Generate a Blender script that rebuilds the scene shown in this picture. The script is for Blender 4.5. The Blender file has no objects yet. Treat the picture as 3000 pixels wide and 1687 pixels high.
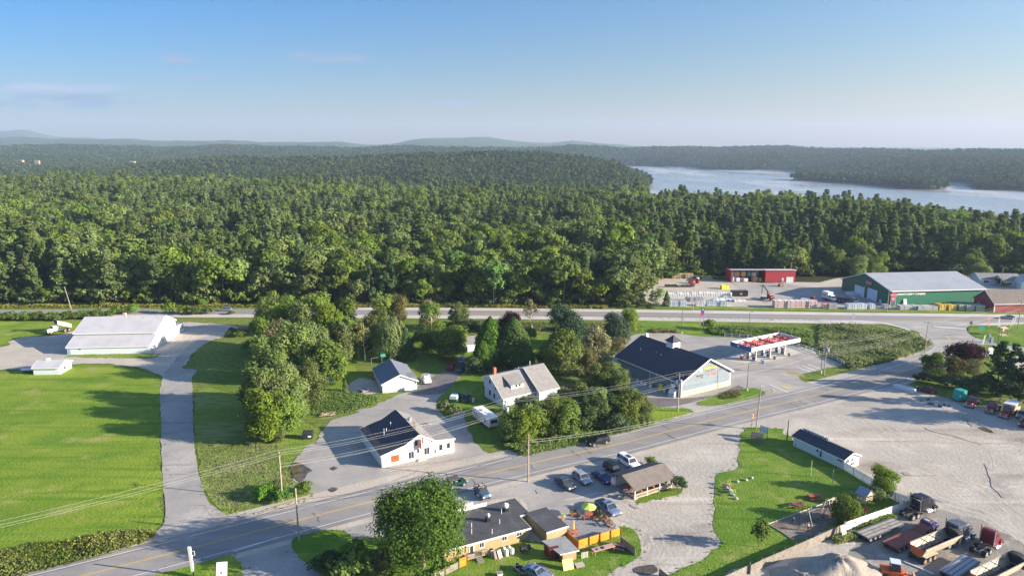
import bpy, bmesh, math, random
import numpy as np
from mathutils import Vector, Matrix, geometry

# ------------------------------------------------------------------ camera, world, sun, exposure
scene = bpy.context.scene
H = 62.0; FPX = 2027.0; PITCH = math.atan((843.5 - 430) / FPX)
cam_d = bpy.data.cameras.new('camera'); cam = bpy.data.objects.new('camera', cam_d)
scene.collection.objects.link(cam); scene.camera = cam
cam.location = (0, 0, H); cam.rotation_euler = (math.pi / 2 - PITCH, 0, 0)
cam_d.sensor_width = 36; cam_d.lens = 36 * FPX / 3000; cam_d.clip_start = 0.5; cam_d.clip_end = 60000
SUN_EL = math.radians(16.5); SUN_AZ = math.radians(101.2)
W = bpy.data.worlds.new('World'); scene.world = W; W.use_nodes = True
nt = W.node_tree; nt.nodes.clear()
sky = nt.nodes.new('ShaderNodeTexSky'); sky.sky_type = 'NISHITA'; sky.sun_disc = False
sky.sun_elevation = SUN_EL; sky.sun_rotation = SUN_AZ; sky.altitude = 60
sky.air_density = 1.0; sky.dust_density = 0.7; sky.ozone_density = 4.5
bg = nt.nodes.new('ShaderNodeBackground'); bg.inputs[1].default_value = 0.062
wo = nt.nodes.new('ShaderNodeOutputWorld')
def _n(t, **k):
    n = nt.nodes.new(t)
    for a, v in k.items(): setattr(n, a, v)
    return n
def _math(op, a, b=None, clamp=False):
    n = _n('ShaderNodeMath', operation=op, use_clamp=clamp)
    for i, v in enumerate((a, b)):
        if v is None: continue
        if isinstance(v, (int, float)): n.inputs[i].default_value = v
        else: nt.links.new(v, n.inputs[i])
    return n.outputs[0]
def _cmix(f, a, b, mode='MIX'):
    n = _n('ShaderNodeMix', data_type='RGBA', blend_type=mode); cs = [q for q in n.inputs if q.type == 'RGBA']
    if isinstance(f, float): n.inputs['Factor'].default_value = f
    else: nt.links.new(f, n.inputs['Factor'])
    for i, v in zip(cs, (a, b)):
        if isinstance(v, tuple): i.default_value = (*v, 1)
        else: nt.links.new(v, i)
    return [q for q in n.outputs if q.type == 'RGBA'][0]
# air tint: blush low toward the sun side, deeper blue higher up, overhead brightened as fill, then faint cloud wisps
sp = _n('ShaderNodeSeparateXYZ'); nt.links.new(_n('ShaderNodeTexCoord').outputs['Generated'], sp.inputs[0]); dx, dy, dz = sp.outputs
fx = _math('MULTIPLY', _math('ADD', dx, .6), .84, True); fz = _math('POWER', _math('MULTIPLY', dz, 5.2, True), .8)
tint = _cmix(fz, _cmix(fx, (.80,.63,.60), (1.28,.75,.47)), _cmix(fx, (.20,.60,.86), (.92,.95,.92)))
tint = _cmix(_math('MULTIPLY', _math('SUBTRACT', dz, .22), 2.5, True), tint, (1.6,1.5,1.45))  # sky above the view made brighter than natural, added fill for the shadows
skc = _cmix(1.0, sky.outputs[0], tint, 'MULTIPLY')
yy = _math('MAXIMUM', dy, .2); cu_ = _math('DIVIDE', dx, yy); cw_ = _math('DIVIDE', dz, yy)
cv = _n('ShaderNodeCombineXYZ'); nt.links.new(_math('MULTIPLY', cu_, 9.0), cv.inputs[0]); nt.links.new(_math('MULTIPLY', cw_, 60.0), cv.inputs[1])
cn = _n('ShaderNodeTexNoise'); cn.inputs['Scale'].default_value = 1.6; cn.inputs['Detail'].default_value = 6; nt.links.new(cv.outputs[0], cn.inputs['Vector'])
nz_ = _math('MULTIPLY', _math('SUBTRACT', cn.outputs['Fac'], .42), 4.0, True); front = _math('MULTIPLY', dy, 5.0, True)
for u0, w0, su, sw, st, col in ((-.67,.079,.16,.010,.5,(2.7,3.1,4.1)), (-.66,.062,.19,.016,.45,(1.5,2.2,3.3)), (-.45,.119,.05,.007,.5,(1.9,2.4,3.5)), (-.427,.093,.05,.005,.4,(1.9,2.4,3.5)), (-.258,.121,.07,.010,.5,(1.8,2.35,3.4)), (-.07,.060,.08,.006,.35,(2.1,2.6,3.6))):
    a = _math('POWER', _math('DIVIDE', _math('SUBTRACT', cu_, u0), su), 2.0); b = _math('POWER', _math('DIVIDE', _math('SUBTRACT', cw_, w0), sw), 2.0)
    m_ = _math('SUBTRACT', 1.0, _math('ADD', a, b), True)
    skc = _cmix(_math('MULTIPLY', _math('MULTIPLY', _math('MULTIPLY', m_, nz_), st*4.0, True), front), skc, tuple(c*1.0 for c in col))
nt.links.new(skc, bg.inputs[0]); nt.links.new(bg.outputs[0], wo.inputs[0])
sun_d = bpy.data.lights.new('sun', 'SUN'); sun = bpy.data.objects.new('sun', sun_d)
scene.collection.objects.link(sun)
sun_d.energy = 5.0; sun_d.angle = math.radians(0.5); sun_d.color = (1.0, 0.87, 0.70)
sdir = Vector((math.sin(SUN_AZ) * math.cos(SUN_EL), math.cos(SUN_AZ) * math.cos(SUN_EL), math.sin(SUN_EL)))
sun.rotation_euler = sdir.to_track_quat('Z', 'Y').to_euler(); sun.location = (200, -40, 120)
scene.view_settings.view_transform = 'Standard'; scene.view_settings.look = 'None'
scene.view_settings.exposure = 1.68; scene.view_settings.gamma = 1.0
scene.cycles.max_bounces = 5; scene.cycles.diffuse_bounces = 2; scene.cycles.glossy_bounces = 2
scene.cycles.transparent_max_bounces = 6; scene.cycles.volume_bounces = 0

# ------------------------------------------------------------------ survey helpers: photo reading -> ground position
ZR = dict(z1=(0,850,.23328),z2=(600,850,.23328),z3=(1000,1050,.24155),z4=(1250,850,.23328),z5=(1350,1000,.23328),z6=(1780,930,.23328),z7=(1800,760,.23292),z8=(2400,760,.23328),
y1=(1050,1350,.23256),y2=(1500,1300,.26709),y3=(2000,1350,.23256),y4=(2500,1350,.23256),y5=(2150,1180,.20704),y6=(2550,980,.20699),y7=(0,1400,.23292),y8=(500,1180,.28986),
w6=(2600,960,.20704),w7=(500,1480,.23292),w8=(2700,1180,.15182),w4=(0,560,.27195),w5=(1000,560,.27195),D=(0,0,1.1646),F=(0,0,1),
c1=(2840,920,.11042),c2=(2500,810,.0854),c3=(2130,960,.08929),c4=(2840,780,.10349),c5=(1130,1270,.06211),c6=(1520,1600,.09317))
CP, SP = math.cos(PITCH), math.sin(PITCH)
def ray(k, x, y):
    a, b, s = ZR[k]; x = a + x * s; y = b + y * s
    u = (x - 1500) / FPX; v = -(y - 843.5) / FPX
    return Vector((u, CP + v * SP, -SP + v * CP))
def g(k, x, y, z=0.0):
    d = ray(k, x, y); t = (z - H) / d.z
    return Vector((d.x * t, d.y * t, z))
def onplane(A, B, k, x, y, off=0.0):
    """reading on the vertical plane through A-B shifted off to the left -> (u, z)"""
    e = (B - A); e.z = 0; e.normalize(); n = Vector((-e.y, e.x, 0))
    d = ray(k, x, y); t = (A.dot(n) + off) / d.dot(n)
    q = Vector((0, 0, H)) + d * t
    return (q - A).dot(e), q.z
def px_of(X, Y, Z=0.0):
    yc = Y * CP - (Z - H) * SP; vc = Y * SP + (Z - H) * CP
    return 1500 + FPX * X / yc, 843.5 - FPX * vc / yc
def pts(*segs):
    out = []
    for k, ps in segs:
        out += [g(k, *q) for q in ps]
    return out

# ------------------------------------------------------------------ materials
MATS = {}
def _noise(nt, scale, detail=3, coord='pos', rough=.55, stretch=None):
    n = nt.nodes.new('ShaderNodeTexNoise'); n.inputs['Scale'].default_value = scale
    n.inputs['Detail'].default_value = detail; n.inputs['Roughness'].default_value = rough
    if coord == 'pos':
        c = nt.nodes.new('ShaderNodeNewGeometry').outputs['Position']
    else:
        c = nt.nodes.new('ShaderNodeTexCoord').outputs['Object']
    if stretch:
        m = nt.nodes.new('ShaderNodeMapping'); m.inputs['Rotation'].default_value[2] = math.radians(stretch[0])
        m.inputs['Scale'].default_value = stretch[1]
        nt.links.new(c, m.inputs[0]); c = m.outputs[0]
    nt.links.new(c, n.inputs['Vector']); return n.outputs['Fac']
def _ramp(nt, fac, lo, hi):
    m = nt.nodes.new('ShaderNodeMapRange'); m.inputs[1].default_value = lo; m.inputs[2].default_value = hi
    nt.links.new(fac, m.inputs[0]); return m.outputs[0]
def _mix(nt, fac, a, b):
    m = nt.nodes.new('ShaderNodeMix'); m.data_type = 'RGBA'
    if fac is not None and not isinstance(fac, float): nt.links.new(fac, m.inputs['Factor'])
    elif fac is not None: m.inputs['Factor'].default_value = fac
    for s, v in (('A', a), ('B', b)):
        i = [q for q in m.inputs if q.name == s and q.type == 'RGBA'][0]
        if isinstance(v, tuple): i.default_value = (*v[:3], 1)
        else: nt.links.new(v, i)
    return [q for q in m.outputs if q.type == 'RGBA'][0]
def mat(name, col, rough=.75, layers=(), metal=0.0, bump=0.0, bscale=3.0, coord='pos', spec=.5, stripes=None):
    """layers: (color, noise scale, lo, hi[, stretch]) painted over one another"""
    if name in MATS: return MATS[name]
    m = bpy.data.materials.new(name); m.use_nodes = True; nt = m.node_tree
    p = nt.nodes['Principled BSDF']; p.inputs['Roughness'].default_value = rough
    p.inputs['Metallic'].default_value = metal
    p.inputs['Specular IOR Level'].default_value = spec
    p.inputs['Base Color'].default_value = (*col, 1)
    c = tuple(col)
    for L in layers:
        f = _ramp(nt, _noise(nt, L[1], 4, coord, stretch=L[4] if len(L) > 4 else None), L[2], L[3])
        c = _mix(nt, f, c, tuple(L[0]))
    if stripes:   # (axis vector in object space, period, color, width)
        tc = nt.nodes.new('ShaderNodeTexCoord'); dp = nt.nodes.new('ShaderNodeVectorMath'); dp.operation = 'DOT_PRODUCT'
        nt.links.new(tc.outputs['Object'], dp.inputs[0]); dp.inputs[1].default_value = stripes[0]
        mm = nt.nodes.new('ShaderNodeMath'); mm.operation = 'DIVIDE'; nt.links.new(dp.outputs['Value'], mm.inputs[0]); mm.inputs[1].default_value = stripes[1]
        fr = nt.nodes.new('ShaderNodeMath'); fr.operation = 'FRACT'; nt.links.new(mm.outputs[0], fr.inputs[0])
        lt = nt.nodes.new('ShaderNodeMath'); lt.operation = 'LESS_THAN'; nt.links.new(fr.outputs[0], lt.inputs[0]); lt.inputs[1].default_value = stripes[3]
        c = _mix(nt, lt.outputs[0], c, tuple(stripes[2]))
    if not isinstance(c, tuple): nt.links.new(c, p.inputs['Base Color'])
    if bump:
        b = nt.nodes.new('ShaderNodeBump'); b.inputs['Strength'].default_value = bump; b.inputs['Distance'].default_value = .3
        nt.links.new(_noise(nt, bscale, 5, coord), b.inputs['Height']); nt.links.new(b.outputs[0], p.inputs['Normal'])
    MATS[name] = m; return m
def leafmat(name, a, b, trans=.4):
    if name in MATS: return MATS[name]
    m = bpy.data.materials.new(name); m.use_nodes = True; nt = m.node_tree; nt.nodes.clear()
    o = nt.nodes.new('ShaderNodeOutputMaterial'); ms = nt.nodes.new('ShaderNodeMixShader'); ms.inputs[0].default_value = trans
    d = nt.nodes.new('ShaderNodeBsdfDiffuse'); t = nt.nodes.new('ShaderNodeBsdfTranslucent')
    at = nt.nodes.new('ShaderNodeAttribute'); at.attribute_name = 'tint'
    oi = nt.nodes.new('ShaderNodeObjectInfo')
    c = _mix(nt, at.outputs['Fac'], a, b)
    hs = nt.nodes.new('ShaderNodeHueSaturation')
    r1 = nt.nodes.new('ShaderNodeMapRange'); nt.links.new(oi.outputs['Random'], r1.inputs[0]); r1.inputs[3].default_value = .49; r1.inputs[4].default_value = .517
    mu = nt.nodes.new('ShaderNodeMath'); mu.operation = 'MULTIPLY'; nt.links.new(oi.outputs['Random'], mu.inputs[0]); mu.inputs[1].default_value = 7.31
    fr = nt.nodes.new('ShaderNodeMath'); fr.operation = 'FRACT'; nt.links.new(mu.outputs[0], fr.inputs[0])
    r2 = nt.nodes.new('ShaderNodeMapRange'); nt.links.new(fr.outputs[0], r2.inputs[0]); r2.inputs[3].default_value = .72; r2.inputs[4].default_value = 1.22
    mu3 = nt.nodes.new('ShaderNodeMath'); mu3.operation = 'MULTIPLY'; nt.links.new(oi.outputs['Random'], mu3.inputs[0]); mu3.inputs[1].default_value = 23.7
    fr3 = nt.nodes.new('ShaderNodeMath'); fr3.operation = 'FRACT'; nt.links.new(mu3.outputs[0], fr3.inputs[0])
    r3 = nt.nodes.new('ShaderNodeMapRange'); nt.links.new(fr3.outputs[0], r3.inputs[0]); r3.inputs[3].default_value = .75; r3.inputs[4].default_value = 1.02
    nt.links.new(r1.outputs[0], hs.inputs['Hue']); nt.links.new(r3.outputs[0], hs.inputs['Saturation']); nt.links.new(r2.outputs[0], hs.inputs['Value']); nt.links.new(c, hs.inputs['Color'])
    for s in (d, t): nt.links.new(hs.outputs[0], s.inputs['Color'])
    nt.links.new(d.outputs[0], ms.inputs[1]); nt.links.new(t.outputs[0], ms.inputs[2]); nt.links.new(ms.outputs[0], o.inputs[0])
    MATS[name] = m; return m
def C(name, col, rough=.6, metal=0.0, spec=.5): return mat(name, col, rough, metal=metal, spec=spec)

white = mat('white_paint', (.70,.70,.68), .6, [((.58,.58,.56), .8, .55, .8)])
trimw = C('white_trim', (.76,.76,.74), .5)
glass = C('window_glass', (.03,.04,.05), .12)
black = C('black_paint', (.018,.018,.02), .35)
rubber = C('rubber', (.02,.02,.022), .9)
steel = C('bare_steel', (.45,.46,.48), .4, .6)
chrome = C('chrome', (.75,.76,.78), .18, .9)
grey = C('grey_paint', (.30,.31,.33), .5)
dkgrey = C('dark_grey_paint', (.07,.075,.085), .5)
wood = mat('weathered_wood', (.27,.24,.20), .85, [((.17,.15,.13), 1.5, .4, .7)])
newwood = mat('new_lumber', (.55,.42,.24), .8, [((.42,.32,.19), 3, .4, .7)], stripes=((0,0,1), .12, (.22,.16,.10), .22))
polewood = mat('pole_wood', (.40,.33,.26), .9, [((.27,.22,.18), .8, .4, .7)])
concrete = mat('concrete', (.50,.48,.44), .85, [((.38,.37,.34), .5, .4, .7)])
redpaint = C('red_paint', (.42,.02,.02), .35)
orange = C('orange_paint', (.62,.10,.015), .5)
yellow = C('yellow_paint', (.80,.60,.03), .5)
blue = C('blue_paint', (.03,.10,.45), .4)
lampw = C('lamp_lens', (.75,.78,.8), .15)
lampr = C('tail_lens', (.20,.008,.008), .2)
plastic_w = mat('white_wrap', (.78,.78,.77), .4, [((.6,.62,.66), 1.2, .5, .75)])
bark = mat('bark', (.20,.16,.12), .95, [((.12,.10,.08), 2.0, .4, .7)])
birch = mat('pale_bark', (.55,.50,.43), .9, [((.30,.27,.22), 2.5, .5, .7)])

# ------------------------------------------------------------------ mesh builder
class MB:
    def __init__(s): s.v = []; s.f = []; s.m = []
    def face(s, ps, m=0):
        i = len(s.v); s.v += [tuple(p) for p in ps]; s.f.append(tuple(range(i, i + len(ps)))); s.m.append(m)
    def box(s, x0, y0, z0, x1, y1, z1, m=0):
        i = len(s.v)
        s.v += [(x0,y0,z0),(x1,y0,z0),(x1,y1,z0),(x0,y1,z0),(x0,y0,z1),(x1,y0,z1),(x1,y1,z1),(x0,y1,z1)]
        for q in ((3,2,1,0),(4,5,6,7),(0,1,5,4),(1,2,6,5),(2,3,7,6),(3,0,4,7)):
            s.f.append(tuple(i + j for j in q)); s.m.append(m)
        return s
    def hexa(s, b, t, m=0):
        """b,t: four bottom and four top points, counter-clockwise"""
        i = len(s.v); s.v += [tuple(p) for p in list(b) + list(t)]
        for q in ((3,2,1,0),(4,5,6,7),(0,1,5,4),(1,2,6,5),(2,3,7,6),(3,0,4,7)):
            s.f.append(tuple(i + j for j in q)); s.m.append(m)
        return s
    def slab(s, p4, th, m=0):
        n = (Vector(p4[1]) - Vector(p4[0])).cross(Vector(p4[2]) - Vector(p4[0])).normalized()
        if n.z < 0: n = -n; p4 = p4[::-1]
        return s.hexa([Vector(q) - n * th for q in p4], p4, m)
    def bar(s, a, b, w, h=None, m=0):
        a = Vector(a); b = Vector(b); h = h or w; d = (b - a).normalized()
        up = Vector((0,0,1)) if abs(d.z) < .95 else Vector((1,0,0))
        l = d.cross(up).normalized() * (w/2); u = l.cross(d).normalized() * (h/2)
        return s.hexa([a+l-u, b+l-u, b-l-u, a-l-u], [a+l+u, b+l+u, b-l+u, a-l+u], m)
    def cyl(s, a, b, r0, r1=None, n=10, m=0, caps=True):
        a = Vector(a); b = Vector(b); r1 = r0 if r1 is None else r1; d = (b - a).normalized()
        up = Vector((0,0,1)) if abs(d.z) < .95 else Vector((1,0,0))
        e = d.cross(up).normalized(); f = d.cross(e).normalized(); i = len(s.v)
        for c, r in ((a, r0), (b, r1)):
            for k in range(n):
                t = 2 * math.pi * k / n; s.v.append(tuple(c + e * (math.cos(t) * r) + f * (math.sin(t) * r)))
        for k in range(n):
            s.f.append((i+k, i+(k+1) % n, i+n+(k+1) % n, i+n+k)); s.m.append(m)
        if caps:
            s.f.append(tuple(i+k for k in range(n))[::-1]); s.m.append(m)
            s.f.append(tuple(i+n+k for k in range(n))); s.m.append(m)
        return s
    def prism(s, prof, y0, y1, m=0, plane='xz'):
        """prof list of (a,b); extruded along the remaining axis"""
        def P(a, b, t): return (a, t, b) if plane == 'xz' else ((t, a, b) if plane == 'yz' else (a, b, t))
        n = len(prof); i = len(s.v)
        s.v += [P(a, b, y0) for a, b in prof] + [P(a, b, y1) for a, b in prof]
        s.f.append(tuple(range(i, i+n))); s.m.append(m); s.f.append(tuple(range(i+n, i+2*n))[::-1]); s.m.append(m)
        for k in range(n):
            s.f.append((i+k, i+n+k, i+n+(k+1) % n, i+(k+1) % n)); s.m.append(m)
        return s
    def blob(s, c, r, n=8, m=0, sc=(1,1,1), seed=0, jit=.18):
        rr = random.Random(seed); i = len(s.v); rings = max(3, n // 2)
        s.v.append((c[0], c[1], c[2] + r * sc[2]))
        for a in range(1, rings):
            ph = math.pi * a / rings
            for k in range(n):
                t = 2 * math.pi * k / n; q = r * (1 + rr.uniform(-jit, jit))
                s.v.append((c[0] + q*sc[0]*math.sin(ph)*math.cos(t), c[1] + q*sc[1]*math.sin(ph)*math.sin(t), c[2] + q*sc[2]*math.cos(ph)))
        s.v.append((c[0], c[1], c[2] - r * sc[2])); last = len(s.v) - 1
        for k in range(n): s.f.append((i, i+1+k, i+1+(k+1) % n)); s.m.append(m)
        for a in range(rings - 2):
            for k in range(n):
                p = i+1+a*n; s.f.append((p+k, p+n+k, p+n+(k+1) % n, p+(k+1) % n)); s.m.append(m)
        p = i+1+(rings-2)*n
        for k in range(n): s.f.append((p+k, last, p+(k+1) % n)); s.m.append(m)
        return s
    def build(s, name, mats, parent=None, bevel=0.0, smooth=False, fix=True, loc=None):
        if not isinstance(mats, (list, tuple)): mats = [mats]
        me = bpy.data.meshes.new(name); me.from_pydata([tuple(p) for p in s.v], [], s.f)
        for q in mats: me.materials.append(q)
        me.polygons.foreach_set('material_index', s.m)
        if fix or bevel:
            bm = bmesh.new(); bm.from_mesh(me)
            if bevel:
                bmesh.ops.remove_doubles(bm, verts=bm.verts, dist=.001)
                bmesh.ops.bevel(bm, geom=list(bm.edges), offset=bevel, segments=2 if bevel > .06 else 1, affect='EDGES', profile=.6)
            bmesh.ops.recalc_face_normals(bm, faces=bm.faces); bm.to_mesh(me); bm.free()
        if smooth: me.polygons.foreach_set('use_smooth', [True] * len(me.polygons))
        me.update()
        o = bpy.data.objects.new(name, me); scene.collection.objects.link(o)
        if parent is not None: o.parent = parent
        if loc is not None: o.location = loc
        return o
def tag(o, label, cat, group=None):
    o['label'] = label; o['category'] = cat
    if group: o['group'] = group
    return o
def thing(name, label, cat, loc=(0,0,0), rz=0.0, group=None):
    o = bpy.data.objects.new(name, None); scene.collection.objects.link(o); o.empty_display_size = .3
    o.location = loc; o.rotation_euler = (0, 0, rz); return tag(o, label, cat, group)
def struct(o): o['kind'] = 'structure'; return o
def stuff(o): o['kind'] = 'stuff'; return o
def dup(root, loc, rz, label, group=None, scale=None):
    r = root.copy(); scene.collection.objects.link(r); r.location = loc; r.rotation_euler = (0, 0, rz); r['label'] = label
    if group: r['group'] = group
    if scale is not None: r.scale = scale
    for ch in root.children:
        c = ch.copy(); scene.collection.objects.link(c); c.parent = r
        for gg in ch.children:
            d = gg.copy(); scene.collection.objects.link(d); d.parent = c
    return r
def text_part(txt, size, m, parent, loc, rot, name='lettering', width=None, ext=.02, bold=.0):
    cu = bpy.data.curves.new('t', 'FONT'); cu.body = txt; cu.size = size; cu.extrude = ext; cu.offset = bold
    cu.align_x = 'CENTER'; cu.align_y = 'CENTER'
    ob = bpy.data.objects.new('t', cu); scene.collection.objects.link(ob)
    dg = bpy.context.evaluated_depsgraph_get(); me = bpy.data.meshes.new_from_object(ob.evaluated_get(dg))
    bpy.data.objects.remove(ob); bpy.data.curves.remove(cu)
    me.materials.clear(); me.materials.append(m)
    o = bpy.data.objects.new(name, me); scene.collection.objects.link(o); o.parent = parent
    o.location = loc; o.rotation_euler = rot
    if width:
        xs = [v.co.x for v in me.vertices]; w = max(xs) - min(xs)
        o.scale = (width / w, 1, 1)
    return o

def smooth_loop(P, closed=True, step=2.0):
    """Catmull-Rom through the points"""
    out = []; n = len(P)
    rng_ = range(n if closed else n - 1)
    for i in rng_:
        p0, p1, p2, p3 = (P[(i-1) % n], P[i], P[(i+1) % n], P[(i+2) % n]) if closed else (P[max(i-1,0)], P[i], P[i+1], P[min(i+2,n-1)])
        k = max(1, int((p2 - p1).length / step))
        for j in range(k):
            t = j / k
            out.append(.5 * ((2*p1) + (p2-p0)*t + (2*p0-5*p1+4*p2-p3)*t*t + (3*p1-p0-3*p2+p3)*t*t*t))
    if not closed: out.append(P[-1].copy())
    return out
_pn = [0]
LOOPS = []
def patch(name, P, z, m, smooth=True, ragged=0.0, seed=1, step=1.2):
    _pn[0] += 1; z = z * 3 + .00002 * _pn[0]
    P = [Vector((p.x, p.y, 0)) for p in P]
    if smooth: P = smooth_loop(P, True, step)
    if ragged:
        r = random.Random(seed); Q = []; off = 0
        for i, p in enumerate(P):
            off = off * .5 + r.uniform(-1, 1) * ragged
            n = P[(i+1) % len(P)] - P[i-1]; n = Vector((-n.y, n.x, 0)).normalized(); Q.append(p + n * off)
        P = Q
    if name in ('lawn', 'field', 'verge', 'rough_grass'): LOOPS.append(P)
    tris = geometry.tessellate_polygon([P])
    me = bpy.data.meshes.new(name)
    me.from_pydata([(p.x, p.y, 0) for p in P], [], [tuple(t) for t in tris])
    bm = bmesh.new(); bm.from_mesh(me); bmesh.ops.recalc_face_normals(bm, faces=bm.faces)
    for f in bm.faces:
        if f.normal.z < 0: f.normal_flip()
    bm.to_mesh(me); bm.free()
    me.materials.append(m); o = bpy.data.objects.new(name, me); scene.collection.objects.link(o); o.location.z = z
    return struct(o)
def ribbon(name, L, a, b, z, m, th=0.0):
    """strip along polyline L between offsets a and b (left positive)"""
    _pn[0] += 1; z = z * 3 + .00002 * _pn[0]
    n = len(L); N = []
    for i in range(n):
        t = L[min(i+1, n-1)] - L[max(i-1, 0)]; N.append(Vector((-t.y, t.x, 0)).normalized())
    mb = MB()
    for i in range(n - 1):
        mb.face([L[i] + N[i]*a, L[i+1] + N[i+1]*a, L[i+1] + N[i+1]*b, L[i] + N[i]*b])
    o = mb.build(name, m, fix=False); me = o.data
    bm = bmesh.new(); bm.from_mesh(me); bmesh.ops.remove_doubles(bm, verts=bm.verts, dist=.001)
    for f in bm.faces:
        if f.normal.z < 0: f.normal_flip()
    bm.to_mesh(me); bm.free()
    for v in me.vertices: v.co.z = z
    return struct(o)
# ------------------------------------------------------------------ terrain
def hz(y, d): return 62 + (430 - y) * .000473 * d     # height of a skyline reading y at distance d
PROF = {
 -300: [(250,0),(600,2),(880,8),(1080,-6),(1600,-8),(2500,8),(3400,52),(3700,52),(4300,30),(6000,140),(7000,60),(10000,60),(13500,80),(16000,75)],
 0: [(250,0),(600,2),(880,8),(1080,-6),(1600,-8),(2500,5),(3400,52),(3700,52),(4300,20),(6000,140),(7000,60),(10000,120),(13500,hz(383,13500)),(16000,160)],
 75: [(250,0),(600,2),(880,8),(1080,-6),(1600,-8),(2500,5),(3400,52),(3700,52),(4300,20),(6000,138),(7000,60),(10000,140),(13500,hz(380,13500)),(16000,160)],
 175: [(250,0),(600,2),(880,8),(1080,-6),(1600,-5),(2500,5),(3400,52),(3700,52),(4300,20),(6000,132),(7000,60),(10000,80),(13500,hz(400,13500)),(16000,120)],
 600: [(250,0),(600,2),(860,7),(1080,-8),(1450,2),(1700,22),(2100,4),(2700,10),(3500,52),(4200,20),(6000,112),(7000,60),(12000,90),(16000,75)],
 1000: [(250,0),(600,1),(820,4),(1050,-12),(1450,10),(1700,26),(2100,0),(2700,10),(3500,50),(4200,20),(6000,98),(7000,50),(12000,110),(16000,75)],
 1145: [(250,0),(820,0),(1050,-12),(1450,12),(1700,30),(2100,0),(3500,48),(4500,20),(7000,hz(424,7000)),(9000,60),(12000,100),(16000,70)],
 1240: [(250,0),(790,0),(1000,-12),(1400,20),(1650,36),(2100,4),(3500,46),(4500,20),(7000,hz(404,7000)),(9000,60),(16000,70)],
 1400: [(250,0),(760,0),(950,-14),(1250,0),(1600,42),(2000,8),(3500,44),(4500,20),(7000,hz(402,7000)),(9000,60),(16000,70)],
 1600: [(250,0),(760,0),(950,-14),(1250,2),(1600,38),(2000,5),(3500,48),(4500,20),(7000,hz(419,7000)),(9000,60),(16000,65)],
 1670: [(250,0),(750,0),(950,-14),(1250,-2),(1550,30),(1750,20),(2100,0),(3500,50),(4500,20),(7000,hz(414,7000)),(9000,60),(16000,65)],
 1800: [(250,0),(365,0),(740,0),(900,-14),(1150,-10),(1400,12),(1600,18),(1760,4),(1830,-19),(2900,-19),(3000,0),(3500,44),(4500,20),(7000,hz(421,7000)),(9000,60),(16000,63)],
 1870: [(250,0),(365,0),(740,2),(900,-15),(1250,-14),(1400,-2),(1500,2),(1600,-19),(2900,-19),(3000,0),(3500,48),(4500,20),(7000,hz(430,7000)),(9000,60),(16000,62)],
 1925: [(250,0),(365,0),(640,3),(760,-4),(860,-16),(950,-19),(2800,-19),(2900,-2),(3500,50),(4500,20),(7000,55),(9000,60),(16000,62)],
 2000: [(250,0),(365,0),(560,3),(700,1),(830,-16),(900,-19),(2720,-19),(2800,-2),(3150,22),(3600,50),(4500,20),(7000,50),(16000,56)],
 2300: [(250,0),(365,0),(500,5),(640,1),(760,-16),(830,-19),(2350,-19),(2420,-4),(2650,22),(3400,47),(4500,10),(8000,45),(16000,52)],
 2600: [(250,0),(365,0),(460,5),(600,-1),(720,-16),(790,-19),(1800,-19),(1870,-4),(2300,20),(2900,34),(4500,5),(8000,35),(16000,46)],
 2820: [(250,0),(365,0),(420,3),(520,-2),(640,-16),(700,-19),(1520,-19),(1590,-4),(1900,18),(2500,38),(4500,5),(8000,25),(16000,40)],
 3000: [(250,0),(365,0),(420,1),(460,-4),(580,-16),(640,-19),(1240,-19),(1310,-5),(1700,16),(2300,34),(4500,5),(8000,25),(16000,38)],
 3300: [(250,0),(365,0),(440,-7),(550,-16),(610,-19),(1150,-19),(1220,-5),(1600,16),(2300,36),(4500,5),(8000,25),(16000,38)],
}
for _c in PROF: PROF[_c] = [(d, h) if d <= 7000 else (7000+(d-7000)*.45, 62+(h-62)*(7000+(d-7000)*.45)/d) for d, h in PROF[_c]]
_cols = sorted(PROF); _LY = np.log(np.concatenate([[1., 250.], np.geomspace(260, 11050, 400)]))
_tab = np.array([np.interp(_LY, np.log([q[0] for q in PROF[c]]), [q[1] for q in PROF[c]]) for c in _cols])
ISL = [(705, 1650), (735, 1600), (770, 1500), (785, 1400), (770, 1320)]      # crest line of the wooded island
def terr(X, Y):
    X = np.asarray(X, float); Y = np.asarray(Y, float); Yc = np.maximum(Y, 1.)
    p = np.clip(1500 + 2068 * X / np.maximum(Y, 240), _cols[0], _cols[-1])
    ci = np.clip(np.searchsorted(_cols, p) - 1, 0, len(_cols) - 2); ca = np.array(_cols, float)
    t = (p - ca[ci]) / (ca[ci+1] - ca[ci]); t = t * t * (3 - 2 * t) * .5 + t * .5
    ly = np.clip(np.log(Yc), _LY[0], _LY[-1]); yi = np.clip(np.searchsorted(_LY, ly) - 1, 0, len(_LY) - 2)
    s = (ly - _LY[yi]) / (_LY[yi+1] - _LY[yi])
    a = _tab[ci, yi] * (1-s) + _tab[ci, yi+1] * s; b = _tab[ci+1, yi] * (1-s) + _tab[ci+1, yi+1] * s
    h = a * (1-t) + b * t
    for i in range(len(ISL) - 1):
        (x0, y0), (x1, y1) = ISL[i], ISL[i+1]; L2 = (x1-x0)**2 + (y1-y0)**2
        u = np.clip(((X-x0)*(x1-x0) + (Y-y0)*(y1-y0)) / L2, 0, 1)
        d = np.hypot(X - x0 - u*(x1-x0), Y - y0 - u*(y1-y0))
        h = np.where((d < 55) & (Y > 1000), np.maximum(h, -19 + 11 * np.clip(1 - d/53, 0, 1) ** .55), h)
    amp = np.clip((Y - 1000) / 1500, 0, 1) * (h > -17) * np.clip((h + 17) / 12, 0, 1)
    h = h + amp * (4 * np.sin(X/137 + Y/310) + 3 * np.sin(X/71 - Y/203 + 1.3) + 1.5 * np.sin(X/31 + Y/57))
    return h
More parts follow.
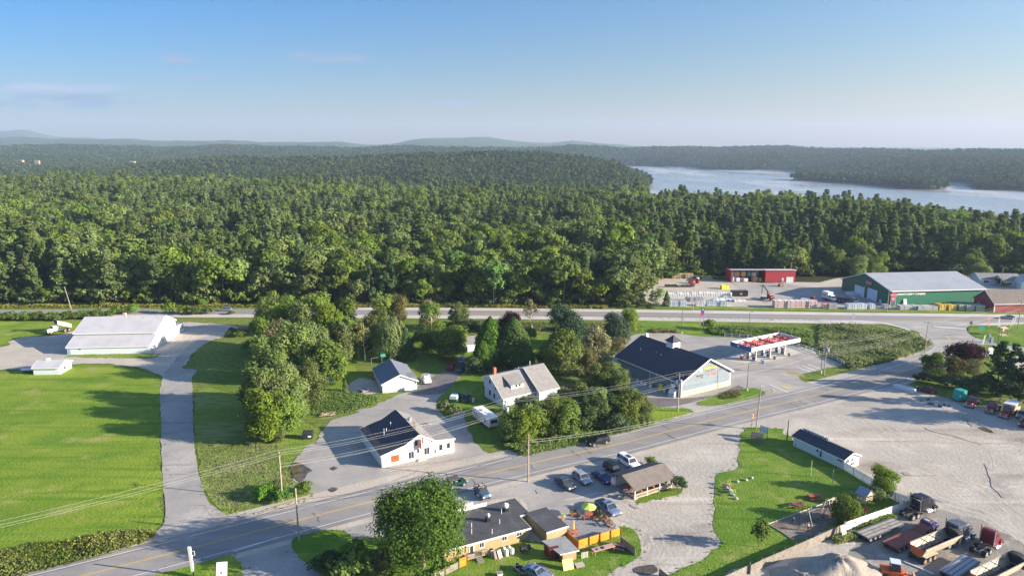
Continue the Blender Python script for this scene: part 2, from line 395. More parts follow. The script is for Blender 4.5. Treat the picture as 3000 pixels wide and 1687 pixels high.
def terr1(x, y): return float(terr(np.array([x]), np.array([y]))[0])
ya = np.concatenate([np.linspace(-60, 250, 12), np.geomspace(256, 11050, 300)])
aa = np.linspace(-1.5, 1.5, 361)
YY, AA = np.meshgrid(ya, aa, indexing='ij'); XX = AA * (YY + 160); ZZ = terr(XX, YY)
me = bpy.data.meshes.new('ground'); nR, nC = YY.shape
idx = np.arange(nR * nC).reshape(nR, nC)
F4 = np.stack([idx[:-1,:-1], idx[:-1,1:], idx[1:,1:], idx[1:,:-1]], -1).reshape(-1, 4)
me.from_pydata(np.stack([XX, YY, ZZ], -1).reshape(-1, 3).tolist(), [], F4.tolist())
me.polygons.foreach_set('use_smooth', [True] * len(me.polygons)); me.update()
ground = bpy.data.objects.new('ground', me); scene.collection.objects.link(ground); struct(ground)
# rough grass near, forest floor under the woods, closed canopy far off, mud at the river's edge
gm = bpy.data.materials.new('ground_cover'); gm.use_nodes = True; nt = gm.node_tree; P_ = nt.nodes['Principled BSDF']
P_.inputs['Roughness'].default_value = .95; P_.inputs['Specular IOR Level'].default_value = .1
c = _mix(nt, _ramp(nt, _noise(nt, .06, 4), .35, .65), (.11,.175,.022), (.20,.22,.055))
c = _mix(nt, _ramp(nt, _noise(nt, .9, 4), .4, .7), c, (.07,.125,.018))
sx = nt.nodes.new('ShaderNodeSeparateXYZ'); nt.links.new(nt.nodes.new('ShaderNodeNewGeometry').outputs['Position'], sx.inputs[0])
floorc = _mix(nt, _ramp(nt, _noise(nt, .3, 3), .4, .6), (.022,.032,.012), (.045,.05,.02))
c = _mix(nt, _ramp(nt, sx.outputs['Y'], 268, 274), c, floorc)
can = _mix(nt, _ramp(nt, _noise(nt, .07, 4), .4, .62), (.04,.075,.018), (.095,.145,.035))
can = _mix(nt, _ramp(nt, _noise(nt, .006, 3), .4, .65), can, (.05,.085,.035))
c = _mix(nt, _ramp(nt, sx.outputs['Y'], 1800, 2600), c, can)
mr = nt.nodes.new('ShaderNodeMapRange'); mr.inputs[1].default_value = -14.0; mr.inputs[2].default_value = -15.6; nt.links.new(sx.outputs['Z'], mr.inputs[0])
c = _mix(nt, mr.outputs[0], c, (.12,.10,.075)); nt.links.new(c, P_.inputs['Base Color'])
b = nt.nodes.new('ShaderNodeBump'); b.inputs['Strength'].default_value = 1.0; b.inputs['Distance'].default_value = 3.5
fb = nt.nodes.new('ShaderNodeMath'); fb.operation = 'MULTIPLY'
nt.links.new(_noise(nt, .09, 5, rough=.65), fb.inputs[0]); nt.links.new(_ramp(nt, sx.outputs['Y'], 1800, 2600), fb.inputs[1])
nt.links.new(fb.outputs[0], b.inputs['Height']); nt.links.new(b.outputs[0], P_.inputs['Normal'])
me.materials.append(gm)

# river
wm = bpy.data.materials.new('river_water'); wm.use_nodes = True; nt = wm.node_tree; p = nt.nodes['Principled BSDF']
p.inputs['Base Color'].default_value = (.05,.075,.09,1); p.inputs['IOR'].default_value = 1.33
cc = _mix(nt, _ramp(nt, _noise(nt, .006, 4, stretch=(25, (1, .35, 1))), .50, .6), (.24,.28,.32), (.45,.45,.46))
nt.links.new(cc, p.inputs['Base Color'])
rr = nt.nodes.new('ShaderNodeMapRange'); nt.links.new(_noise(nt, .009, 4, stretch=(-20, (1, .3, 1))), rr.inputs[0])
rr.inputs[1].default_value = .4; rr.inputs[2].default_value = .6; rr.inputs[3].default_value = .12; rr.inputs[4].default_value = .34
nt.links.new(rr.outputs[0], p.inputs['Roughness'])
b = nt.nodes.new('ShaderNodeBump'); b.inputs['Strength'].default_value = .35; b.inputs['Distance'].default_value = .3
nt.links.new(_noise(nt, .5, 4), b.inputs['Height']); nt.links.new(b.outputs[0], p.inputs['Normal'])
mb = MB(); mb.face([(100, 560, -15.5), (4200, 560, -15.5), (4200, 4300, -15.5), (100, 4300, -15.5)])
struct(mb.build('river', wm, fix=False))

# haze: one closed box of even pale air round everything
hm = bpy.data.materials.new('haze_air'); hm.use_nodes = True; nt = hm.node_tree; nt.nodes.clear()
o = nt.nodes.new('ShaderNodeOutputMaterial'); v = nt.nodes.new('ShaderNodeVolumePrincipled')
v.inputs['Color'].default_value = (.48,.64,.88,1); v.inputs['Density'].default_value = .0001; v.inputs['Anisotropy'].default_value = .1
nt.links.new(v.outputs[0], o.inputs['Volume'])
mb = MB(); mb.box(-18000, -400, -21, 18000, 11300, 420)
stuff(mb.build('haze', hm))

# ------------------------------------------------------------------ ground surfaces
M_asph = mat('worn_asphalt', (.33,.31,.285), .9, [((.26,.25,.24), .25, .4, .65), ((.41,.385,.345), .08, .45, .65), ((.29,.275,.26), 2.2, .45, .7), ((.22,.21,.2), .35, .63, .68, (25, (.08, 1.3, 1)))], bump=.1, spec=.3)
M_road = mat('road_asphalt', (.27,.255,.245), .9, [((.21,.20,.20), .35, .35, .65, (30, (.06, 1.4, 1))), ((.33,.31,.285), .10, .5, .75), ((.23,.22,.21), 3, .5, .8), ((.17,.165,.16), .6, .66, .70)], spec=.3)
M_hwy = mat('highway_lane', (.27,.255,.255), .9, [((.22,.21,.215), .3, .4, .65, (0, (.05, 1.5, 1)))], spec=.3)
M_sh = mat('pale_shoulder', (.52,.48,.43), .9, [((.43,.4,.36), .15, .4, .7)], spec=.3)
M_gravel = mat('gravel', (.45,.395,.325), .95, [((.38,.35,.31), .07, .45, .62), ((.51,.47,.40), .2, .5, .75), ((.30,.275,.245), .6, .60, .78), ((.36,.33,.29), 3.0, .5, .8), ((.36,.33,.29), .35, .60, .68, (20, (.06, 1.2, 1)))], bump=.25, bscale=2, spec=.2)
M_gravel2 = mat('yard_gravel', (.42,.375,.315), .95, [((.38,.35,.31), .06, .42, .6, (35, (.25, 1, 1))), ((.50,.46,.40), .14, .5, .7), ((.23,.20,.175), .11, .55, .70, (38, (.3, 1, 1))), ((.36,.33,.29), 2.5, .5, .8), ((.33,.30,.265), .30, .61, .66, (38, (.05, 1.3, 1))), ((.52,.48,.42), .22, .62, .70, (52, (.05, 1.1, 1))), ((.36,.32,.28), .4, .64, .69, (-25, (.07, 1.3, 1)))], bump=.3, bscale=1.5, spec=.2)
M_lawn = mat('mown_lawn', (.095,.185,.018), .95, [((.17,.24,.035), .08, .40, .60), ((.065,.155,.012), .5, .5, .75), ((.26,.27,.09), .22, .57, .72), ((.17,.24,.04), 2.5, .5, .8), ((.07,.16,.012), .5, .55, .7, (60, (.12, 1.4, 1)))], bump=.5, bscale=3, spec=.1)
M_field = mat('field_grass', (.125,.215,.018), .95, [((.23,.30,.03), .028, .38, .58), ((.085,.185,.014), .11, .48, .70), ((.30,.29,.09), .14, .56, .70), ((.21,.26,.06), 1.6, .5, .8), ((.07,.14,.015), 3, .58, .85), ((.10,.195,.016), .45, .50, .66, (75, (.07, 1.2, 1))), ((.21,.275,.04), .38, .58, .74, (75, (.06, 1.1, 1)))], bump=.6, bscale=2, spec=.1)
M_rough = mat('rough_grass', (.17,.25,.035), .95, [((.27,.29,.09), .10, .42, .62), ((.10,.17,.02), .8, .45, .68, (78, (.25, 1.6, 1))), ((.34,.31,.15), .5, .62, .8), ((.30,.29,.13), 2.0, .55, .85)], bump=.8, bscale=2.5, spec=.1)
M_dirt = mat('bare_dirt', (.20,.155,.115), .95, [((.12,.095,.075), .5, .4, .65), ((.3,.25,.19), .2, .55, .75)], bump=.4)
M_darkasph = mat('fresh_asphalt', (.16,.15,.15), .9, [((.12,.115,.12), .4, .4, .65)], spec=.3)
M_mark_w = mat('white_marking', (.72,.72,.70), .7, [((.45,.44,.43), 1.5, .58, .8)])
M_mark_y = mat('yellow_marking', (.62,.44,.06), .7, [((.42,.34,.15), 1.2, .55, .8)])

RC = smooth_loop([g('F', *q) for q in ((242,1687),(600,1596),(874,1525),(1100,1467),(1550,1359),(1818,1300),(1943,1268),(2142,1217),(2380,1161),(2550,1117),(2640,1090),(2703,1068),(2752,1045),(2781,1022),(2783,1000),(2768,978),(2748,958),(2735,940))], False, 3.0)
d0 = (RC[0] - RC[4]).normalized(); RC = [RC[0] + d0 * k for k in (90, 60, 30)] + RC
ribbon('road_shoulder', RC[:-4], 8.0, -6.5, .020, M_gravel)
ribbon('main_road', RC[:-2], 5.0, -5.0, .034, M_road)
iend = len(RC) - 12
mk = ribbon('road_marking', RC[:iend], 3.82, 3.70, .040, M_mark_w)
ribbon('road_marking', RC[:iend], -3.70, -3.82, .040, M_mark_w)
ribbon('road_marking', RC[:iend+6], .18, .07, .040, M_mark_y); ribbon('road_marking', RC[:iend+6], -.07, -.18, .040, M_mark_y)

HC = smooth_loop([g('F', *q) for q in ((-500,917),(0,916),(443,914),(700,914),(1100,916),(1400,917.7),(1900,923),(2400,930.5),(3000,937.5),(3400,942))], False, 8.0)
ribbon('highway_shoulder', HC, 8.6, -8.8, .030, M_sh); ribbon('highway', HC, 4.0, -4.0, .050, M_hwy)
for a, b, mm in ((4.0,3.85,M_mark_w), (-3.85,-4.0,M_mark_w), (.20,.08,M_mark_y), (-.08,-.20,M_mark_y)): ribbon('highway_marking', HC, a, b, .058, mm)
# intersection apron
patch('intersection_apron', pts(('z8', [(0,775),(500,780),(900,835),(1180,895),(1330,960),(1430,1050),(1450,1090),(1380,1150),(1100,1230),(700,1340),(980,1430),(1300,1330),(1480,1250),(1700,1200),(1950,1180),(1985,1090),(1960,990),(1900,950),(1850,880),(1900,830),(2150,800),(2572,790),(2700,790),(2700,760),(1500,740),(0,735)])), .038, M_asph)
patch('side_street', pts(('z8', [(1900,960),(1975,985),(2200,1050),(2400,1090),(2572,1105),(2900,1110),(2900,1190),(2572,1175),(2420,1150),(2250,1095),(2100,1075),(1985,1080),(1900,1060)])), .039, M_asph)
# driveway on the left
patch('driveway', pts(('z1', [(2700,560),(2500,610),(2400,670),(2270,790),(2140,960),(2060,1060),(2030,1150),(2000,1300),(2010,1449)]), ('D', [(405,1050),(406,1150),(412,1250),(414,1312),(380,1352),(420,1358),(600,1312),(640,1296),(578,1296),(528,1268),(512,1235),(497,1180),(487,1100),(485,1000),(484,950)]), ('z1', [(2470,1000),(2290,985),(2320,900),(2420,800),(2572,680),(2720,600)])), .030, M_asph, ragged=.12)
patch('gravel_lot', pts(('F', [(-200,1020),(0,1018),(30,999),(70,987),(165,981),(240,965),(350,955),(480,948),(540,944),(600,946),(640,950),(700,958),(700,968),(660,976),(645,990),(600,992),(575,1000),(556,1035),(535,1080),(500,1092),(478,1105),(440,1088),(385,1074),(300,1066),(215,1066),(100,1078),(0,1082),(-200,1085)])), .016, M_gravel, ragged=.5)
patch('field', pts(('F', [(-300,1082),(0,1085),(100,1082),(215,1070),(300,1071),(385,1080),(440,1094),(473,1115),(470,1180),(470,1300),(476,1400),(482,1500),(480,1530),(455,1560),(400,1585),(250,1632),(0,1690),(-300,1760)])), .022, M_field, ragged=.4)
patch('field', pts(('F', [(-300,940),(0,938),(150,935),(240,940),(225,965),(165,978),(70,985),(25,997),(0,1010),(-300,1012)])), .012, M_field, ragged=.3)
patch('rough_grass', pts(('y8', [(235,200),(250,300),(280,550),(320,800),(370,900),(460,1020),(560,1110),(700,1150),(900,1100),(1100,1050),(1440,965),(1400,880),(1280,820),(1200,730),(1205,610),(1320,500),(1500,330),(1300,150),(900,0),(400,-150),(250,-80)])), .014, M_rough, ragged=.3)
patch('restaurant_lot', pts(('y8', [(1440,980),(1400,880),(1290,825),(1215,720),(1208,620),(1330,490),(1490,350),(1560,225),(1640,165),(1900,90)]), ('z3', [(0,650),(350,600),(450,540),(530,525),(700,440),(870,380),(950,300),(960,200),(1060,180),(1150,210),(1250,160),(1300,110),(1450,60),(1530,110),(1440,210),(1330,340),(1190,450),(1160,560),(1200,640),(1290,720),(1420,640),(1520,640),(1500,760),(1520,870),(1600,960),(1700,1080),(1800,1150),(2000,1230),(1300,1440),(900,1600)]), ('y8', [(2000,900),(1600,990)])), .018, M_asph, ragged=.4)
patch('paved_drive', pts(('z3', [(870,430),(940,330),(1080,240),(1250,160),(1300,110),(1450,50),(1530,110),(1440,210),(1330,340),(1200,430)])), .024, M_darkasph)
patch('lawn', pts(('z4', [(-500,560),(-300,700),(-100,760),(100,800),(500,820),(640,980),(500,1000),(330,1180),(170,1340),(150,1449),(700,1449),(700,1200),(620,1000),(640,700),(0,500)])), .010, M_lawn, ragged=.3)
patch('lawn', pts(('z4', [(1250,560),(1450,590),(1480,700),(1400,780),(1300,850),(1240,700)])), .012, M_field)
patch('lawn', pts(('z2', [(1500,1449),(1620,1240),(1900,1300),(2250,1290),(2120,1150),(1900,1000),(2000,900),(2300,900),(2576,1000),(2700,900),(2400,700),(1800,750),(1500,1000),(1300,1300)])), .011, M_field, ragged=.3)
patch('gravel_pad', pts(('z2', [(1800,1260),(1850,1150),(2000,1100),(2150,1150),(2230,1260),(2060,1310)])), .018, M_gravel, ragged=.3)
# store forecourt
patch('store_forecourt', pts(('z6', [(300,230),(420,205),(560,198),(870,200),(1080,228),(1300,245),(1450,248),(1760,262),(2240,335),(2572,420)]), ('z8', [(0,1215),(160,1260),(290,1320),(240,1345),(100,1360),(0,1390)]), ('z6', [(2470,705),(2405,745),(2450,800),(2572,830),(2700,850),(2700,930),(2300,1000),(2060,1050),(1900,1080),(1600,1130),(1200,1160),(900,1150),(640,1130),(520,1060),(470,1000),(250,800),(100,700),(60,500),(250,300)])), .022, M_asph, smooth=True)
patch('fresh_asphalt', pts(('z6', [(480,1010),(920,1020),(1380,975),(1530,900),(1640,850),(1720,890),(1400,970),(1050,1070),(880,1110),(640,1130)])), .027, M_darkasph, smooth=False)
patch('pump_apron', pts(('z6', [(1430,520),(1620,450),(2250,380),(2420,440),(2200,520),(1860,590),(1640,570)])), .028, concrete, smooth=False)
patch('lawn', pts(('z6', [(1110,1085),(1380,975),(1560,940),(1740,885),(1850,885),(1940,920),(1980,965),(1900,1000),(1700,1050),(1500,1090),(1250,1110)])), .030, M_lawn, ragged=.2)
patch('lawn', pts(('z6', [(440,980),(560,1080),(680,1135),(900,1130),(1050,1160),(1085,1190),(900,1240),(600,1330),(300,1430),(0,1500),(0,1300),(300,1150)])), .026, M_field, ragged=.35)
patch('lawn', pts(('z6', [(380,30),(2900,45),(2900,75),(2576,80),(1800,70),(1300,100),(1180,140),(1290,215),(1440,238),(1300,238),(1050,222),(860,192),(560,190),(400,200),(420,100)])), .012, M_field, ragged=.3)
# south side gravel with lawns laid into it
side = [p for p in RC[2:-16]]
Ls = [p - Vector((-(RC[i+3]-RC[i+1]).y, (RC[i+3]-RC[i+1]).x, 0)).normalized() * 4.6 for i, p in enumerate(RC[2:-16])]
patch('gravel_lot', Ls[::3] + pts(('D', [(2290,960),(2310,985),(2420,1010),(2600,1060),(2800,1110),(3100,1150)])) + [Vector((200,60,0)), Vector((60,40,0)), Vector((-60,60,0))], .014, M_gravel2, smooth=False)
patch('parking_asphalt', pts(('y1', [(-150,730),(330,605),(1200,325)]), ('y2', [(0,388),(560,250),(1170,112),(1330,90),(1340,250),(1290,450),(1270,640),(1100,650),(900,640),(560,770),(380,700),(200,745)]), ('y1', [(2130,640),(2000,440),(1260,600),(900,720),(250,930),(-150,960)])), .0155, M_asph, ragged=.3)
patch('truck_yard', pts(('y4', [(0,1050),(350,760),(800,620),(1150,640),(1500,700),(1850,880),(2200,1050),(2200,1600),(300,1600),(0,1400)])), .0158, mat('oily_gravel', (.26,.235,.205), .9, [((.18,.165,.15), .25, .42, .6), ((.36,.33,.29), .5, .52, .7)], bump=.3), ragged=.6)
patch('rough_grass', pts(('z1', [(860,815),(1885,795),(2000,820),(1900,860),(1300,850),(830,835)])), .0175, M_rough, ragged=.3)
patch('gravel_lot', pts(('w6', [(1640,545),(1700,450),(1850,400),(2100,420),(2300,470),(2300,760),(1900,780),(1700,640)])), .016, M_gravel)
patch('verge', pts(('w6', [(140,740),(250,690),(420,690),(520,640),(520,560),(700,540),(1200,560),(1500,640),(1900,760),(2300,900),(2300,1150),(1900,1000),(1500,920),(1300,900),(900,960),(800,880),(500,850),(340,820),(200,790)])), .018, M_lawn, ragged=.3)
patch('lawn', pts(('z8', [(1865,870),(1930,845),(2150,838),(2400,825),(2700,815),(2900,820),(2900,1080),(2572,1085),(2350,1078),(2150,1030),(1990,985),(1900,940)])), .043, M_lawn, ragged=.3)
patch('lawn', pts(('z8', [(1965,1090),(2100,1080),(2230,1098),(2400,1155),(2440,1180),(2330,1200),(2200,1290),(2080,1330),(1960,1290),(1940,1180)])), .043, M_lawn, ragged=.3)
patch('lawn', pts(('w7', [(-300,900),(0,795),(230,735),(420,682),(700,625),(800,632),(850,680),(905,790),(900,889),(700,1150),(-300,1150)])), .020, M_field, ragged=.2)
patch('asphalt_drive', pts(('w7', [(700,640),(1100,540),(1500,445),(1800,340),(2100,300),(2500,260),(2700,500),(2000,950),(1500,1100),(800,1100),(900,800),(850,680)])), .017, M_asph, ragged=.3)
patch('lawn', pts(('w7', [(1500,460),(1560,400),(1800,332),(2030,302),(2200,340),(2350,420)]), ('y1', [(250,960),(900,1050),(1330,1200),(1680,1110),(1980,1000)]), ('y2', [(390,1090),(600,1200),(760,1150),(1150,1000),(1190,915),(1290,920),(1400,1060),(1385,1220),(1300,1290),(1180,1360),(1040,1449),(900,1600)]), ('D', [(1300,1560),(900,1560),(830,1460)]), ('w7', [(1850,820),(1620,660),(1520,540)])), .021, M_lawn, ragged=.3)
patch('lawn', pts(('y2', [(1335,640),(1400,600),(1720,490),(1880,500),(1880,545),(1640,595),(1460,645),(1370,660)])), .022, M_lawn, ragged=.3)
patch('lawn', pts(('y5', [(130,400),(200,352),(330,345),(500,360),(680,372),(720,440),(830,480),(850,560),(1200,720),(1560,910),(2010,1130),(2420,1340)]), ('y4', [(765,430),(520,560),(0,870)]), ('y3', [(2150,800),(1960,800),(1560,1000),(900,1290),(500,1449),(300,1560),(-100,1560)]), ('D', [(1655,1460)]), ('y3', [(60,1340),(200,1280),(440,1090),(500,1000),(440,900),(410,800),(400,600),(395,440),(400,260),(430,170)]), ('y5', [(10,930),(60,800),(110,700),(70,560),(80,440)])), .026, M_lawn, ragged=.35)
patch('play_area', pts(('y3', [(1080,800),(1450,665),(1930,485),(2150,520),(2100,720),(1900,790),(1650,930),(1550,985),(1390,1005),(1250,900)])), .034, M_dirt, smooth=False, ragged=.05)
patch('lumber_yard', pts(('z7', [(330,330),(430,235),(1000,235),(1430,262),(1900,300),(2300,285),(2576,290)]), ('z8', [(200,240),(430,210),(1000,180),(2000,200),(2100,300),(2572,330),(2800,340),(2800,500),(2300,560),(2200,640),(1500,640),(880,625),(0,612)]), ('z7', [(2000,605),(1400,592),(690,588),(420,590)])), .015, M_gravel, smooth=False)
patch('lumber_yard_paving', pts(('z7', [(1450,290),(2100,300),(2576,360)]), ('z8', [(430,330),(600,520),(880,590),(880,610),(0,600)]), ('z7', [(1900,560),(1650,420)])), .019, M_asph, smooth=False)
patch('verge', pts(('F', [(-300,897),(600,895),(1400,894),(1850,899),(2400,910),(3000,919),(3300,921),(3300,905),(3000,912),(2400,904),(1950,893),(1800,888),(1300,884),(600,884),(-300,886)])), .012, M_rough, ragged=.5)
# puddles, oil and tar
pud = mat('puddle_water', (.14,.10,.055), .08, [((.06,.05,.035), .8, .4, .6)])
for nm, seg in (('puddle', ('y8', [(1205,640),(1250,600),(1330,620),(1390,660),(1445,690),(1390,710),(1360,760),(1320,800),(1260,770),(1220,700)])),
                ('puddle', ('w8', [(640,240),(760,210),(900,240),(1130,320),(1060,350),(900,350),(760,300)])),
                ('puddle', ('w8', [(1100,490),(1200,470),(1330,530),(1400,590),(1280,560)])),
                ('puddle', ('y2', [(1330,1370),(1450,1340),(1560,1330),(1600,1400),(1480,1440),(1380,1430)])),
                ('puddle', ('y8', [(1590,880),(1640,855),(1690,870),(1640,905)])),
                ('puddle', ('y8', [(1610,660),(1650,645),(1690,660),(1650,685)]))):
    patch(nm, pts(seg), .041, pud, ragged=.12, step=.7)
for seg in (('w8', [(880,380),(950,330),(1060,350),(1130,390),(1060,460),(980,470)]), ('w7', [(440,0),(560,60),(760,190),(650,215),(520,160)]), ('w8',[(40,460),(200,530),(560,620),(860,700),(1200,800),(1180,820),(800,700),(400,600),(100,520)]), ('y2', [(1290,655),(1320,680),(1390,712),(1360,715),(1300,690)]), ('y2', [(250,510),(290,495),(310,530),(280,550)]), ('y4', [(1650,30),(1900,300),(2000,420),(1880,460),(1750,330),(1680,150)]), ('y4', [(600,150),(690,140),(730,190),(650,180)]), ('y4', [(940,455),(1100,480),(1220,520),(1120,525)])):
    patch('damp_patch', pts(seg), .036, mat('damp_gravel', (.30,.27,.235), .8, [((.42,.385,.33), .6, .45, .6), ((.22,.2,.175), .9, .6, .7)]), ragged=.25, step=.8)
# painted arrows and bays
def paint(nm, k, ps, m=M_mark_w, z=.036): return patch(nm, pts((k, ps)), z, m, smooth=False)
for a, b in (((565,212),(650,262)), ((680,212),(745,260)), ((780,205),(845,260)), ((875,205),(940,260))):
    paint('bay_marking', 'z6', [a, (a[0]+9,a[1]), (b[0]+9,b[1]), b], M_mark_y)
paint('bay_marking', 'z6', [(2025,845),(2035,843),(2270,940),(2255,943)])
paint('turn_arrow', 'z6', [(2180,870),(2230,868),(2225,880),(2300,880),(2310,895),(2240,897),(2180,878)], M_mark_y); paint('turn_arrow', 'z6', [(2055,900),(2100,915),(2110,940),(2050,945),(2085,930)], M_mark_y)
for k in range(8):
    x = 2250 + k * 28; paint('bay_marking', 'z6', [(x, 648+k*10), (x+8, 648+k*10), (x+22, 712+k*6), (x+14, 712+k*6)], M_mark_y)
for x in (2370, 2440, 2510): paint('bay_marking', 'z6', [(x, 625-(x-2370)*.22), (x+8, 622-(x-2370)*.22), (x+175, 680-(x-2370)*.22), (x+165, 684-(x-2370)*.22)])
paint('stop_line', 'z8', [(1430,848),(1440,842),(1640,858),(1820,872),(1850,880),(1640,866)], M_mark_w, .045)
paint('bay_marking', 'w7', [(780,590),(782,580),(1360,400),(1365,406)])
paint('bay_marking', 'z8', [(0,768),(500,772),(850,800),(1150,890),(1130,892),(840,806),(500,778),(0,774)], M_mark_w, .044)

# wheel tracks worn into the gravel
trk = mat('wheel_track', (.385,.35,.30), .95, [((.34,.31,.265), .8, .4, .55), ((.44,.4,.34), .35, .48, .56)]); trl = mat('wheel_track_pale', (.47,.43,.37), .95, [((.42,.385,.33), .35, .45, .55)])
for i, (k, ps, w) in enumerate((('y2',[(1130,30),(1350,60),(1560,110),(1720,170),(1860,190)],.5),('y2',[(1290,90),(1480,130),(1700,150),(1860,130)],.4),('y2',[(1300,665),(1400,720),(1560,770),(1720,790),(1860,870)],.45),('y2',[(1150,860),(1300,900),(1450,1000),(1500,1130),(1400,1300)],.6),('y2',[(1240,820),(1420,880),(1580,1000),(1620,1150),(1540,1300)],.6),('y2',[(600,640),(760,620),(1000,560),(1250,640),(1420,760)],.5),
    ('y5',[(1100,60),(1400,150),(1750,260),(2100,420),(2415,620)],.7),('y5',[(1200,40),(1500,110),(1850,210),(2200,350),(2415,470)],.7),('y5',[(800,300),(1050,250),(1400,330),(1900,560),(2300,800)],.5),('y4',[(700,60),(1000,180),(1350,300),(1750,330),(2150,480)],.6),('y4',[(500,0),(900,120),(1300,210),(1700,420),(2150,760)],.7),('y4',[(1050,470),(1300,560),(1600,640),(1900,800),(2150,1000)],.6),('w8',[(0,470),(400,640),(900,760),(1200,900),(1300,1200),(1250,1449)],.5),('w8',[(300,1000),(700,1010),(1050,890),(1500,820),(1976,800)],.5),('z1',[(0,900),(300,860),(800,900),(1400,900),(1900,960),(2100,1060)],.7),('z1',[(1950,830),(2250,700),(2400,560),(2700,470)],.7),('z3',[(560,1350),(800,1330),(1200,1270),(1500,1190)],.4))):
    L_ = smooth_loop([g(k, *q) for q in ps], False, 2.0)
    for o_ in (-.9, .9): ribbon('wheel_track', L_, o_+w*.4, o_-w*.4, .0375 if k == 'z3' else .0172 if k[0] != 'z' else .0185, trl if i % 3 == 2 else trk)

tar = C('tar_seal', (.075,.072,.07), .6); rk = random.Random(8)
for i in range(16):
    j = rk.randint(12, len(RC)-30); nn = RC[j+1]-RC[j]; nn = Vector((-nn.y, nn.x, 0)).normalized(); tt = Vector((nn.y, -nn.x, 0)); a0 = rk.uniform(-5, 1); ln = rk.uniform(2.5, 5); P = [RC[j] + nn*(a0+ln*q/5) + tt*rk.uniform(-.35,.35) for q in range(6)]
    ribbon('sealed_crack', P, .07, -.07, .0375, tar)
for i in range(22):
    x = rk.uniform(1150, 2500); y_ = 929 + (x-1400)*.008 + (1 if x > 1900 else 0); a = g('F', x, y_+2); P = [a, a + Vector((rk.uniform(-1,1),1.6,0)), a + Vector((rk.uniform(-2,2),3.4,0))]
    ribbon('sealed_crack', P, .10, -.10, .0355, tar)
# ------------------------------------------------------------------ trees
L_dec = leafmat('leaf_maple', (0.102,0.174,0.020), (0.241,0.312,0.050))
L_dec2 = leafmat('leaf_oak', (0.095,0.153,0.023), (0.222,0.269,0.056))
L_lite = leafmat('leaf_bright', (0.090,0.204,0.017), (0.204,0.336,0.042))
L_pine = leafmat('needle_pine', (0.076,0.153,0.036), (0.227,0.286,0.082))
L_spr = leafmat('needle_dark', (0.033,0.083,0.027), (0.105,0.165,0.053))
L_ced = leafmat('needle_cedar', (0.060,0.150,0.021), (0.180,0.300,0.053))
L_wil = leafmat('leaf_willow', (0.144,0.228,0.054), (0.312,0.384,0.132))
L_pur = leafmat('leaf_purple', (0.022,0.008,0.012), (0.070,0.020,0.030), .2)
L_tan = leafmat('leaf_fading', (0.156,0.168,0.048), (0.312,0.276,0.108))
L_map = leafmat('leaf_big_maple', (.07,.14,.022), (.19,.28,.055))
L_far = leafmat('leaf_far_wood', (.062,.105,.028), (.12,.17,.05))
L_weed = leafmat('weed_leaf', (0.096,0.156,0.024), (0.240,0.276,0.072))
L_gold = leafmat('goldenrod', (0.204,0.192,0.024), (0.432,0.336,0.036))

def cards(Cn, Nn, size, rng, asp=1.0, droop=0.0):
    n = len(Cn); r = rng.normal(size=(n, 3)); Nn = Nn / np.maximum(np.linalg.norm(Nn, axis=1, keepdims=True), 1e-6)
    if droop: r = r * (1 - droop) + np.array([0, 0, -1.0]) * droop * 3
    u = r - Nn * (r * Nn).sum(1, keepdims=True); u /= np.maximum(np.linalg.norm(u, axis=1, keepdims=True), 1e-6)
    v = np.cross(Nn, u); s = (size * rng.uniform(.6, 1.35, n))[:, None] * .5
    a = u * s * asp; b = v * s
    return np.stack([Cn - a - b*.4, Cn - b*.1*0 + a*0 - b, Cn + a + b*.4*0, Cn + b], 1).reshape(-1, 3)
def crown_mesh(name, V, tint, m, extra=None):
    """quads V (4n,3), one tint per quad"""
    nq = len(V) // 4; me = bpy.data.meshes.new(name)
    me.vertices.add(4*nq); me.vertices.foreach_set('co', V.astype(np.float32).ravel())
    me.loops.add(4*nq); me.loops.foreach_set('vertex_index', np.arange(4*nq, dtype=np.int32))
    me.polygons.add(nq); me.polygons.foreach_set('loop_start', np.arange(0, 4*nq, 4, dtype=np.int32))
    at = me.attributes.new('tint', 'FLOAT', 'FACE'); at.data.foreach_set('value', np.clip(tint, 0, 1).astype(np.float32))
    me.materials.append(m); me.update(calc_edges=True); me.validate(); return me
def unit(a): return a / np.maximum(np.linalg.norm(a, axis=-1, keepdims=True), 1e-6)
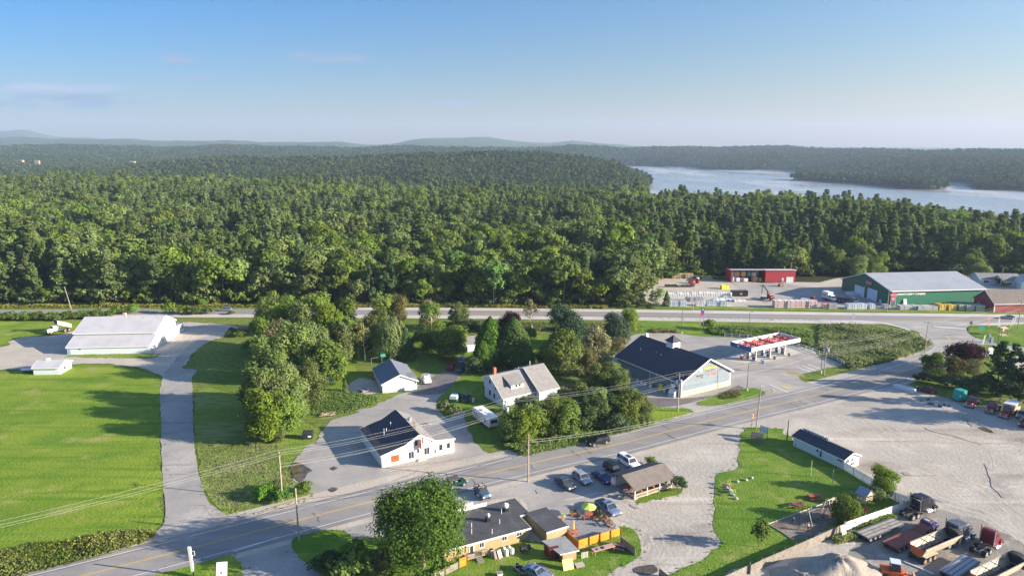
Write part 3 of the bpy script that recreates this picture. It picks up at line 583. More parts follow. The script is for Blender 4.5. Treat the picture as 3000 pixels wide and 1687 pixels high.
def gen(kind, Ht, R, n, size, seed, base=.25, lobes=9):
    rng = np.random.default_rng(seed)
    if kind in ('round', 'tall', 'bush', 'spread'):
        zc = Ht * (base + 1) / 2; rz = Ht * (1 - base) / 2
        ctr = np.array([0, 0, zc]); k = lobes
        u = unit(rng.normal(size=(k, 3))); u[:, 2] = np.abs(u[:, 2]) * 1.1 - .45; u = unit(u)
        rad = rng.uniform(.45, .78, (k, 1))
        lc = ctr + u * rad * np.array([R, R, rz]); lr = rng.uniform(.34, .56, k) * R
        lc = np.vstack([lc, ctr + [0, 0, rz*.25]]); lr = np.append(lr, R * .55); lsq = np.ones(3)
        if base < .06 and kind != 'bush':
            a6 = rng.uniform(0, 6.28) + np.arange(6)*1.047; lc = np.vstack([lc, np.stack([np.cos(a6)*R*.55, np.sin(a6)*R*.55, Ht*rng.uniform(.14, .3, 6)], 1)]); lr = np.append(lr, np.full(6, R*.42))
        lsq = np.ones(3); lsq[2] = {'tall': 1.5, 'spread': .62}.get(kind, .85)
        ncl = max(6, n // (26 if n < 15000 else 70)); li = rng.integers(0, len(lc), ncl * len(lc) // 3 + 10)
        cu = unit(rng.normal(size=(len(li), 3))); cu[:, 2] = np.abs(cu[:, 2]) * rng.choice([1, 1, 1, -.6], len(li))
        cc = lc[li] + cu * (lr[li] * rng.uniform(.75, 1.08, len(li)))[:, None] * lsq
        cc[:, 2] = np.maximum(cc[:, 2], max(.15, Ht * base * .7))
        cr = rng.uniform(.10, .22, len(cc)) * R * (1 if n < 15000 else .75); ct = rng.uniform(0, 1, len(cc))
        q = rng.integers(0, len(cc), n); dv = unit(rng.normal(size=(n, 3)))
        P = cc[q] + dv * (cr[q] * rng.uniform(.3, 1.15, n))[:, None]
        N = unit(P - lc[li[q]]) * .9 + dv * .5 + rng.normal(size=(n, 3)) * .45 + [0, 0, .25]
        return cards(P, N, size, rng, 1.1), ct[q] * .7 + rng.uniform(0, .3, n)
    if kind == 'pine':
        P = []; N = []; T = []; lv = int(Ht / 1.15); per = max(8, n // (lv * 5))
        for i in range(lv):
            f = base + (1 - base) * i / lv; rr = R * (1 - ((f - base) / (1 - base)) ** 1.25) * rng.uniform(.7, 1.12) + .35
            for b in range(rng.integers(4, 7)):
                az = rng.uniform(0, 6.283); ln = rr * rng.uniform(.5, 1.15); up = rng.uniform(.02, .28)
                t = rng.uniform(.25, 1.0, per) ** .7; wd = .16 * ln * (1.1 - t) + .25
                la = rng.normal(size=per) * wd; z = f * Ht + t * ln * up + rng.normal(size=per) * .13 + (t**2) * .15
                P.append(np.stack([np.cos(az)*t*ln - np.sin(az)*la, np.sin(az)*t*ln + np.cos(az)*la, z], 1))
                N.append(rng.normal(size=(per, 3)) * .5 + [np.cos(az)*.45, np.sin(az)*.45, .8]); T.append(np.full(per, rng.uniform(0, .7)) + rng.uniform(0, .3, per))
        return cards(np.vstack(P), np.vstack(N), size, rng, 1.5), np.concatenate(T)
    if kind in ('cone', 'blunt'):
        f = rng.uniform(0, 1, n) ** .75; az = rng.uniform(0, 6.283, n); k = max(10, n // 30)
        cf = rng.uniform(0, 1, k) ** .7; ca = rng.uniform(0, 6.283, k); q = rng.integers(0, k, n)
        f = np.clip(1 - (1 - cf[q]) + rng.normal(size=n) * .035, 0, 1); az = ca[q] + rng.normal(size=n) * .16
        rr = R * (1 - f ** (1.5 if kind == 'cone' else 3.0)) * (1 + .16 * np.sin(ca[q] * 5 + cf[q] * 30)) * rng.uniform(.72, 1.06, n) + .12
        P = np.stack([np.cos(az)*rr, np.sin(az)*rr, Ht*base + f*Ht*(1-base)], 1)
        N = np.stack([np.cos(az), np.sin(az), np.full(n, .55)], 1) + rng.normal(size=(n, 3)) * .45
        return cards(P, N, size, rng, 1.4), rng.uniform(0, 1, k)[q] * .7 + rng.uniform(0, .3, n)
    if kind == 'willow':
        k = n // 22; u = unit(rng.normal(size=(k, 3))); u[:, 2] = np.abs(u[:, 2]); top = u * [R, R, Ht*.42] + [0, 0, Ht*.56]
        ln = rng.uniform(.2, .55, k) * Ht; q = rng.integers(0, k, n); t = rng.uniform(0, 1, n)
        P = top[q] + np.stack([u[q, 0]*t*.5, u[q, 1]*t*.5, -t*ln[q]], 1) + rng.normal(size=(n, 3)) * .22
        N = u[q] + rng.normal(size=(n, 3)) * .4
        return cards(P, N, size, rng, 1.9, .6), rng.uniform(0, 1, k)[q]
    if kind == 'sparse':
        V, T = gen('tall', Ht, R, n, size, seed, base, lobes); return V, T
def trunk_mb(Ht, r, R, base, seed, kind='round', limbs=6, frac=.8):
    rr = random.Random(seed); mb = MB(); top = Ht * frac
    p = Vector((0, 0, -.2)); segs = 5; ps = [p]
    for i in range(1, segs + 1): ps.append(Vector((rr.uniform(-.02, .02)*Ht*.6, rr.uniform(-.02, .02)*Ht*.6, top*i/segs)))
    for i in range(segs): mb.cyl(ps[i], ps[i+1], r*(1-.16*i), r*(1-.16*(i+1)), 7, caps=False)
    for i in range(limbs):
        z = Ht * (base + (.75-base) * i / limbs); a = rr.uniform(0, 6.28); L = R * rr.uniform(.5, .85); up = rr.uniform(.3, 1.0) if kind != 'pine' else .15
        q = Vector((math.cos(a)*L, math.sin(a)*L, z + L*up)); s = Vector((0, 0, z)); md = s.lerp(q, .5) + Vector((0, 0, -L*.08))
        mb.cyl(s, md, r*.38, r*.24, 5, caps=False); mb.cyl(md, q, r*.24, r*.08, 5, caps=False)
    return mb
PR = {}
def proto(key, name, kind, Ht, R, n, size, seed, leaf, base=.25, lobes=9, tr=.22, bk=None, limbs=6, frac=.8, gens=None):
    V, T = gen(kind, Ht, R, n, size, seed, base, lobes)
    cm = crown_mesh('crown', V, T, leaf); tm = trunk_mb(Ht, tr, R, base, seed, kind, limbs, frac)
    me = bpy.data.meshes.new('trunk'); me.from_pydata(tm.v, [], tm.f); me.materials.append(bk or bark); me.update()
    PR[key] = (name, cm, me, Ht, R); return PR[key]
_trs = []
def tree(key, k, x, y, label, Ht=None, R=None, group=None, name=None, cat=None, loc=None, rz=None, seed=0):
    nm, cm, tm, h0, r0 = PR[key]; p = loc if loc is not None else g(k, x, y)
    t = thing(name or nm, label, cat or ('shrub' if 'shrub' in (name or nm) else 'tree'), p, random.Random(len(_trs)*7+3).uniform(0, 6.28) if rz is None else rz, group)
    sz = (Ht or h0) / h0; sr = (R or r0*sz) / r0; t.scale = (sr, sr, sz)
    for n_, m_ in (('crown', cm), ('trunk', tm)):
        o = bpy.data.objects.new(n_, m_); scene.collection.objects.link(o); o.parent = t
    _trs.append(t); return t

# detailed kinds for the village
proto('maple', 'maple_tree', 'round', 14, 6.4, 26000, .30, 11, L_map, .05, 30, .32)
proto('ash', 'broadleaf_tree', 'round', 12, 4.6, 9500, .40, 12, L_dec, .02, 12, .22)
proto('oak', 'broadleaf_tree', 'round', 12, 5.0, 9500, .40, 13, L_dec2, .02, 13, .25)
proto('poplar', 'poplar_tree', 'tall', 14, 3.4, 8500, .40, 14, L_dec, .0, 11, .2)
proto('poplar2', 'poplar_tree', 'tall', 13, 3.0, 7500, .40, 15, L_dec2, .02, 10, .18, birch)
proto('white_pine', 'pine_tree', 'pine', 14, 4.2, 6500, .36, 16, L_pine, .04, 9, .22)
proto('dark_pine', 'pine_tree', 'pine', 12, 4.4, 4200, .36, 17, L_spr, .28, 9, .2)
proto('spruce', 'spruce_tree', 'cone', 13, 3.6, 6500, .36, 18, L_spr, .04, 9, .2, limbs=0)
proto('cedar', 'cedar_tree', 'blunt', 13, 3.3, 14000, .36, 19, L_ced, .02, 9, .2, limbs=0)
proto('bluepine', 'pine_tree', 'round', 12, 5.0, 11000, .38, 31, leafmat('needle_blue', (.035,.095,.04), (.12,.19,.10)), .03, 14, .25)
proto('willow', 'willow_tree', 'willow', 12, 5.0, 6500, .34, 20, L_wil, .2, 9, .3)
proto('purple', 'purple_maple_tree', 'round', 10, 5.0, 8500, .36, 21, L_pur, .06, 12, .25)
proto('thin', 'birch_tree', 'tall', 12, 2.6, 1100, .34, 22, L_tan, .3, 9, .14, birch, 14, .98)
proto('thingreen', 'birch_tree', 'tall', 12, 3.0, 2200, .34, 23, L_dec, .3, 9, .15, birch, 12, .98)
proto('yellowing', 'broadleaf_tree', 'tall', 12, 3.4, 6200, .34, 24, L_tan, .02, 11, .2)
proto('bush', 'shrub', 'bush', 3, 2.2, 2200, .26, 25, L_dec, .0, 8, .08, limbs=3, frac=.5)
proto('bush2', 'shrub', 'bush', 2.2, 1.8, 1500, .24, 26, L_weed, .0, 7, .06, limbs=3, frac=.5)
proto('bushb', 'shrub', 'bush', 3, 2.2, 2200, .26, 27, L_lite, .0, 8, .08, limbs=3, frac=.5)
proto('sapling', 'young_tree', 'tall', 4.6, 1.4, 1500, .24, 28, L_dec, .15, 7, .06)
proto('youngpine', 'young_pine_tree', 'cone', 6, 2.2, 3600, .26, 29, L_pine, .03, 8, .1, limbs=0)
proto('darkbush', 'shrub', 'bush', 3, 2.2, 2200, .26, 30, L_spr, .0, 8, .08, limbs=3, frac=.5)

# ------------------------------------------------------------------ the woods
FB = [(-400,893),(600,893),(1400,893),(1780,898),(1860,897),(1885,845),(1950,815),(2130,806),(2330,814),(2400,808),(2500,800),(2700,794),(2850,802),(2880,798),(3000,800),(3500,800)]
fbx = [q[0] for q in FB]; fby = [q[1] for q in FB]
rng = np.random.default_rng(5)
def scatter(y0, y1, sp, amax):
    out = []; y = y0
    while y < y1:
        w = amax * (y + 120); n = int(2 * w / sp)
        xs = (np.arange(n) - n/2) * sp + rng.uniform(-.42, .42, n) * sp + rng.uniform(0, sp); ys = y + rng.uniform(-.42, .42, n) * sp
        out.append(np.stack([xs, ys], 1)); y += sp
    return np.vstack(out)
near = scatter(262, 1010, 6.2, .80)
near = near[np.abs(near[:, 0]) < (near[:, 1] + 140) * .84]
pxn, pyn = px_of(near[:, 0], near[:, 1]); ok = pyn < np.interp(pxn, fbx, fby)
near = near[ok]; far = []
for y0, y1, sp in ((1010, 1500, 8.0), (1500, 2200, 9.5), (2200, 3050, 12), (3050, 4300, 16)):
    q = scatter(y0, y1, sp, .80); far.append(np.hstack([q, np.full((len(q), 1), sp)]))
far = np.vstack(far)
nz = terr(near[:, 0], near[:, 1]); far_z = terr(far[:, 0], far[:, 1])
near = near[nz > -15.2]; nz = nz[nz > -15.2]; k = far_z > -15.6; far = far[k]; far_z = far_z[k]
# species by patches: pines at the left and in bands, hardwoods elsewhere
dead = []
def patchy(x, y): return np.sin(x/47 + 1.7*np.sin(y/90)) + np.sin(y/61 + x/133) + .6*np.sin(x/19 + y/23)
pv = patchy(near[:, 0], near[:, 1]) + (near[:, 0] < -60) * .6 * (near[:, 1] < 420) + rng.normal(size=len(near)) * .8
spec = np.where(pv > .6, 0, np.where(pv > -.3, 1, 2))                  # pine, hardwood dark, hardwood light
spec = np.where(rng.uniform(size=len(near)) < .07, 3, spec); spec = np.where(rng.uniform(size=len(near)) < .03, 4, spec)
fk = []      # forest source kinds, name order = index order
def fproto(key, *a, **k): proto(key, *a, **k); fk.append(key)
for v in range(2):
    fproto(f'a{v}', 'pine_tree', 'pine', 17, 4.9, 3200, .66, 100+v, L_pine, .10, tr=.22, limbs=0, frac=.97)
for v in range(3):
    fproto(f'b{v}', 'broadleaf_tree', 'round', 15, 5.3, 2300, .74, 110+v, L_dec2, .08, 9, .2, limbs=4)
for v in range(3):
    fproto(f'c{v}', 'broadleaf_tree', 'round', 14, 5.0, 2100, .72, 120+v, L_dec, .08, 8, .2, limbs=4)
fproto('d0', 'spruce_tree', 'cone', 15, 2.7, 1300, .62, 130, L_spr, .08, tr=.2, limbs=0, frac=.95)
fproto('e0', 'broadleaf_tree', 'round', 14, 4.3, 1700, .70, 131, L_lite, .12, 8, .2, limbs=4)
pick = {0: ['a0', 'a1'], 1: ['b0', 'b1', 'b2'], 2: ['c0', 'c1', 'c2'], 3: ['d0'], 4: ['e0']}
lab = {0: ('tall green pine in the woods behind the highway', 'pine trees of the woods'), 1: ('dark leafy broadleaf tree in the woods behind the highway', 'dark broadleaf trees of the woods'),
       2: ('mid green leafy tree in the woods behind the highway', 'mid green trees of the woods'), 3: ('narrow dark spruce in the woods behind the highway', 'spruces of the woods'), 4: ('bright green leafy tree in the woods behind the highway', 'bright green trees of the woods')}
dist = np.hypot(near[:, 0], near[:, 1]); inv = (np.abs(px_of(near[:, 0], near[:, 1])[0] - 1500) < 1540)
order = np.argsort(np.where(inv, dist, 1e9)); indiv = set(order[:300].tolist())
kp = [pick[int(s)][int(rng.integers(0, len(pick[int(s)])))] for s in spec]
hs = np.clip(rng.normal(1.0, .22, len(near)), .5, 1.6); hs = np.where(spec == 0, hs * 1.06, hs)
hs = hs * (1 + .13*np.sin(near[:, 0]/37 + near[:, 1]/53)*np.sin(near[:, 1]/41 - near[:, 0]/97))
rs = hs * rng.uniform(.85, 1.2, len(near))
for i in indiv:
    nm, cm, tm, h0, r0 = PR[kp[i]]
    t = thing(nm, lab[int(spec[i])][0], 'tree', (near[i, 0], near[i, 1], nz[i]), float(rng.uniform(0, 6.28)), lab[int(spec[i])][1]); t.scale = (rs[i], rs[i], hs[i])
    for n_, m_ in (('crown', cm), ('trunk', tm)):
        o = bpy.data.objects.new(n_, m_); scene.collection.objects.link(o); o.parent = t
# sources for the rest of the woods, kept out of the scene
src = bpy.data.collections.new('forest_sources')
def join_src(nm, cm, tm):
    me = bpy.data.meshes.new(nm); nv = len(cm.vertices)
    vs = [tuple(v.co) for v in cm.vertices] + [tuple(v.co) for v in tm.vertices]
    fs = [tuple(p.vertices) for p in cm.polygons] + [tuple(i + nv for i in p.vertices) for p in tm.polygons]
    me.from_pydata(vs, [], fs); me.materials.append(cm.materials[0]); me.materials.append(tm.materials[0])
    me.polygons.foreach_set('material_index', [0]*len(cm.polygons) + [1]*len(tm.polygons))
    at = me.attributes.new('tint', 'FLOAT', 'FACE'); tv = np.zeros(len(cm.polygons), np.float32); cm.attributes['tint'].data.foreach_get('value', tv)
    at.data.foreach_set('value', np.concatenate([tv, np.zeros(len(tm.polygons), np.float32)])); me.update()
    o = bpy.data.objects.new(nm, me); src.objects.link(o); return o
order_names = []
for key in fk: join_src('src_' + key, PR[key][1], PR[key][2]); order_names.append(key)
V, T = gen('bush', 4, 2.6, 420, .6, 299, 0, 6); cm = crown_mesh('y', V, T, L_dec2); o = bpy.data.objects.new('src_y0', cm); src.objects.link(o); order_names.append('y0')
for v, (kd, lf, n, s) in enumerate((('round', L_far, 170, 1.9), ('round', L_far, 170, 1.9), ('round', L_far, 150, 2.0), ('cone', L_spr, 130, 1.7), ('pine', L_far, 260, 1.6))):
    V, T = gen(kd, 14, 4.4 if kd == 'round' else 3.6, n, s, 300+v, .2, 6); cm = crown_mesh('z', V, T, lf)
    o = bpy.data.objects.new(f'src_z{v}', cm); src.objects.link(o); order_names.append(f'z{v}')
rest = np.array([i for i in range(len(near)) if i not in indiv])
P1 = np.column_stack([near[rest], nz[rest]]); I1 = np.array([order_names.index(kp[i]) for i in rest]); S1 = np.column_stack([rs[rest], rs[rest], hs[rest]])
nf = len(far); fs = rng.normal(1, .16, nf).clip(.6, 1.5)
P2 = np.column_stack([far[:, :2], far_z - 1.0]); z0 = order_names.index('z0')
cf = patchy(far[:, 0]*.5, far[:, 1]*.5) + rng.normal(size=nf)
I2 = z0 + np.where(cf > 1.2, 3, np.where(cf > .5, 4, np.where(cf > -.3, 0, np.where(cf > -1, 1, 2))))
sc = (far[:, 2] / 8.0) ** .9 * fs; S2 = np.column_stack([sc*1.12, sc*1.12, fs * (1 + (far[:, 2]-8)*.02)])
us = scatter(262, 520, 3.6, .80); upx, upy = px_of(us[:, 0], us[:, 1]); gapy = np.interp(upx, fbx, fby) - upy; us = us[(gapy > -1.2) & (gapy < 26)]
nu = len(us); P3 = np.column_stack([us, terr(us[:, 0], us[:, 1])]); uf = rng.uniform(.5, 1.5, nu)
P2 = np.vstack([P2, P3]); I2 = np.concatenate([I2, np.full(nu, order_names.index('y0'))]); S2 = np.vstack([S2, np.column_stack([uf, uf, uf*rng.uniform(.8, 1.4, nu)])])
PP = np.vstack([P1, P2]); II = np.concatenate([I1, I2]); SS = np.vstack([S1, S2])
me = bpy.data.meshes.new('woods'); me.vertices.add(len(PP)); me.vertices.foreach_set('co', PP.astype(np.float32).ravel())
for an, ty, dt, ky in (('pick', 'INT', II.astype(np.int32), 'value'), ('spin', 'FLOAT_VECTOR', np.column_stack([np.zeros(len(PP)), np.zeros(len(PP)), rng.uniform(0, 6.283, len(PP))]).astype(np.float32).ravel(), 'vector'), ('size', 'FLOAT_VECTOR', SS.astype(np.float32).ravel(), 'vector')):
    me.attributes.new(an, ty, 'POINT').data.foreach_set(ky, dt)
me.update(); woods = bpy.data.objects.new('woods', me); scene.collection.objects.link(woods); stuff(woods)
ng = bpy.data.node_groups.new('scatter_trees', 'GeometryNodeTree')
ng.interface.new_socket('Geometry', in_out='INPUT', socket_type='NodeSocketGeometry'); ng.interface.new_socket('Geometry', in_out='OUTPUT', socket_type='NodeSocketGeometry')
gi = ng.nodes.new('NodeGroupInput'); go = ng.nodes.new('NodeGroupOutput'); ip = ng.nodes.new('GeometryNodeInstanceOnPoints'); ci = ng.nodes.new('GeometryNodeCollectionInfo')
ci.inputs['Collection'].default_value = src; ci.inputs['Separate Children'].default_value = True; ci.inputs['Reset Children'].default_value = True
def na(nm, ty):
    n = ng.nodes.new('GeometryNodeInputNamedAttribute'); n.data_type = ty; n.inputs['Name'].default_value = nm; return [o for o in n.outputs if o.name == 'Attribute' and o.enabled][0] if any(o.name == 'Attribute' and o.enabled for o in n.outputs) else n.outputs[0]
ng.links.new(gi.outputs[0], ip.inputs['Points']); ng.links.new(ci.outputs[0], ip.inputs['Instance']); ip.inputs['Pick Instance'].default_value = True
ng.links.new(na('pick', 'INT'), ip.inputs['Instance Index']); ng.links.new(na('size', 'FLOAT_VECTOR'), ip.inputs['Scale'])
er = ng.nodes.new('FunctionNodeEulerToRotation'); ng.links.new(na('spin', 'FLOAT_VECTOR'), er.inputs[0]); ng.links.new(er.outputs[0], ip.inputs['Rotation'])
ng.links.new(ip.outputs[0], go.inputs[0])
md = woods.modifiers.new('scatter', 'NODES'); md.node_group = ng
print('trees', len(near), 'far', nf)
# ------------------------------------------------------------------ buildings
siding_w = mat('white_siding', (.70,.70,.68), .6, stripes=((0,0,1), .22, (.54,.54,.53), .14), coord='obj')
siding_b = mat('pale_blue_siding', (.54,.60,.68), .6, stripes=((0,0,1), .2, (.50,.56,.64), .14))
siding_s = mat('steel_blue_siding', (.19,.24,.28), .65, [((.16,.205,.245), .5, .4, .7)], stripes=((0,0,1), .25, (.14,.18,.22), .14))
metal_w = mat('white_metal_siding', (.66,.72,.76), .45, stripes=((1,0,0), .9, (.56,.62,.66), .08))
metal_g = mat('green_metal_siding', (.012,.16,.085), .5, stripes=((1,.0,0), .9, (.008,.10,.055), .12))
metal_r = mat('red_metal_siding', (.42,.035,.05), .5, stripes=((1,0,0), .8, (.30,.02,.035), .14))
red_clap = mat('red_clapboard', (.30,.05,.06), .75, stripes=((0,0,1), .2, (.22,.03,.045), .15))
tan_w = mat('tan_panel', (.40,.29,.15), .75, [((.33,.24,.12), .8, .45, .7)], stripes=((1,0,0), .3, (.30,.22,.12), .1), coord='obj')
r_white = mat('white_metal_roof', (.47,.46,.48), .5, [((.40,.395,.41), .3, .4, .7), ((.33,.31,.3), .7, .62, .8)], coord='obj')
r_grey = mat('grey_metal_roof', (.33,.345,.36), .45, [((.28,.30,.315), .2, .4, .7)], stripes=((1,0,0), .9, (.43,.45,.48), .06), coord='obj')
r_navy = mat('dark_shingles', (.045,.048,.068), .85, [((.065,.065,.08), 1.2, .45, .7), ((.03,.032,.05), 6, .5, .7)], bump=.2, bscale=6, coord='obj')
r_blue = mat('blue_grey_shingles', (.14,.165,.21), .85, [((.11,.13,.17), 2, .4, .7), ((.18,.2,.24), 7, .5, .75)], bump=.2, bscale=6, coord='obj')
r_tan = mat('weathered_shingles', (.225,.215,.21), .9, [((.17,.165,.165), 1.0, .4, .7), ((.28,.265,.255), 6, .5, .75)], bump=.2, bscale=6, coord='obj')
r_brown = mat('brown_shingles', (.18,.155,.135), .9, [((.14,.12,.105), .8, .4, .7)], bump=.2, bscale=6, coord='obj')
r_black = mat('tar_roof', (.065,.065,.072), .8, [((.10,.10,.105), .35, .5, .7), ((.045,.045,.05), 1.5, .5, .75)], coord='obj')
brick = mat('chimney_brick', (.38,.13,.08), .85, [((.28,.09,.06), 4, .45, .7)])
stone = mat('stone_veneer', (.52,.44,.33), .85, [((.33,.27,.2), 3.5, .45, .6), ((.62,.56,.46), 2, .55, .7)], coord='obj')

class Bld:
    """local frame: x along A->B, y away to the left, origin A"""
    def __init__(s, name, label, A, B, cat='building', group=None):
        s.A = Vector((A.x, A.y, 0)); s.B = Vector((B.x, B.y, 0)); s.L = (s.B - s.A).length
        s.ang = math.atan2((s.B-s.A).y, (s.B-s.A).x); s.root = thing(name, label, cat, s.A, s.ang, group)
    def w(s, x, y): e = Vector((math.cos(s.ang), math.sin(s.ang), 0)); return s.A + e*x + Vector((-e.y, e.x, 0))*y
    def loc(s, k, px, py, z):
        q = g(k, px, py, z) - s.A; c, n = math.cos(s.ang), math.sin(s.ang); return q.x*c + q.y*n, -q.x*n + q.y*c
    def body(s, prof, T, axis, wall, roof, over=.35, thick=.16, s0=0, t0=0, name='wall', trim=None, zb=0, roofname='roof'):
        """prof (s,z) cross-section of the roof line; extruded by T along the other axis"""
        def P(a, t, z): return (a, t, z) if axis == 'f' else (t, a, z)
        pr = [(a + s0, z) for a, z in prof]; mb = MB()
        poly = [(pr[0][0], zb)] + pr + [(pr[-1][0], zb)]; n = len(poly)
        mb.face([P(a, t0, z) for a, z in poly]); mb.face([P(a, t0 + T, z) for a, z in poly][::-1])
        for i in range(n): a, b = poly[i], poly[(i+1) % n]; mb.face([P(a[0], t0, a[1]), P(a[0], t0+T, a[1]), P(b[0], t0+T, b[1]), P(b[0], t0, b[1])])
        wl = mb.build(name, wall, s.root)
        rb = MB(); tb = MB()
        for i in range(len(pr) - 1):
            (a0, z0), (a1, z1) = pr[i], pr[i+1]; d = Vector((a1-a0, z1-z0)).normalized()
            if i == 0: a0 -= d.x*over; z0 -= d.y*over
            if i == len(pr) - 2: a1 += d.x*over; z1 += d.y*over
            u = .03; q0, q1 = t0 - over, t0 + T + over
            n2 = Vector((-d.y, d.x));
            if n2.y < 0: n2 = -n2
            lo = [(a0 + n2.x*u, z0 + n2.y*u), (a1 + n2.x*u, z1 + n2.y*u)]; hi = [(a0 + n2.x*(u+thick), z0 + n2.y*(u+thick)), (a1 + n2.x*(u+thick), z1 + n2.y*(u+thick))]
            rb.hexa([P(lo[0][0], q0, lo[0][1]), P(lo[1][0], q0, lo[1][1]), P(lo[1][0], q1, lo[1][1]), P(lo[0][0], q1, lo[0][1])],
                    [P(hi[0][0], q0, hi[0][1]), P(hi[1][0], q0, hi[1][1]), P(hi[1][0], q1, hi[1][1]), P(hi[0][0], q1, hi[0][1])])
            for q in (q0 - .05, q1):        # rake boards
                tb.hexa([P(lo[0][0], q, lo[0][1]-.14), P(lo[1][0], q, lo[1][1]-.14), P(lo[1][0], q+.05, lo[1][1]-.14), P(lo[0][0], q+.05, lo[0][1]-.14)],
                        [P(hi[0][0], q, hi[0][1]+.015), P(hi[1][0], q, hi[1][1]+.015), P(hi[1][0], q+.05, hi[1][1]+.015), P(hi[0][0], q+.05, hi[0][1]+.015)])
        for (a, z), sg in ((( pr[0][0] - over*.96, pr[0][1]), -1), ((pr[-1][0] + over*.96, pr[-1][1]), 1)):    # eave boards
            x0, x1 = sorted((a + sg*.03, a + sg*.09)); dz = 0
            sl = (pr[1][1]-pr[0][1])/(pr[1][0]-pr[0][0]) if sg < 0 else (pr[-2][1]-pr[-1][1])/(pr[-1][0]-pr[-2][0])
            zz = z - over*sl*.9
            if axis == 'f': tb.box(x0, t0-over, zz-.16, x1, t0+T+over, zz+.12)
            else: tb.box(t0-over, x0, zz-.16, t0+T+over, x1, zz+.12)
        r = rb.build(roofname, roof, s.root)
        if trim is not False: tb.build('fascia', trim or trimw, s.root)
        return wl, r
    def rect(s, face, u0, z0, u1, z1, th, m, name, parent=None, off=0.0, bevel=0):
        """thin panel standing proud of a face: f front y=off, l left x=off, r right x=off, b back y=off"""
        u0, u1 = sorted((u0, u1)); z0, z1 = sorted((z0, z1)); mb = MB()
        if face == 'f': mb.box(u0, off-th, z0, u1, off-.003, z1)
        elif face == 'b': mb.box(u0, off+.003, z0, u1, off+th, z1)
        elif face == 'l': mb.box(off-th, u0, z0, off-.003, u1, z1)
        else: mb.box(off+.003, u0, z0, off+th, u1, z1)
        return mb.build(name, m, parent or s.root, bevel=bevel)
    def win(s, face, u0, z0, u1, z1, off=0.0, frame=None, split=2, name='window', inner='pane', im=None):
        u0, u1 = sorted((u0, u1)); z0, z1 = sorted((z0, z1)); w = min(.09, (u1-u0)*.16)
        fr = s.rect(face, u0-w, z0-w, u1+w, z1+w, .05, frame or trimw, name, None, off)
        n = split; gp = MB(); st = (u1-u0)/n
        for i in range(n):
            a, b = u0 + i*st + (.03 if i else 0), u0 + (i+1)*st - (.03 if i < n-1 else 0)
            if face == 'f': gp.box(a, off-.062, z0, b, off-.045, z1)
            elif face == 'b': gp.box(a, off+.045, z0, b, off+.062, z1)
            elif face == 'l': gp.box(off-.062, a, z0, off-.045, b, z1)
            else: gp.box(off+.045, a, z0, off+.062, b, z1)
        gp.build(inner, im or glass, fr); return fr
    def P(s, face, k, x, y, off=0.0):
        """photo reading -> (u,z) on a face"""
        e = Vector((math.cos(s.ang), math.sin(s.ang), 0)); n = Vector((-e.y, e.x, 0))
        if face in 'fb': return onplane(s.A + n*off, s.B + n*off, k, x, y)
        A = s.A + e*off; return onplane(A, A + n*5, k, x, y)
    def winp(s, face, k, a, b, off=0.0, **kw):
        p, q = s.P(face, k, *a, off), s.P(face, k, *b, off); return s.win(face, p[0], p[1], q[0], q[1], off, **kw)
    def door(s, face, u0, u1, h=2.0, m=None, z0=.02, off=0.0, name='door', knob=True, panels=0):
        d = s.rect(face, u0, z0, u1, z0+h, .06, m or white, name, None, off)
        mb = MB(); uu = u0 + (u1-u0)*.85; zz = z0 + h*.48
        if knob:
            if face == 'f': mb.box(uu-.04, off-.11, zz-.04, uu+.04, off-.06, zz+.04)
            elif face == 'r': mb.box(off+.06, uu-.04, zz-.04, off+.11, uu+.04, zz+.04)
            elif face == 'l': mb.box(off-.11, uu-.04, zz-.04, off-.06, uu+.04, zz+.04)
            else: mb.box(uu-.04, off+.06, zz-.04, uu+.04, off+.11, zz+.04)
            mb.build('handle', steel, d)
        return d
    def box(s, name, x0, y0, z0, x1, y1, z1, m, parent=None, bevel=0): return MB().box(x0, y0, z0, x1, y1, z1).build(name, m, parent or s.root, bevel=bevel)
    def pipe(s, name, x, y, z0, z1, r, m, cap=None):
        mb = MB().cyl((x, y, z0), (x, y, z1), r, r, 10)
        if cap: mb.cyl((x, y, z1), (x, y, z1+cap*.5), r*1.5, r*1.5, 12); mb.cyl((x, y, z1+cap*.5), (x, y, z1+cap), r*1.5, r*.7, 12)
        return mb.build(name, m, s.root)

# long white metal garage
b = Bld('metal_garage', 'long white metal garage with grey roof and lean-to beside the gravel yard', g('z1',850,812), g('z1',1885,790))
Lg = b.L
b.body([(0,2.35),(5.0,4.45)], Lg, 's', metal_w, r_white, over=.25, name='lean_to_wall', roofname='lean_to_roof')
b.body([(5.0,5.45),(12.8,8.6),(20.4,5.3)], Lg, 's', metal_w, r_white, over=.35)
b.body([(20.4,3.0),(26.8,2.6)], 4.2, 's', metal_w, r_white, over=.2, t0=Lg-4.2, name='annex_wall', roofname='annex_roof')
for (u0, u1, h) in ((1.2, 4.2, 1.9), (7.2, 11.6, 4.6), (13.4, 17.6, 4.6)):
    d = b.rect('r', u0, .02, u1, h, .07, C('door_white_grey', (.56,.57,.57), .5), 'garage_door', None, Lg)
    for i in range(3): b.rect('r', u0 + (u1-u0)*(.2+.22*i), 1.35, u0 + (u1-u0)*(.34+.22*i), 1.65, .085, glass, 'pane', d, Lg)
for u in (21.2, 23.3, 25.2): b.win('r', u, .9, u+.8, 2.0, Lg)
b.door('f', .35, 1.05, 1.7, m=C('door_blue', (.25,.45,.55)))
b.win('f', 3.4, 1.55, 4.1, 1.8)
b.box('chimney', 11.2, 13.0, 8.2, 12.0, 13.8, 9.7, mat('tan_brick', (.5,.38,.28), .8, [((.4,.3,.22), 3, .4, .7)]))

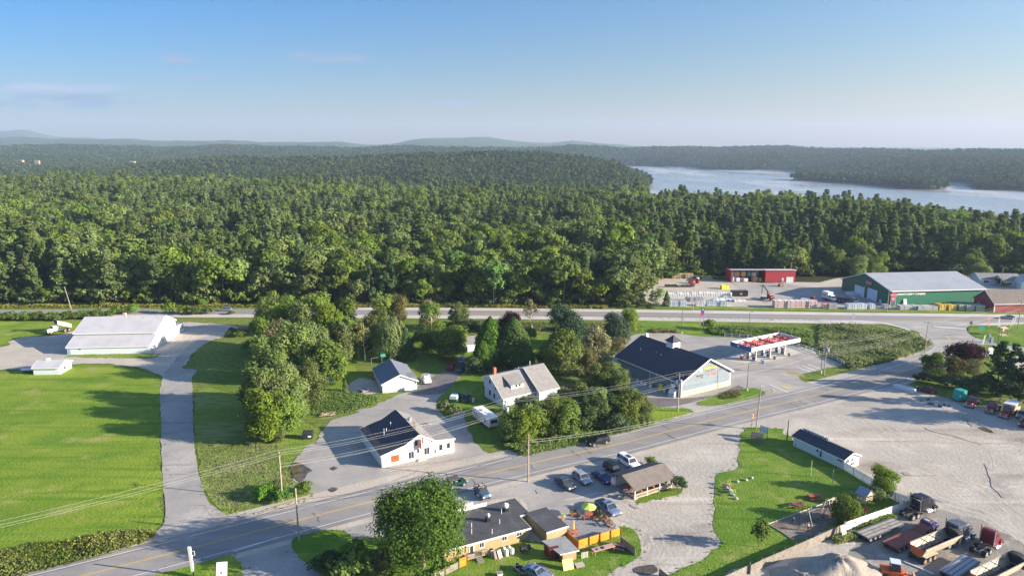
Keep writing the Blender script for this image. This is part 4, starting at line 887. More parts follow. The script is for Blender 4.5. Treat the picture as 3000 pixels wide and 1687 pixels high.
b = Bld('shed', 'small white shed with pale roof at the edge of the left field', g('z1',425,1065), g('z1',762,1060))
b.body([(0,2.1),(3.0,3.25),(6.0,2.1)], b.L-.3, 's', metal_w, r_white, over=.3)
b.box('chimney', 2.0, 2.7, 2.9, 2.9, 3.4, 3.9, white); b.win('r', 2.2, .8, 3.2, 1.6, b.L-.3)

# double garage with blue-grey roof
b = Bld('double_garage', 'white two-door garage with blue-grey shingle roof beside the parked white pickup', g('z3',503,422), g('z3',918,372))
b.body([(0,2.45),(4.5,4.4),(b.L,2.4)], 13.6, 'f', siding_w, r_blue, over=.35)
for u0, u1 in ((.95, 3.45), (5.45, 7.95)):
    d = b.rect('f', u0-.12, .02, u1+.12, 2.32, .05, trimw, 'door_frame'); dd = MB()
    for i in range(4): dd.box(u0, -.075, .05+i*.54, u1, -.052, .05+i*.54+.51)
    dd.build('garage_door', C('garage_door_cream', (.68,.66,.62), .5), d)
b.rect('f', 8.5, 1.7, 8.7, 2.0, .15, black, 'wall_lamp'); b.win('l', 3, .9, 3.9, 1.8); b.win('l', 9, .9, 9.9, 1.8)
b.box('lower_roof_patch', 5.6, -.3, 3.62, 8.9, 3.4, 3.64, r_tan)

# white restaurant
b = Bld('white_restaurant', 'white clapboard restaurant with dark lopsided roof beside the main road', g('z3',493,1325), g('z3',1370,1135))
b.body([(0,2.5),(4.8,3.66),(7.83,5.3),(10.8,3.65)], 14.8, 'f', siding_w, r_navy, over=.2)
b.body([(0,3.35),(b.L-10.83,2.95)], 8.6, 'f', siding_w, r_tan, over=.15, s0=10.83, name='wing_wall', roofname='wing_roof')
rp = MB(); rp.slab([(8.0,-.16,5.48),(11.0,-.16,3.84),(11.0,14.9,3.84),(8.0,14.9,5.48)], .03); rp.build('roof_east_slope', r_tan, b.root)
b.rect('f', 1.95, .75, 3.55, 2.1, .06, C('sign_orange_red', (.62,.085,.015)), 'sign'); sg = b.root.children[-1]
for i, (w, z) in enumerate(((1.2, 1.88), (.95, 1.66), (.7, 1.5))): b.rect('f', 2.75-w/2, z-.05, 2.75+w/2, z+.04, .075, C('sign_ink', (.25,.05,.02)), 'sign_lettering', sg)
b.winp('f', 'z3', (815,1135), (880,1200)); b.winp('f', 'z3', (888,980), (925,1050), split=1); b.winp('f', 'z3', (978,965), (992,1025), split=1)
b.winp('f', 'z3', (918,1095), (945,1138), split=1); b.winp('f', 'z3', (1005,1085), (1070,1150)); b.winp('f', 'z3', (1185,1045), (1228,1105), split=1); b.winp('f', 'z3', (1278,1025), (1318,1080), split=1)
b.door('f', 7.95, 8.6, 2.0, m=C('door_cream', (.66,.64,.55)), z0=.3)
b.box('step', 7.2, -.9, 0, 9.1, -.01, .18, concrete); b.box('step', 7.5, -.55, .18, 9.0, -.01, .33, concrete)
b.rect('f', 5.9, 2.75, 7.0, 3.9, .03, C('blue_grey_panel', (.40,.42,.45)), 'gable_panel')
m = MB().box(7.85, -1.0, 2.6, 7.93, -.06, 4.6); m.build('hanging_sign', C('sign_red', (.55,.06,.03)), b.root); MB().box(7.835, -.8, 3.0, 7.945, -.25, 3.15).box(7.835, -.8, 3.9, 7.945, -.25, 4.2).build('sign_lettering', white, b.root)
for x, y, h in ((2.9, 7.5, .95), (3.7, 8.4, .55), (5.2, 10.2, 1.0)): b.pipe('vent_pipe', x, y, 3.0, 3.9+h, .07, white)
b.pipe('exhaust_fan', 8.9, 8.6, 4.6, 5.5, .32, steel, .35)
mb = MB(); 
for k in range(16):
    t0, t1 = k/16*6.283, (k+1)/16*6.283; mb.bar((8.2, 3.6+math.cos(t0)*.75, 5.95+math.sin(t0)*.75), (8.2, 3.6+math.cos(t1)*.75, 5.95+math.sin(t1)*.75), .09)
    if k % 2 == 0: mb.bar((8.2, 3.6, 5.95), (8.2, 3.6+math.cos(t0)*.75, 5.95+math.sin(t0)*.75), .05)
mb.build('wagon_wheel', C('rust_red', (.35,.14,.1)), b.root)
b.box('rear_flat_roof', 10.9, 8.8, 0, 13.6, 11.4, 2.5, siding_w); b.box('rear_roof_deck', 10.8, 8.75, 2.5, 13.8, 11.6, 2.62, r_brown)
b.pipe('meter_mast', 11.35, -.12, .6, 3.6, .05, grey); b.rect('f', 11.25, .9, 11.7, 1.4, .18, grey, 'electric_meter')

# blue house with dormer
A = g('z5',300,690); d = Vector((math.cos(math.radians(-56)), math.sin(math.radians(-56)), 0))
b = Bld('blue_house', 'pale blue two-storey house with big dormer in front of the twin cedars', A + Vector((-d.y, d.x, 0))*0, A + d*8.6)
b.body([(0,5.35),(3.0,6.3),(8.6,2.3)], 9.6, 'f', siding_b, r_tan, over=.4, t0=0)
b.body([(0,5.6),(3.6,6.75),(10.2,2.5)], 5.6, 'f', siding_b, r_tan, over=.4, t0=9.75, name='side_wall', roofname='side_roof')
mb = MB(); mb.prism([(4.6,4.9),(7.3,3.2),(7.3,4.6),(4.6,5.2)], 3.2, 7.0); mb.build('dormer', siding_w, b.root)
MB().slab([(3.4,2.8,6.15),(7.75,2.8,4.62),(7.75,7.4,4.62),(3.4,7.4,6.15)], .14).build('dormer_roof', r_tan, b.root)
for y in (4.4, 5.4): b.win('r', y, 3.75, y+.62, 4.45, 7.3, split=1)
for u, z, w, h in ((2.2,4.2,.8,1.0), (4.9,3.4,.7,.9), (2.2,1.2,.8,1.3), (4.2,1.0,.8,1.2)): b.win('f', u, z, u+w, z+h, split=1)
b.box('chimney', 1.9, 1.2, 5.6, 2.6, 1.9, 8.0, brick); b.box('bay', -.5, .1, 2.8, 0, 5, 5.2, siding_b)
b.pipe('vent_pipe', 2.6, 8.6, 6, 7.0, .05, white); b.pipe('dish', 2.4, 12.3, 6.5, 7.4, .07, white, .4)

# small house among the trees
b = Bld('small_house', 'small grey-roofed house half hidden by trees above the red car', g('z4',515,775), g('z4',640,760))
b.body([(0,2.4),(3.2,3.9),(6.4,2.4)], 11, 's', siding_w, r_tan, over=.5); b.door('f', 1.2, 2.0, 1.9); b.win('f', 3.2, 1.0, 4.4, 2.0)

# navy roofed store
A = g('z6',918,1005); B = g('z6',1530,855)
b = Bld('store', 'grey-blue country store with big dark roof and white cupola', A, B); Wd = b.L
b.body([(0,4.15),(9.2,8.7),(Wd,4.3)], 25.2, 'f', siding_s, r_navy, over=.6, thick=.22)
b.box('plinth', -.05, -.06, .02, Wd+.05, -.01, .12, concrete)
b.rect('f', 0, .1, Wd, 1.32, .14, stone, 'stone_base'); b.rect('f', -.02, 1.32, Wd+.02, 1.46, .2, trimw, 'base_trim')
for u in (0, Wd-.22): b.rect('f', u-.01, 1.46, u+.23, 4.15, .06, trimw, 'corner_board')
b.body([(0,6.6),(6.0,4.2)], 9.0, 'f', siding_s, r_tan, over=.5, s0=13.0, t0=9.5, name='wing_wall', roofname='wing_roof')
cu = MB().box(8.2, 12.0, 7.9, 10.8, 14.6, 10.2); c0 = cu.build('cupola', trimw, b.root)
mb = MB(); q = [(7.8,11.6,10.2),(11.2,11.6,10.2),(11.2,15.0,10.2),(7.8,15.0,10.2)]; ap = (9.5,13.3,11.9)
mb.face(q[::-1]); [mb.face([q[i], q[(i+1)%4], ap]) for i in range(4)]; mb.build('cupola_roof', r_navy, c0)
for x, y, h in ((4.2,20.5,.9),(5.2,15.2,1.0),(4.9,12.9,1.0)): b.pipe('vent_pipe', x, y, 5.8, 6.3+h, .07, white)
b.box('roof_unit', 9.6, 24.2, 8.3, 10.4, 25.0, 9.6, white)
for i, (k0, k1) in enumerate((((1115,715),(1215,745)),)): pass
rx = (math.pi/2, 0, 0)
text_part('Maritime Farms', 1.0, C('letter_yellow', (.75,.55,.03)), b.root, (9.9,-.05,6.35), rx, width=4.3, bold=.02)
text_part('Country Store', .55, C('letter_slate', (.16,.17,.28)), b.root, (9.9,-.05,5.55), rx, width=3.4)
text_part('Maplestone', .6, C('letter_brown', (.14,.07,.05)), b.root, (6.3,-.05,4.75), rx, width=2.5); text_part('Cafe', .5, C('letter_brown', (.14,.07,.05)), b.root, (7.0,-.05,4.15), rx, width=.9)
text_part('DUNKIN', .42, C('letter_orange', (.85,.25,.08)), b.root, (11.3,-.05,4.85), rx, width=1.8, bold=.015); text_part('DONUTS', .42, C('letter_pink', (.75,.12,.3)), b.root, (11.3,-.05,4.35), rx, width=1.8, bold=.015)
MB().cyl((6.4,-.02,6.35),(6.4,-.12,6.35), .62, n=20).build('round_emblem', C('emblem_cream', (.72,.74,.66)), b.root); MB().cyl((6.4,-.12,6.35),(6.4,-.15,6.35), .42, n=16).build('emblem_disc', C('emblem_green', (.35,.45,.36)), b.root)
MB().cyl((9.9,-.02,4.55),(9.9,-.1,4.55), .36, n=16).build('cup_emblem', C('letter_orange', (.85,.25,.08)), b.root)
for y in (3.3, 11.5): b.box('downspout', -.16, y, 0, -.06, y+.1, 4.1, trimw)
b.box('downspout', Wd+.05, -.12, 0, Wd+.15, -.02, 4.2, trimw); b.box('downspout', -.12, -.12, 0, -.02, -.02, 4.1, trimw)
b.door('l', 19.8, 20.9, 2.1, m=C('door_grey', (.45,.5,.55))); b.box('duct', -.12, 9.0, 2.0, -.02, 9.1, 3.9, trimw)
St = b
def sitem(name, label, cat, k, x, y, fn, group=None, rz=None):
    t = thing(name, label, cat, g(k, x, y), St.ang if rz is None else rz, group); fn(t); return t
def bollard(t):
    MB().cyl((0,0,0),(0,0,.15),.55,.5,12).cyl((0,0,.15),(0,0,1.0),.48,.28,12).build('post', C('concrete_white', (.66,.64,.62), .8), t)
for i, (x, y) in enumerate(((375,812),(427,835),(471,852),(537,880))): sitem('bollard', f"pale concrete bollard by the dark side of the store, {['farthest','second','third','nearest'][i]} from the road", 'bollard', 'z6', x, y, bollard, 'bollards beside the store')
def bin_(c, r=.45, h=1.0):
    def f(t): MB().cyl((0,0,0),(0,0,h),r*.8,r,12).build('bin_body', c, t); MB().cyl((0,0,h),(0,0,h+.08),r*1.08,r*1.08,12).build('lid', C('lid_yellow', (.9,.75,.1)) if c is yellow else grey, t)
    return f
sitem('trash_bin', 'tall yellow bin against the store side wall', 'bin', 'z6', 667, 915, bin_(yellow, .6, 1.6)); sitem('trash_bin', 'short pale yellow bin beside the white ice chest', 'bin', 'z6', 712, 940, bin_(C('pale_yellow', (.75,.7,.3)), .42, 1.1)); sitem('trash_bin', 'small orange-yellow bin at the far end of the store side wall', 'bin', 'z6', 287, 745, bin_(C('amber', (.8,.45,.05)), .5, 1.0))
def icebox(t):
    MB().box(-.9,-.7,.1,.9,.7,1.3).build('cabinet', white, t, bevel=.05); MB().hexa([(-.9,-.7,1.3),(.9,-.7,1.3),(.9,.7,1.3),(-.9,.7,1.3)], [(-.9,.1,1.9),(.9,.1,1.9),(.9,.7,1.9),(-.9,.7,1.9)]).build('sloped_top', white, t); text_part('ICE', .55, C('ice_black', (.03,.03,.05)), t, (-.1,-.73,.75), (math.pi/2,0,0), width=1.1)
    MB().box(-.9,.72,.1,.1,.8,3.0).build('back_panel', white, t)
sitem('ice_chest', 'white ice merchandiser at the front corner of the store', 'ice chest', 'z6', 815, 990, icebox, rz=St.ang-math.pi*.42)
def acunit(t): MB().box(-.8,-.5,.1,.8,.5,1.3).build('casing', grey, t, bevel=.04); MB().cyl((0,-.5,.7),(0,-.56,.7),.42,n=16).build('fan_grille', black, t)
sitem('condenser', 'grey condenser unit against the store side wall', 'condenser', 'z6', 560, 855, acunit, rz=St.ang+math.pi/2)

# fuel canopy with orange framed top
A = g('z6',1820,540); b = Bld('fuel_canopy', 'white fuel station canopy with orange steel on its open top', A + Vector((0,0,0)), A + Vector((math.cos(math.radians(30)), math.sin(math.radians(30)), 0))*13.8)
x0, x1, y0, y1, zb, zt = -4.6, 16.7, -3.2, 4.6, 4.15, 5.35
mb = MB(); mb.box(x0, y0, zb, x1, y0+.18, zt); mb.box(x0, y1-.18, zb, x1, y1, zt); mb.box(x1-.18, y0+.18, zb, x1, y1-.18, zt); mb.build('fascia', white, b.root)
navy = C('fascia_blue', (.012,.075,.24), .4); MB().box(x0-.06, y0-.03, zb-.05, x0+.12, y1+.03, zt+.04).build('blue_fascia', navy, b.root)
MB().box(x0+.2, y0+.2, zb+.05, x1-.2, y1-.2, zb+.25).build('deck', C('deck_blue_grey', (.26,.29,.42), .6), b.root)
fr = MB(); orr = C('steel_orange', (.75,.12,.035), .6)
for y in (-1.4, .7, 2.8): fr.box(x0+.4, y-.28, zb+.42, x1-.6, y+.28, zb+.62)
fr.build('orange_beam', orr, b.root); fr = MB()
for x in (0.2, 6.4, 12.8):
    for j in range(4): fr.bar((x+.3*j-.6, y0+.5+j*1.1, zb+.7), (x+.3*j+.5, y0+1.5+j*1.2, zb+1.15), .3, .25)
    fr.bar((x, y0+.4, zb+.62), (x, y1-.4, zb+.85), .3, .3)
    for yy in (-2.0, -.5, 1.2, 3.0): fr.bar((x-.9, yy, zb+.65), (x+.8, yy+.6, zb+1.0), .22, .22)
fr.build('orange_truss', C('steel_dark_red', (.42,.03,.02), .6), b.root)
st = MB(); 
for i in range(17): st.box(x0+1+i*1.25, y1-.2, zb+.5, x0+1.06+i*1.25, y1-.185, zt-.1)
st.build('stud_marks', grey, b.root)
for x in (.2, 6.4, 12.8):
    for y in (-.9, 2.3): MB().box(x-.16, y-.16, 0, x+.16, y+.16, zb+.05).build('column', C('column_tan', (.50,.44,.42), .6), b.root)
e = C('letter_green', (.10,.28,.12)); text_part('Maritime Energy', .5, e, b.root, (13.0, y0-.02, zb+.6), rx, width=4.6)
text_part('M', .9, white, b.root, (x0-.08, 1.6, zb+.6), (math.pi/2, 0, -math.pi/2), bold=.03)
Cn = b
for i, x in enumerate((.2, 6.4, 12.8)):
    nm = ('nearest', 'middle', 'farthest')[i]
    isl = MB().box(-.5,-2.3,0,.5,2.3,.15).build('pump_island', concrete, None); isl.location = Cn.w(x, .7); isl.rotation_euler.z = Cn.ang; tag(isl, f'raised concrete fuel island, {nm} of three from the store', 'fuel island', 'fuel islands')
    for j, y in enumerate((-.9+.7, 1.5+.2)):
        t = thing('fuel_pump', f"white fuel pump on the {nm} island from the store, {('front','back')[j]} one", 'fuel pump', Cn.w(x, y) + Vector((0,0,.15)), Cn.ang, 'fuel pumps')
        MB().box(-.28,-.4,0,.28,.4,1.0).build('lower_cabinet', C('pump_blue', (.1,.15,.3), .4), t, bevel=.03); MB().box(-.3,-.42,1.0,.3,.42,2.1).build('upper_cabinet', white, t, bevel=.04); MB().box(-.32,-.3,1.25,-.30,.3,1.75).box(.30,-.3,1.25,.32,.3,1.75).build('screen', black, t)
        MB().bar((.33,.3,1.2),(.42,.3,.4),.05).bar((.42,.3,.4),(.33,.1,.3),.05).build('hose', rubber, t)
    t = thing('trash_bin', f'bin standing at the end of the {nm} fuel island from the store', 'bin', Cn.w(x, -2.6 if i else -3.6), 0, 'bins at the fuel islands'); bin_(black if i else blue, .4, 1.0)(t)
ctr = Cn.w(-2.1, 2.3); t = thing('display_rack', 'small red rack beside the first fuel island', 'rack', ctr, Cn.ang); MB().box(-.35,-.35,0,.35,.35,1.2).build('cabinet', C('rack_red', (.7,.18,.1)), t); MB().box(-.4,-.4,1.2,.4,.4,1.5).build('header', white, t)
t = thing('squeegee_stand', 'yellow-green squeegee stand by the first fuel island', 'stand', Cn.w(1.0,-2.4), Cn.ang); MB().cyl((0,0,0),(0,0,.9),.22,.25,10).build('bucket', C('lime', (.6,.75,.2)), t); MB().bar((0,0,.8),(.2,0,1.5),.05).build('handle', wood, t)

# office with roof sign
b = Bld('office', 'long low white office with dark roof and lettered sign along its ridge', g('y5',835,605), g('y5',1550,945)); Lo = b.L
b.body([(0,2.2),(2.15,3.15),(4.3,2.2)], Lo, 's', siding_w, r_navy, over=.3)
b.door('f', 5.8, 6.6, 1.85, m=C('door_light', (.6,.66,.72))); b.win('f', 6.0, 1.2, 6.4, 1.75, off=-.05, split=1); b.rect('f', 6.85, .5, 7.15, 2.0, .06, glass, 'side_light')
b.winp('f', 'y5', (1365,715), (1430,755)); b.winp('f', 'y5', (1470,770), (1535,840)); b.win('f', 2.9, 1.7, 3.3, 1.9, split=1); b.rect('f', .5, .4, .8, .6, .05, black, 'vent')
b.win('r', .5, 1.3, 1.3, 2.0, Lo); b.win('r', 2.0, 1.5, 2.6, 1.9, Lo, split=1); b.win('r', 1.9, .6, 2.9, 1.0, Lo)
sg = MB().box(.3, 2.1, 3.2, 6.8, 2.16, 3.85).build('roof_sign', white, b.root); text_part('WE MOVE THE EARTH', .48, C('sign_black', (.02,.02,.03)), sg, (3.5, 2.08, 3.53), rx, width=5.6, bold=.012)
MB().box(.3, 2.62, 3.1, 6.8, 2.68, 3.8).build('back_sign', white, b.root); MB().bar((.35,2.16,3.8),(.35,2.62,3.8),.06).bar((6.7,2.16,3.8),(6.7,2.62,3.8),.06).bar((5.6,2.16,3.8),(5.6,2.62,3.8),.3,.03).build('sign_brace', C('cream', (.7,.68,.5)), b.root)
Of = b

# green lumber warehouse
b = Bld('lumber_warehouse', 'long dark green metal lumber warehouse with grey roof', g('z8',885,590), g('z8',2055,560)); Lw = b.L
b.body([(0,6.3),(17,10.2),(33.5,4.9)], Lw, 's', metal_g, r_grey, over=.5, thick=.2)
for k0, k1 in (((455,285),(560,435)), ((615,335),(718,490))):
    p0, p1 = b.P('l', 'z8', *k0), b.P('l', 'z8', *k1); u0, u1 = sorted((p0[0], p1[0]))
    d = b.rect('l', u0, .02, u1, 4.2 if k0[0] < 600 else 4.6, .1, C('door_blue_white', (.62,.68,.80), .5), 'overhead_door'); b.rect('l', u0-.25, 0, u0, 4.7, .13, trimw, 'door_jamb', d)
dk = C('panel_green_dark', (.006,.055,.035), .5); 
text_part('Hammond Lumber Company', 1.25, C('letter_white', (.8,.85,.8)), b.root, (7.9,-.06,4.95), rx, width=13.2, bold=.04)
ov = MB().cyl((-.05,14.4,6.7),(-.22,14.4,6.7), 1.0, n=24).build('oval_sign', C('oval_red', (.45,.06,.10)), b.root); ov.scale = (1,2.1,1.25); ov.location = (0,14.4*(1-2.1),6.7*(1-1.25))
MB().box(-.28,12.6,6.3,-.23,16.2,7.2).build('sign_band', C('band_pink', (.75,.55,.6)), b.root); text_part('HAMMOND', .7, C('oval_red', (.45,.06,.10)), b.root, (-.3,14.4,6.75), (math.pi/2,0,-math.pi/2), width=3.2, bold=.03)
b.box('loading_dock', -3.6, 19.5, 0, -.1, 24.5, 1.1, white); b.box('gutter', 0, -.75, 6.0, Lw, -.55, 6.25, trimw)
LW = b

# red lumber store at the right edge
A = g('z8',2190,665); b = Bld('lumber_store', 'red clapboard lumber store with brown roof beside the green warehouse', A, A + Vector((26, 1.4, 0)))
b.body([(0,3.6),(5.5,7.6),(11.0,3.6)], 19, 's', red_clap, r_brown, over=.5, thick=.2)
b.win('l', 8.2, .9, 9.0, 2.2, split=1); b.box('corner_board', -.1, -.1, 0, .2, .15, 3.6, trimw)
# red open shed in the yard
b = Bld('open_shed', 'red metal shed at the back of the yard with an open storage bay', g('z7',1470,290), g('z7',2270,290)); Lr = b.L
b.body([(0,5.9),(8,4.9)], Lr*.47, 's', metal_r, r_white, over=.3, t0=Lr*.53)
mb = MB(); mb.box(-.3,0,0,0,8,5.6); mb.box(0,7.8,0,Lr*.53-.05,8,4.9); mb.build('bay_wall', metal_r, b.root)
MB().slab([(-.6,-.6,6.05),(Lr*.53-.35,-.6,6.05),(Lr*.53-.35,8.3,5.0),(-.6,8.3,5.0)], .15).build('bay_roof', r_white, b.root)
for x in (.1, 5.4, 10.6): MB().box(x,0,0,x+.3,.3,5.85).build('bay_post', C('post_brown', (.25,.1,.07)), b.root)
MB().box(0,7.6,1.5,Lr*.52,7.75,4.6).build('back_panel', C('panel_cream', (.55,.55,.5)), b.root); b.rect('f', Lr*.86, .02, Lr*.97, 2.6, .08, white, 'garage_door'); b.door('f', Lr*.79, Lr*.82, 2.1)
OS = b

# picnic pavilion
A = g('y2',1345,610); b = Bld('picnic_pavilion', 'open picnic pavilion with shingled roof beside the parked cars', A, g('y2',1745,480)); Lp = b.L; Dp = 5.6
mb = MB(); mb.slab([(-.8,-.9,2.35),(Lp+.5,-.9,2.35),(Lp+.5,Dp*.5,3.75),(-.8,Dp*.5,3.75)], .14); mb.build('roof_front', r_brown, b.root)
MB().slab([(-.8,Dp*.5,3.75),(Lp+.5,Dp*.5,3.75),(Lp+.5,Dp+.9,2.35),(-.8,Dp+.9,2.35)], .14).build('roof_back', r_navy, b.root)
MB().prism([(0,2.3),(Dp,2.3),(Dp/2,3.6)], .0, .12, plane='yz').prism([(0,2.3),(Dp,2.3),(Dp/2,3.6)], Lp-.12, Lp, plane='yz').build('gable_panel', tan_w, b.root)
for x in (0, Lp*.33, Lp*.67, Lp):
    for y in (0, Dp): MB().box(x-.08,y-.08,0,x+.08,y+.08,2.4).build('post', C('post_white', (.66,.62,.56)), b.root)
for y in (0, Dp):
    mb = MB(); mb.box(0,y-.05,.85,Lp,y+.05,.95); mb.box(0,y-.05,.2,Lp,y+.05,.3)
    for i in range(int(Lp/.28)): mb.box(.1+i*.28,y-.03,.3,.18+i*.28,y+.03,.85)
    mb.build('railing', C('rail_cream', (.58,.47,.38)), b.root)
MB().box(0,0,.02,Lp,Dp,.22).build('deck', wood, b.root)
Pv = b

# tan restaurant block at the bottom
A = g('y1',1325,1215); B = g('y1',2140,990)
b = Bld('tan_restaurant', 'tan flat-roofed restaurant with black roof and exhaust fans behind the big maple', A, B); L1 = b.L
mb = MB(); mb.box(-3.2,.0,0,L1,9.0,2.05); mb.box(L1,3.9,0,L1+2.0,9.0,2.05); mb.build('wall', tan_w, b.root)
MB().box(-3.5,-.35,2.05,L1+.25,9.3,2.25).box(L1+.25,3.7,2.05,L1+2.2,9.3,2.25).build('roof', r_black, b.root)
MB().box(-3.5,-.42,2.0,L1+.3,-.36,2.28).box(L1+.27,-.36,2.0,L1+.33,3.7,2.28).box(L1+.33,3.62,2.0,L1+2.26,3.69,2.28).build('fascia', trimw, b.root)
b.door('f', .95, 1.75, 1.75, m=C('door_frame_white', (.7,.7,.66))); b.rect('f', 1.08, .35, 1.62, 1.65, .08, glass, 'door_glass')
for k0, k1 in (((1525,1032),(1580,1072)), ((1810,942),(1868,985)), ((1995,882),(2055,925))): b.winp('f', 'y1', k0, k1)
for x, y, m_, r in ((6.2,4.6,steel,.32),(10.2,6.2,white,.42)): MB().box(x-.35,y-.35,2.25,x+.35,y+.35,2.9).build('fan_curb', black, b.root); MB().cyl((x,y,2.9),(x,y,3.3),r,r*1.25,14).cyl((x,y,3.3),(x,y,3.6),r*1.25,r*.6,14).build('exhaust_fan', m_, b.root)
for x, y in ((3.0,3.9),(7.5,2.9),(2.3,2.2),(5.2,.8),(9.1,5.6)): b.pipe('vent_pipe', x, y, 2.2, 3.1, .05, white)
for x0_, x1_, z_ in ((1.5,3.6,2.9),(3.6,5.5,3.5),(5.5,8.0,2.9)): MB().box(x0_,9.1,2.2,x1_,9.18,z_).build('parapet_sign', white, b.root); MB().bar((x0_+.4,8.2,2.27),(x0_+.4,9.1,z_-.1),.05).build('sign_brace', wood, b.root)
MB().box(.0,-1.5,.45,3.6,-.01,.55).build('porch', wood, b.root)
def lattice(mb, x0, x1, y, z0, z1):
    mb.box(x0,y-.03,z1-.06,x1,y+.03,z1); mb.box(x0,y-.03,z0,x1,y+.03,z0+.06); n = int((x1-x0)/.18)
    for i in range(n): mb.bar((x0+i*.18,y,z0),(x0+min((i+2)*.18,x1-x0),y,z1),.03); mb.bar((x0+(i+1)*.18,y-.02,z0),(x0+max(i-1,0)*.18,y-.02,z1),.03)
mb = MB(); lattice(mb, -.1, 1.3, -1.5, .5, 1.2); lattice(mb, 2.4, 3.6, -1.5, .5, 1.3); mb.build('lattice_rail', C('lattice_tan', (.5,.4,.28)), b.root)
mb = MB(); 
for i in range(4): mb.box(1.4,-1.8-i*.28,.34-i*.1,2.4,-1.53-i*.28,.39-i*.1)
mb.build('steps', wood, b.root)
T1 = b
A = g('y2',380,1110); B = g('y2',600,1040); b = Bld('annex', 'small tan annex with black flat roof between the restaurant and the patio', A, B)
MB().box(0,0,0,b.L,6.4,2.2).build('wall', tan_w, b.root); MB().box(-.15,-.15,2.2,b.L+.15,6.6,2.38).build('roof', r_black, b.root); MB().box(-.17,-.22,2.14,b.L+.17,-.16,2.4).build('fascia', trimw, b.root)
A = g('y2',555,1300); b = Bld('lean_to', 'low tan lean-to shed with grey roof below the annex', A, A + Vector((math.cos(.36), math.sin(.36), 0))*2.3)
MB().box(0,0,0,2.3,1.6,1.6).build('wall', tan_w, b.root); MB().box(-1.7,1.2,0,-.05,3.2,1.9).build('back_wall', C('dark_red_wall', (.12,.02,.02)), b.root)
MB().slab([(-.6,-.35,1.72),(2.6,-.35,1.72),(2.0,3.6,2.05),(-2.0,3.6,2.05)], .12).build('roof', mat('grey_felt', (.26,.27,.27), .85, [((.2,.2,.2), 1, .4, .7)]), b.root)
MB().bar((-.6,-.38,1.68),(2.6,-.38,1.68),.06,.16).build('fascia', trimw, b.root)
# houses at the far right
for nm, lb, A, w, d_, hh, rf, wl in (('white_house','white house with small front porch behind the lumber store', g('c4',960,585), 26, 8, 2.6, r_tan, siding_w), ('grey_house','pale grey house shaded by trees behind the lumber warehouse', g('c4',300,520), 17, 9, 2.6, r_tan, siding_b)):
    b = Bld(nm, lb, A, A + Vector((w, -2.0, 0))); b.body([(0,hh),(d_/2,hh+2.0),(d_,hh)], b.L, 's', wl, rf, over=.5); b.win('f', 1.5, .9, 3.4, 2.0); b.win('f', w*.75, .9, w*.75+1.4, 2.0); b.door('f', w*.5, w*.5+.9, 2.0)
    if nm == 'white_house':
        b.body([(0,2.4),(2.4,3.9),(4.8,2.4)], 3.2, 'f', siding_w, r_navy, over=.3, s0=6.0, t0=-3.2, name='porch_wall', roofname='porch_roof'); b.door('f', 8.0, 8.8, 1.9, off=-3.2, m=C('door_dark', (.2,.12,.08)))
A = g('c4',1290,690); b = Bld('blue_cottage', 'light blue cottage cut by the right edge beside the lumber store', A + Vector((4,2,0)), A + Vector((12,0,0))); b.body([(0,3),(4,5.4),(8,3)], 9, 'f', siding_b, r_white, over=.3); b.win('f', 4.4, 1.2, 6.2, 2.6)
A = g('w6',1700,880); b = Bld('red_roofed_barn', 'dark red roofed building behind the pines at the right edge', A + Vector((3,0,0)), A + Vector((17,-6,0))); b.body([(0,2.4),(4,4.2),(8,2.4)], b.L, 's', tan_w, C('roof_dark_red', (.20,.06,.07), .7), over=.4); b.win('f', 3, .9, 4.4, 1.9)
A = g('z8',520,190); b = Bld('woodland_cottage', 'cream cottage glimpsed between trunks behind the lumber warehouse', A, A + Vector((9,-1,0))); b.body([(0,2.6),(3.5,4.6),(7,2.6)], b.L, 's', C('cream_wall', (.62,.55,.42)), r_brown, over=.4); b.win('f', 2, .9, 3.2, 2.0)
# far houses in the valley
for i, (x, y, dd, w) in enumerate(((1165,549,1010,12),(1190,549,1015,20),(1735,551,960,22),(40,466,2050,20),(95,468,2060,12),(376,469,1900,12))):
    X = (x-1500)/2068*dd; z = terr1(X, dd); A = Vector((X, dd, 0)); z = max(z, hz(y, dd)-8)
    b = Bld('far_house', ['small white house left of the pair in the clearing beyond the near woods','wide white house right of the pair in the clearing beyond the near woods','low pale house by the river bank beyond the near woods','pale long building far left on the wooded slope','smaller pale building just right of the long one on the far left slope','tiny white house alone on the distant wooded slope'][i], A, A + Vector((w,0,0)), 'house'); b.root.location.z = z
    b.body([(0,2.6),(4,4.6),(8,2.6)], w, 's', siding_w if i in (0,1,2) else tan_w, r_tan, over=.5, zb=-14)
X = (1699-1500)/2068*955; A = Vector((X, 955, 0)); t = thing('silo', 'dark blue silo standing by the river bank beyond the near woods', 'silo', (X, 955, terr1(X,955))); MB().cyl((0,0,0),(0,0,17),4,4,16).build('shell', C('silo_blue', (.03,.08,.3), .4), t); MB().cyl((0,0,17),(0,0,19),4,.5,16).build('dome', grey, t)
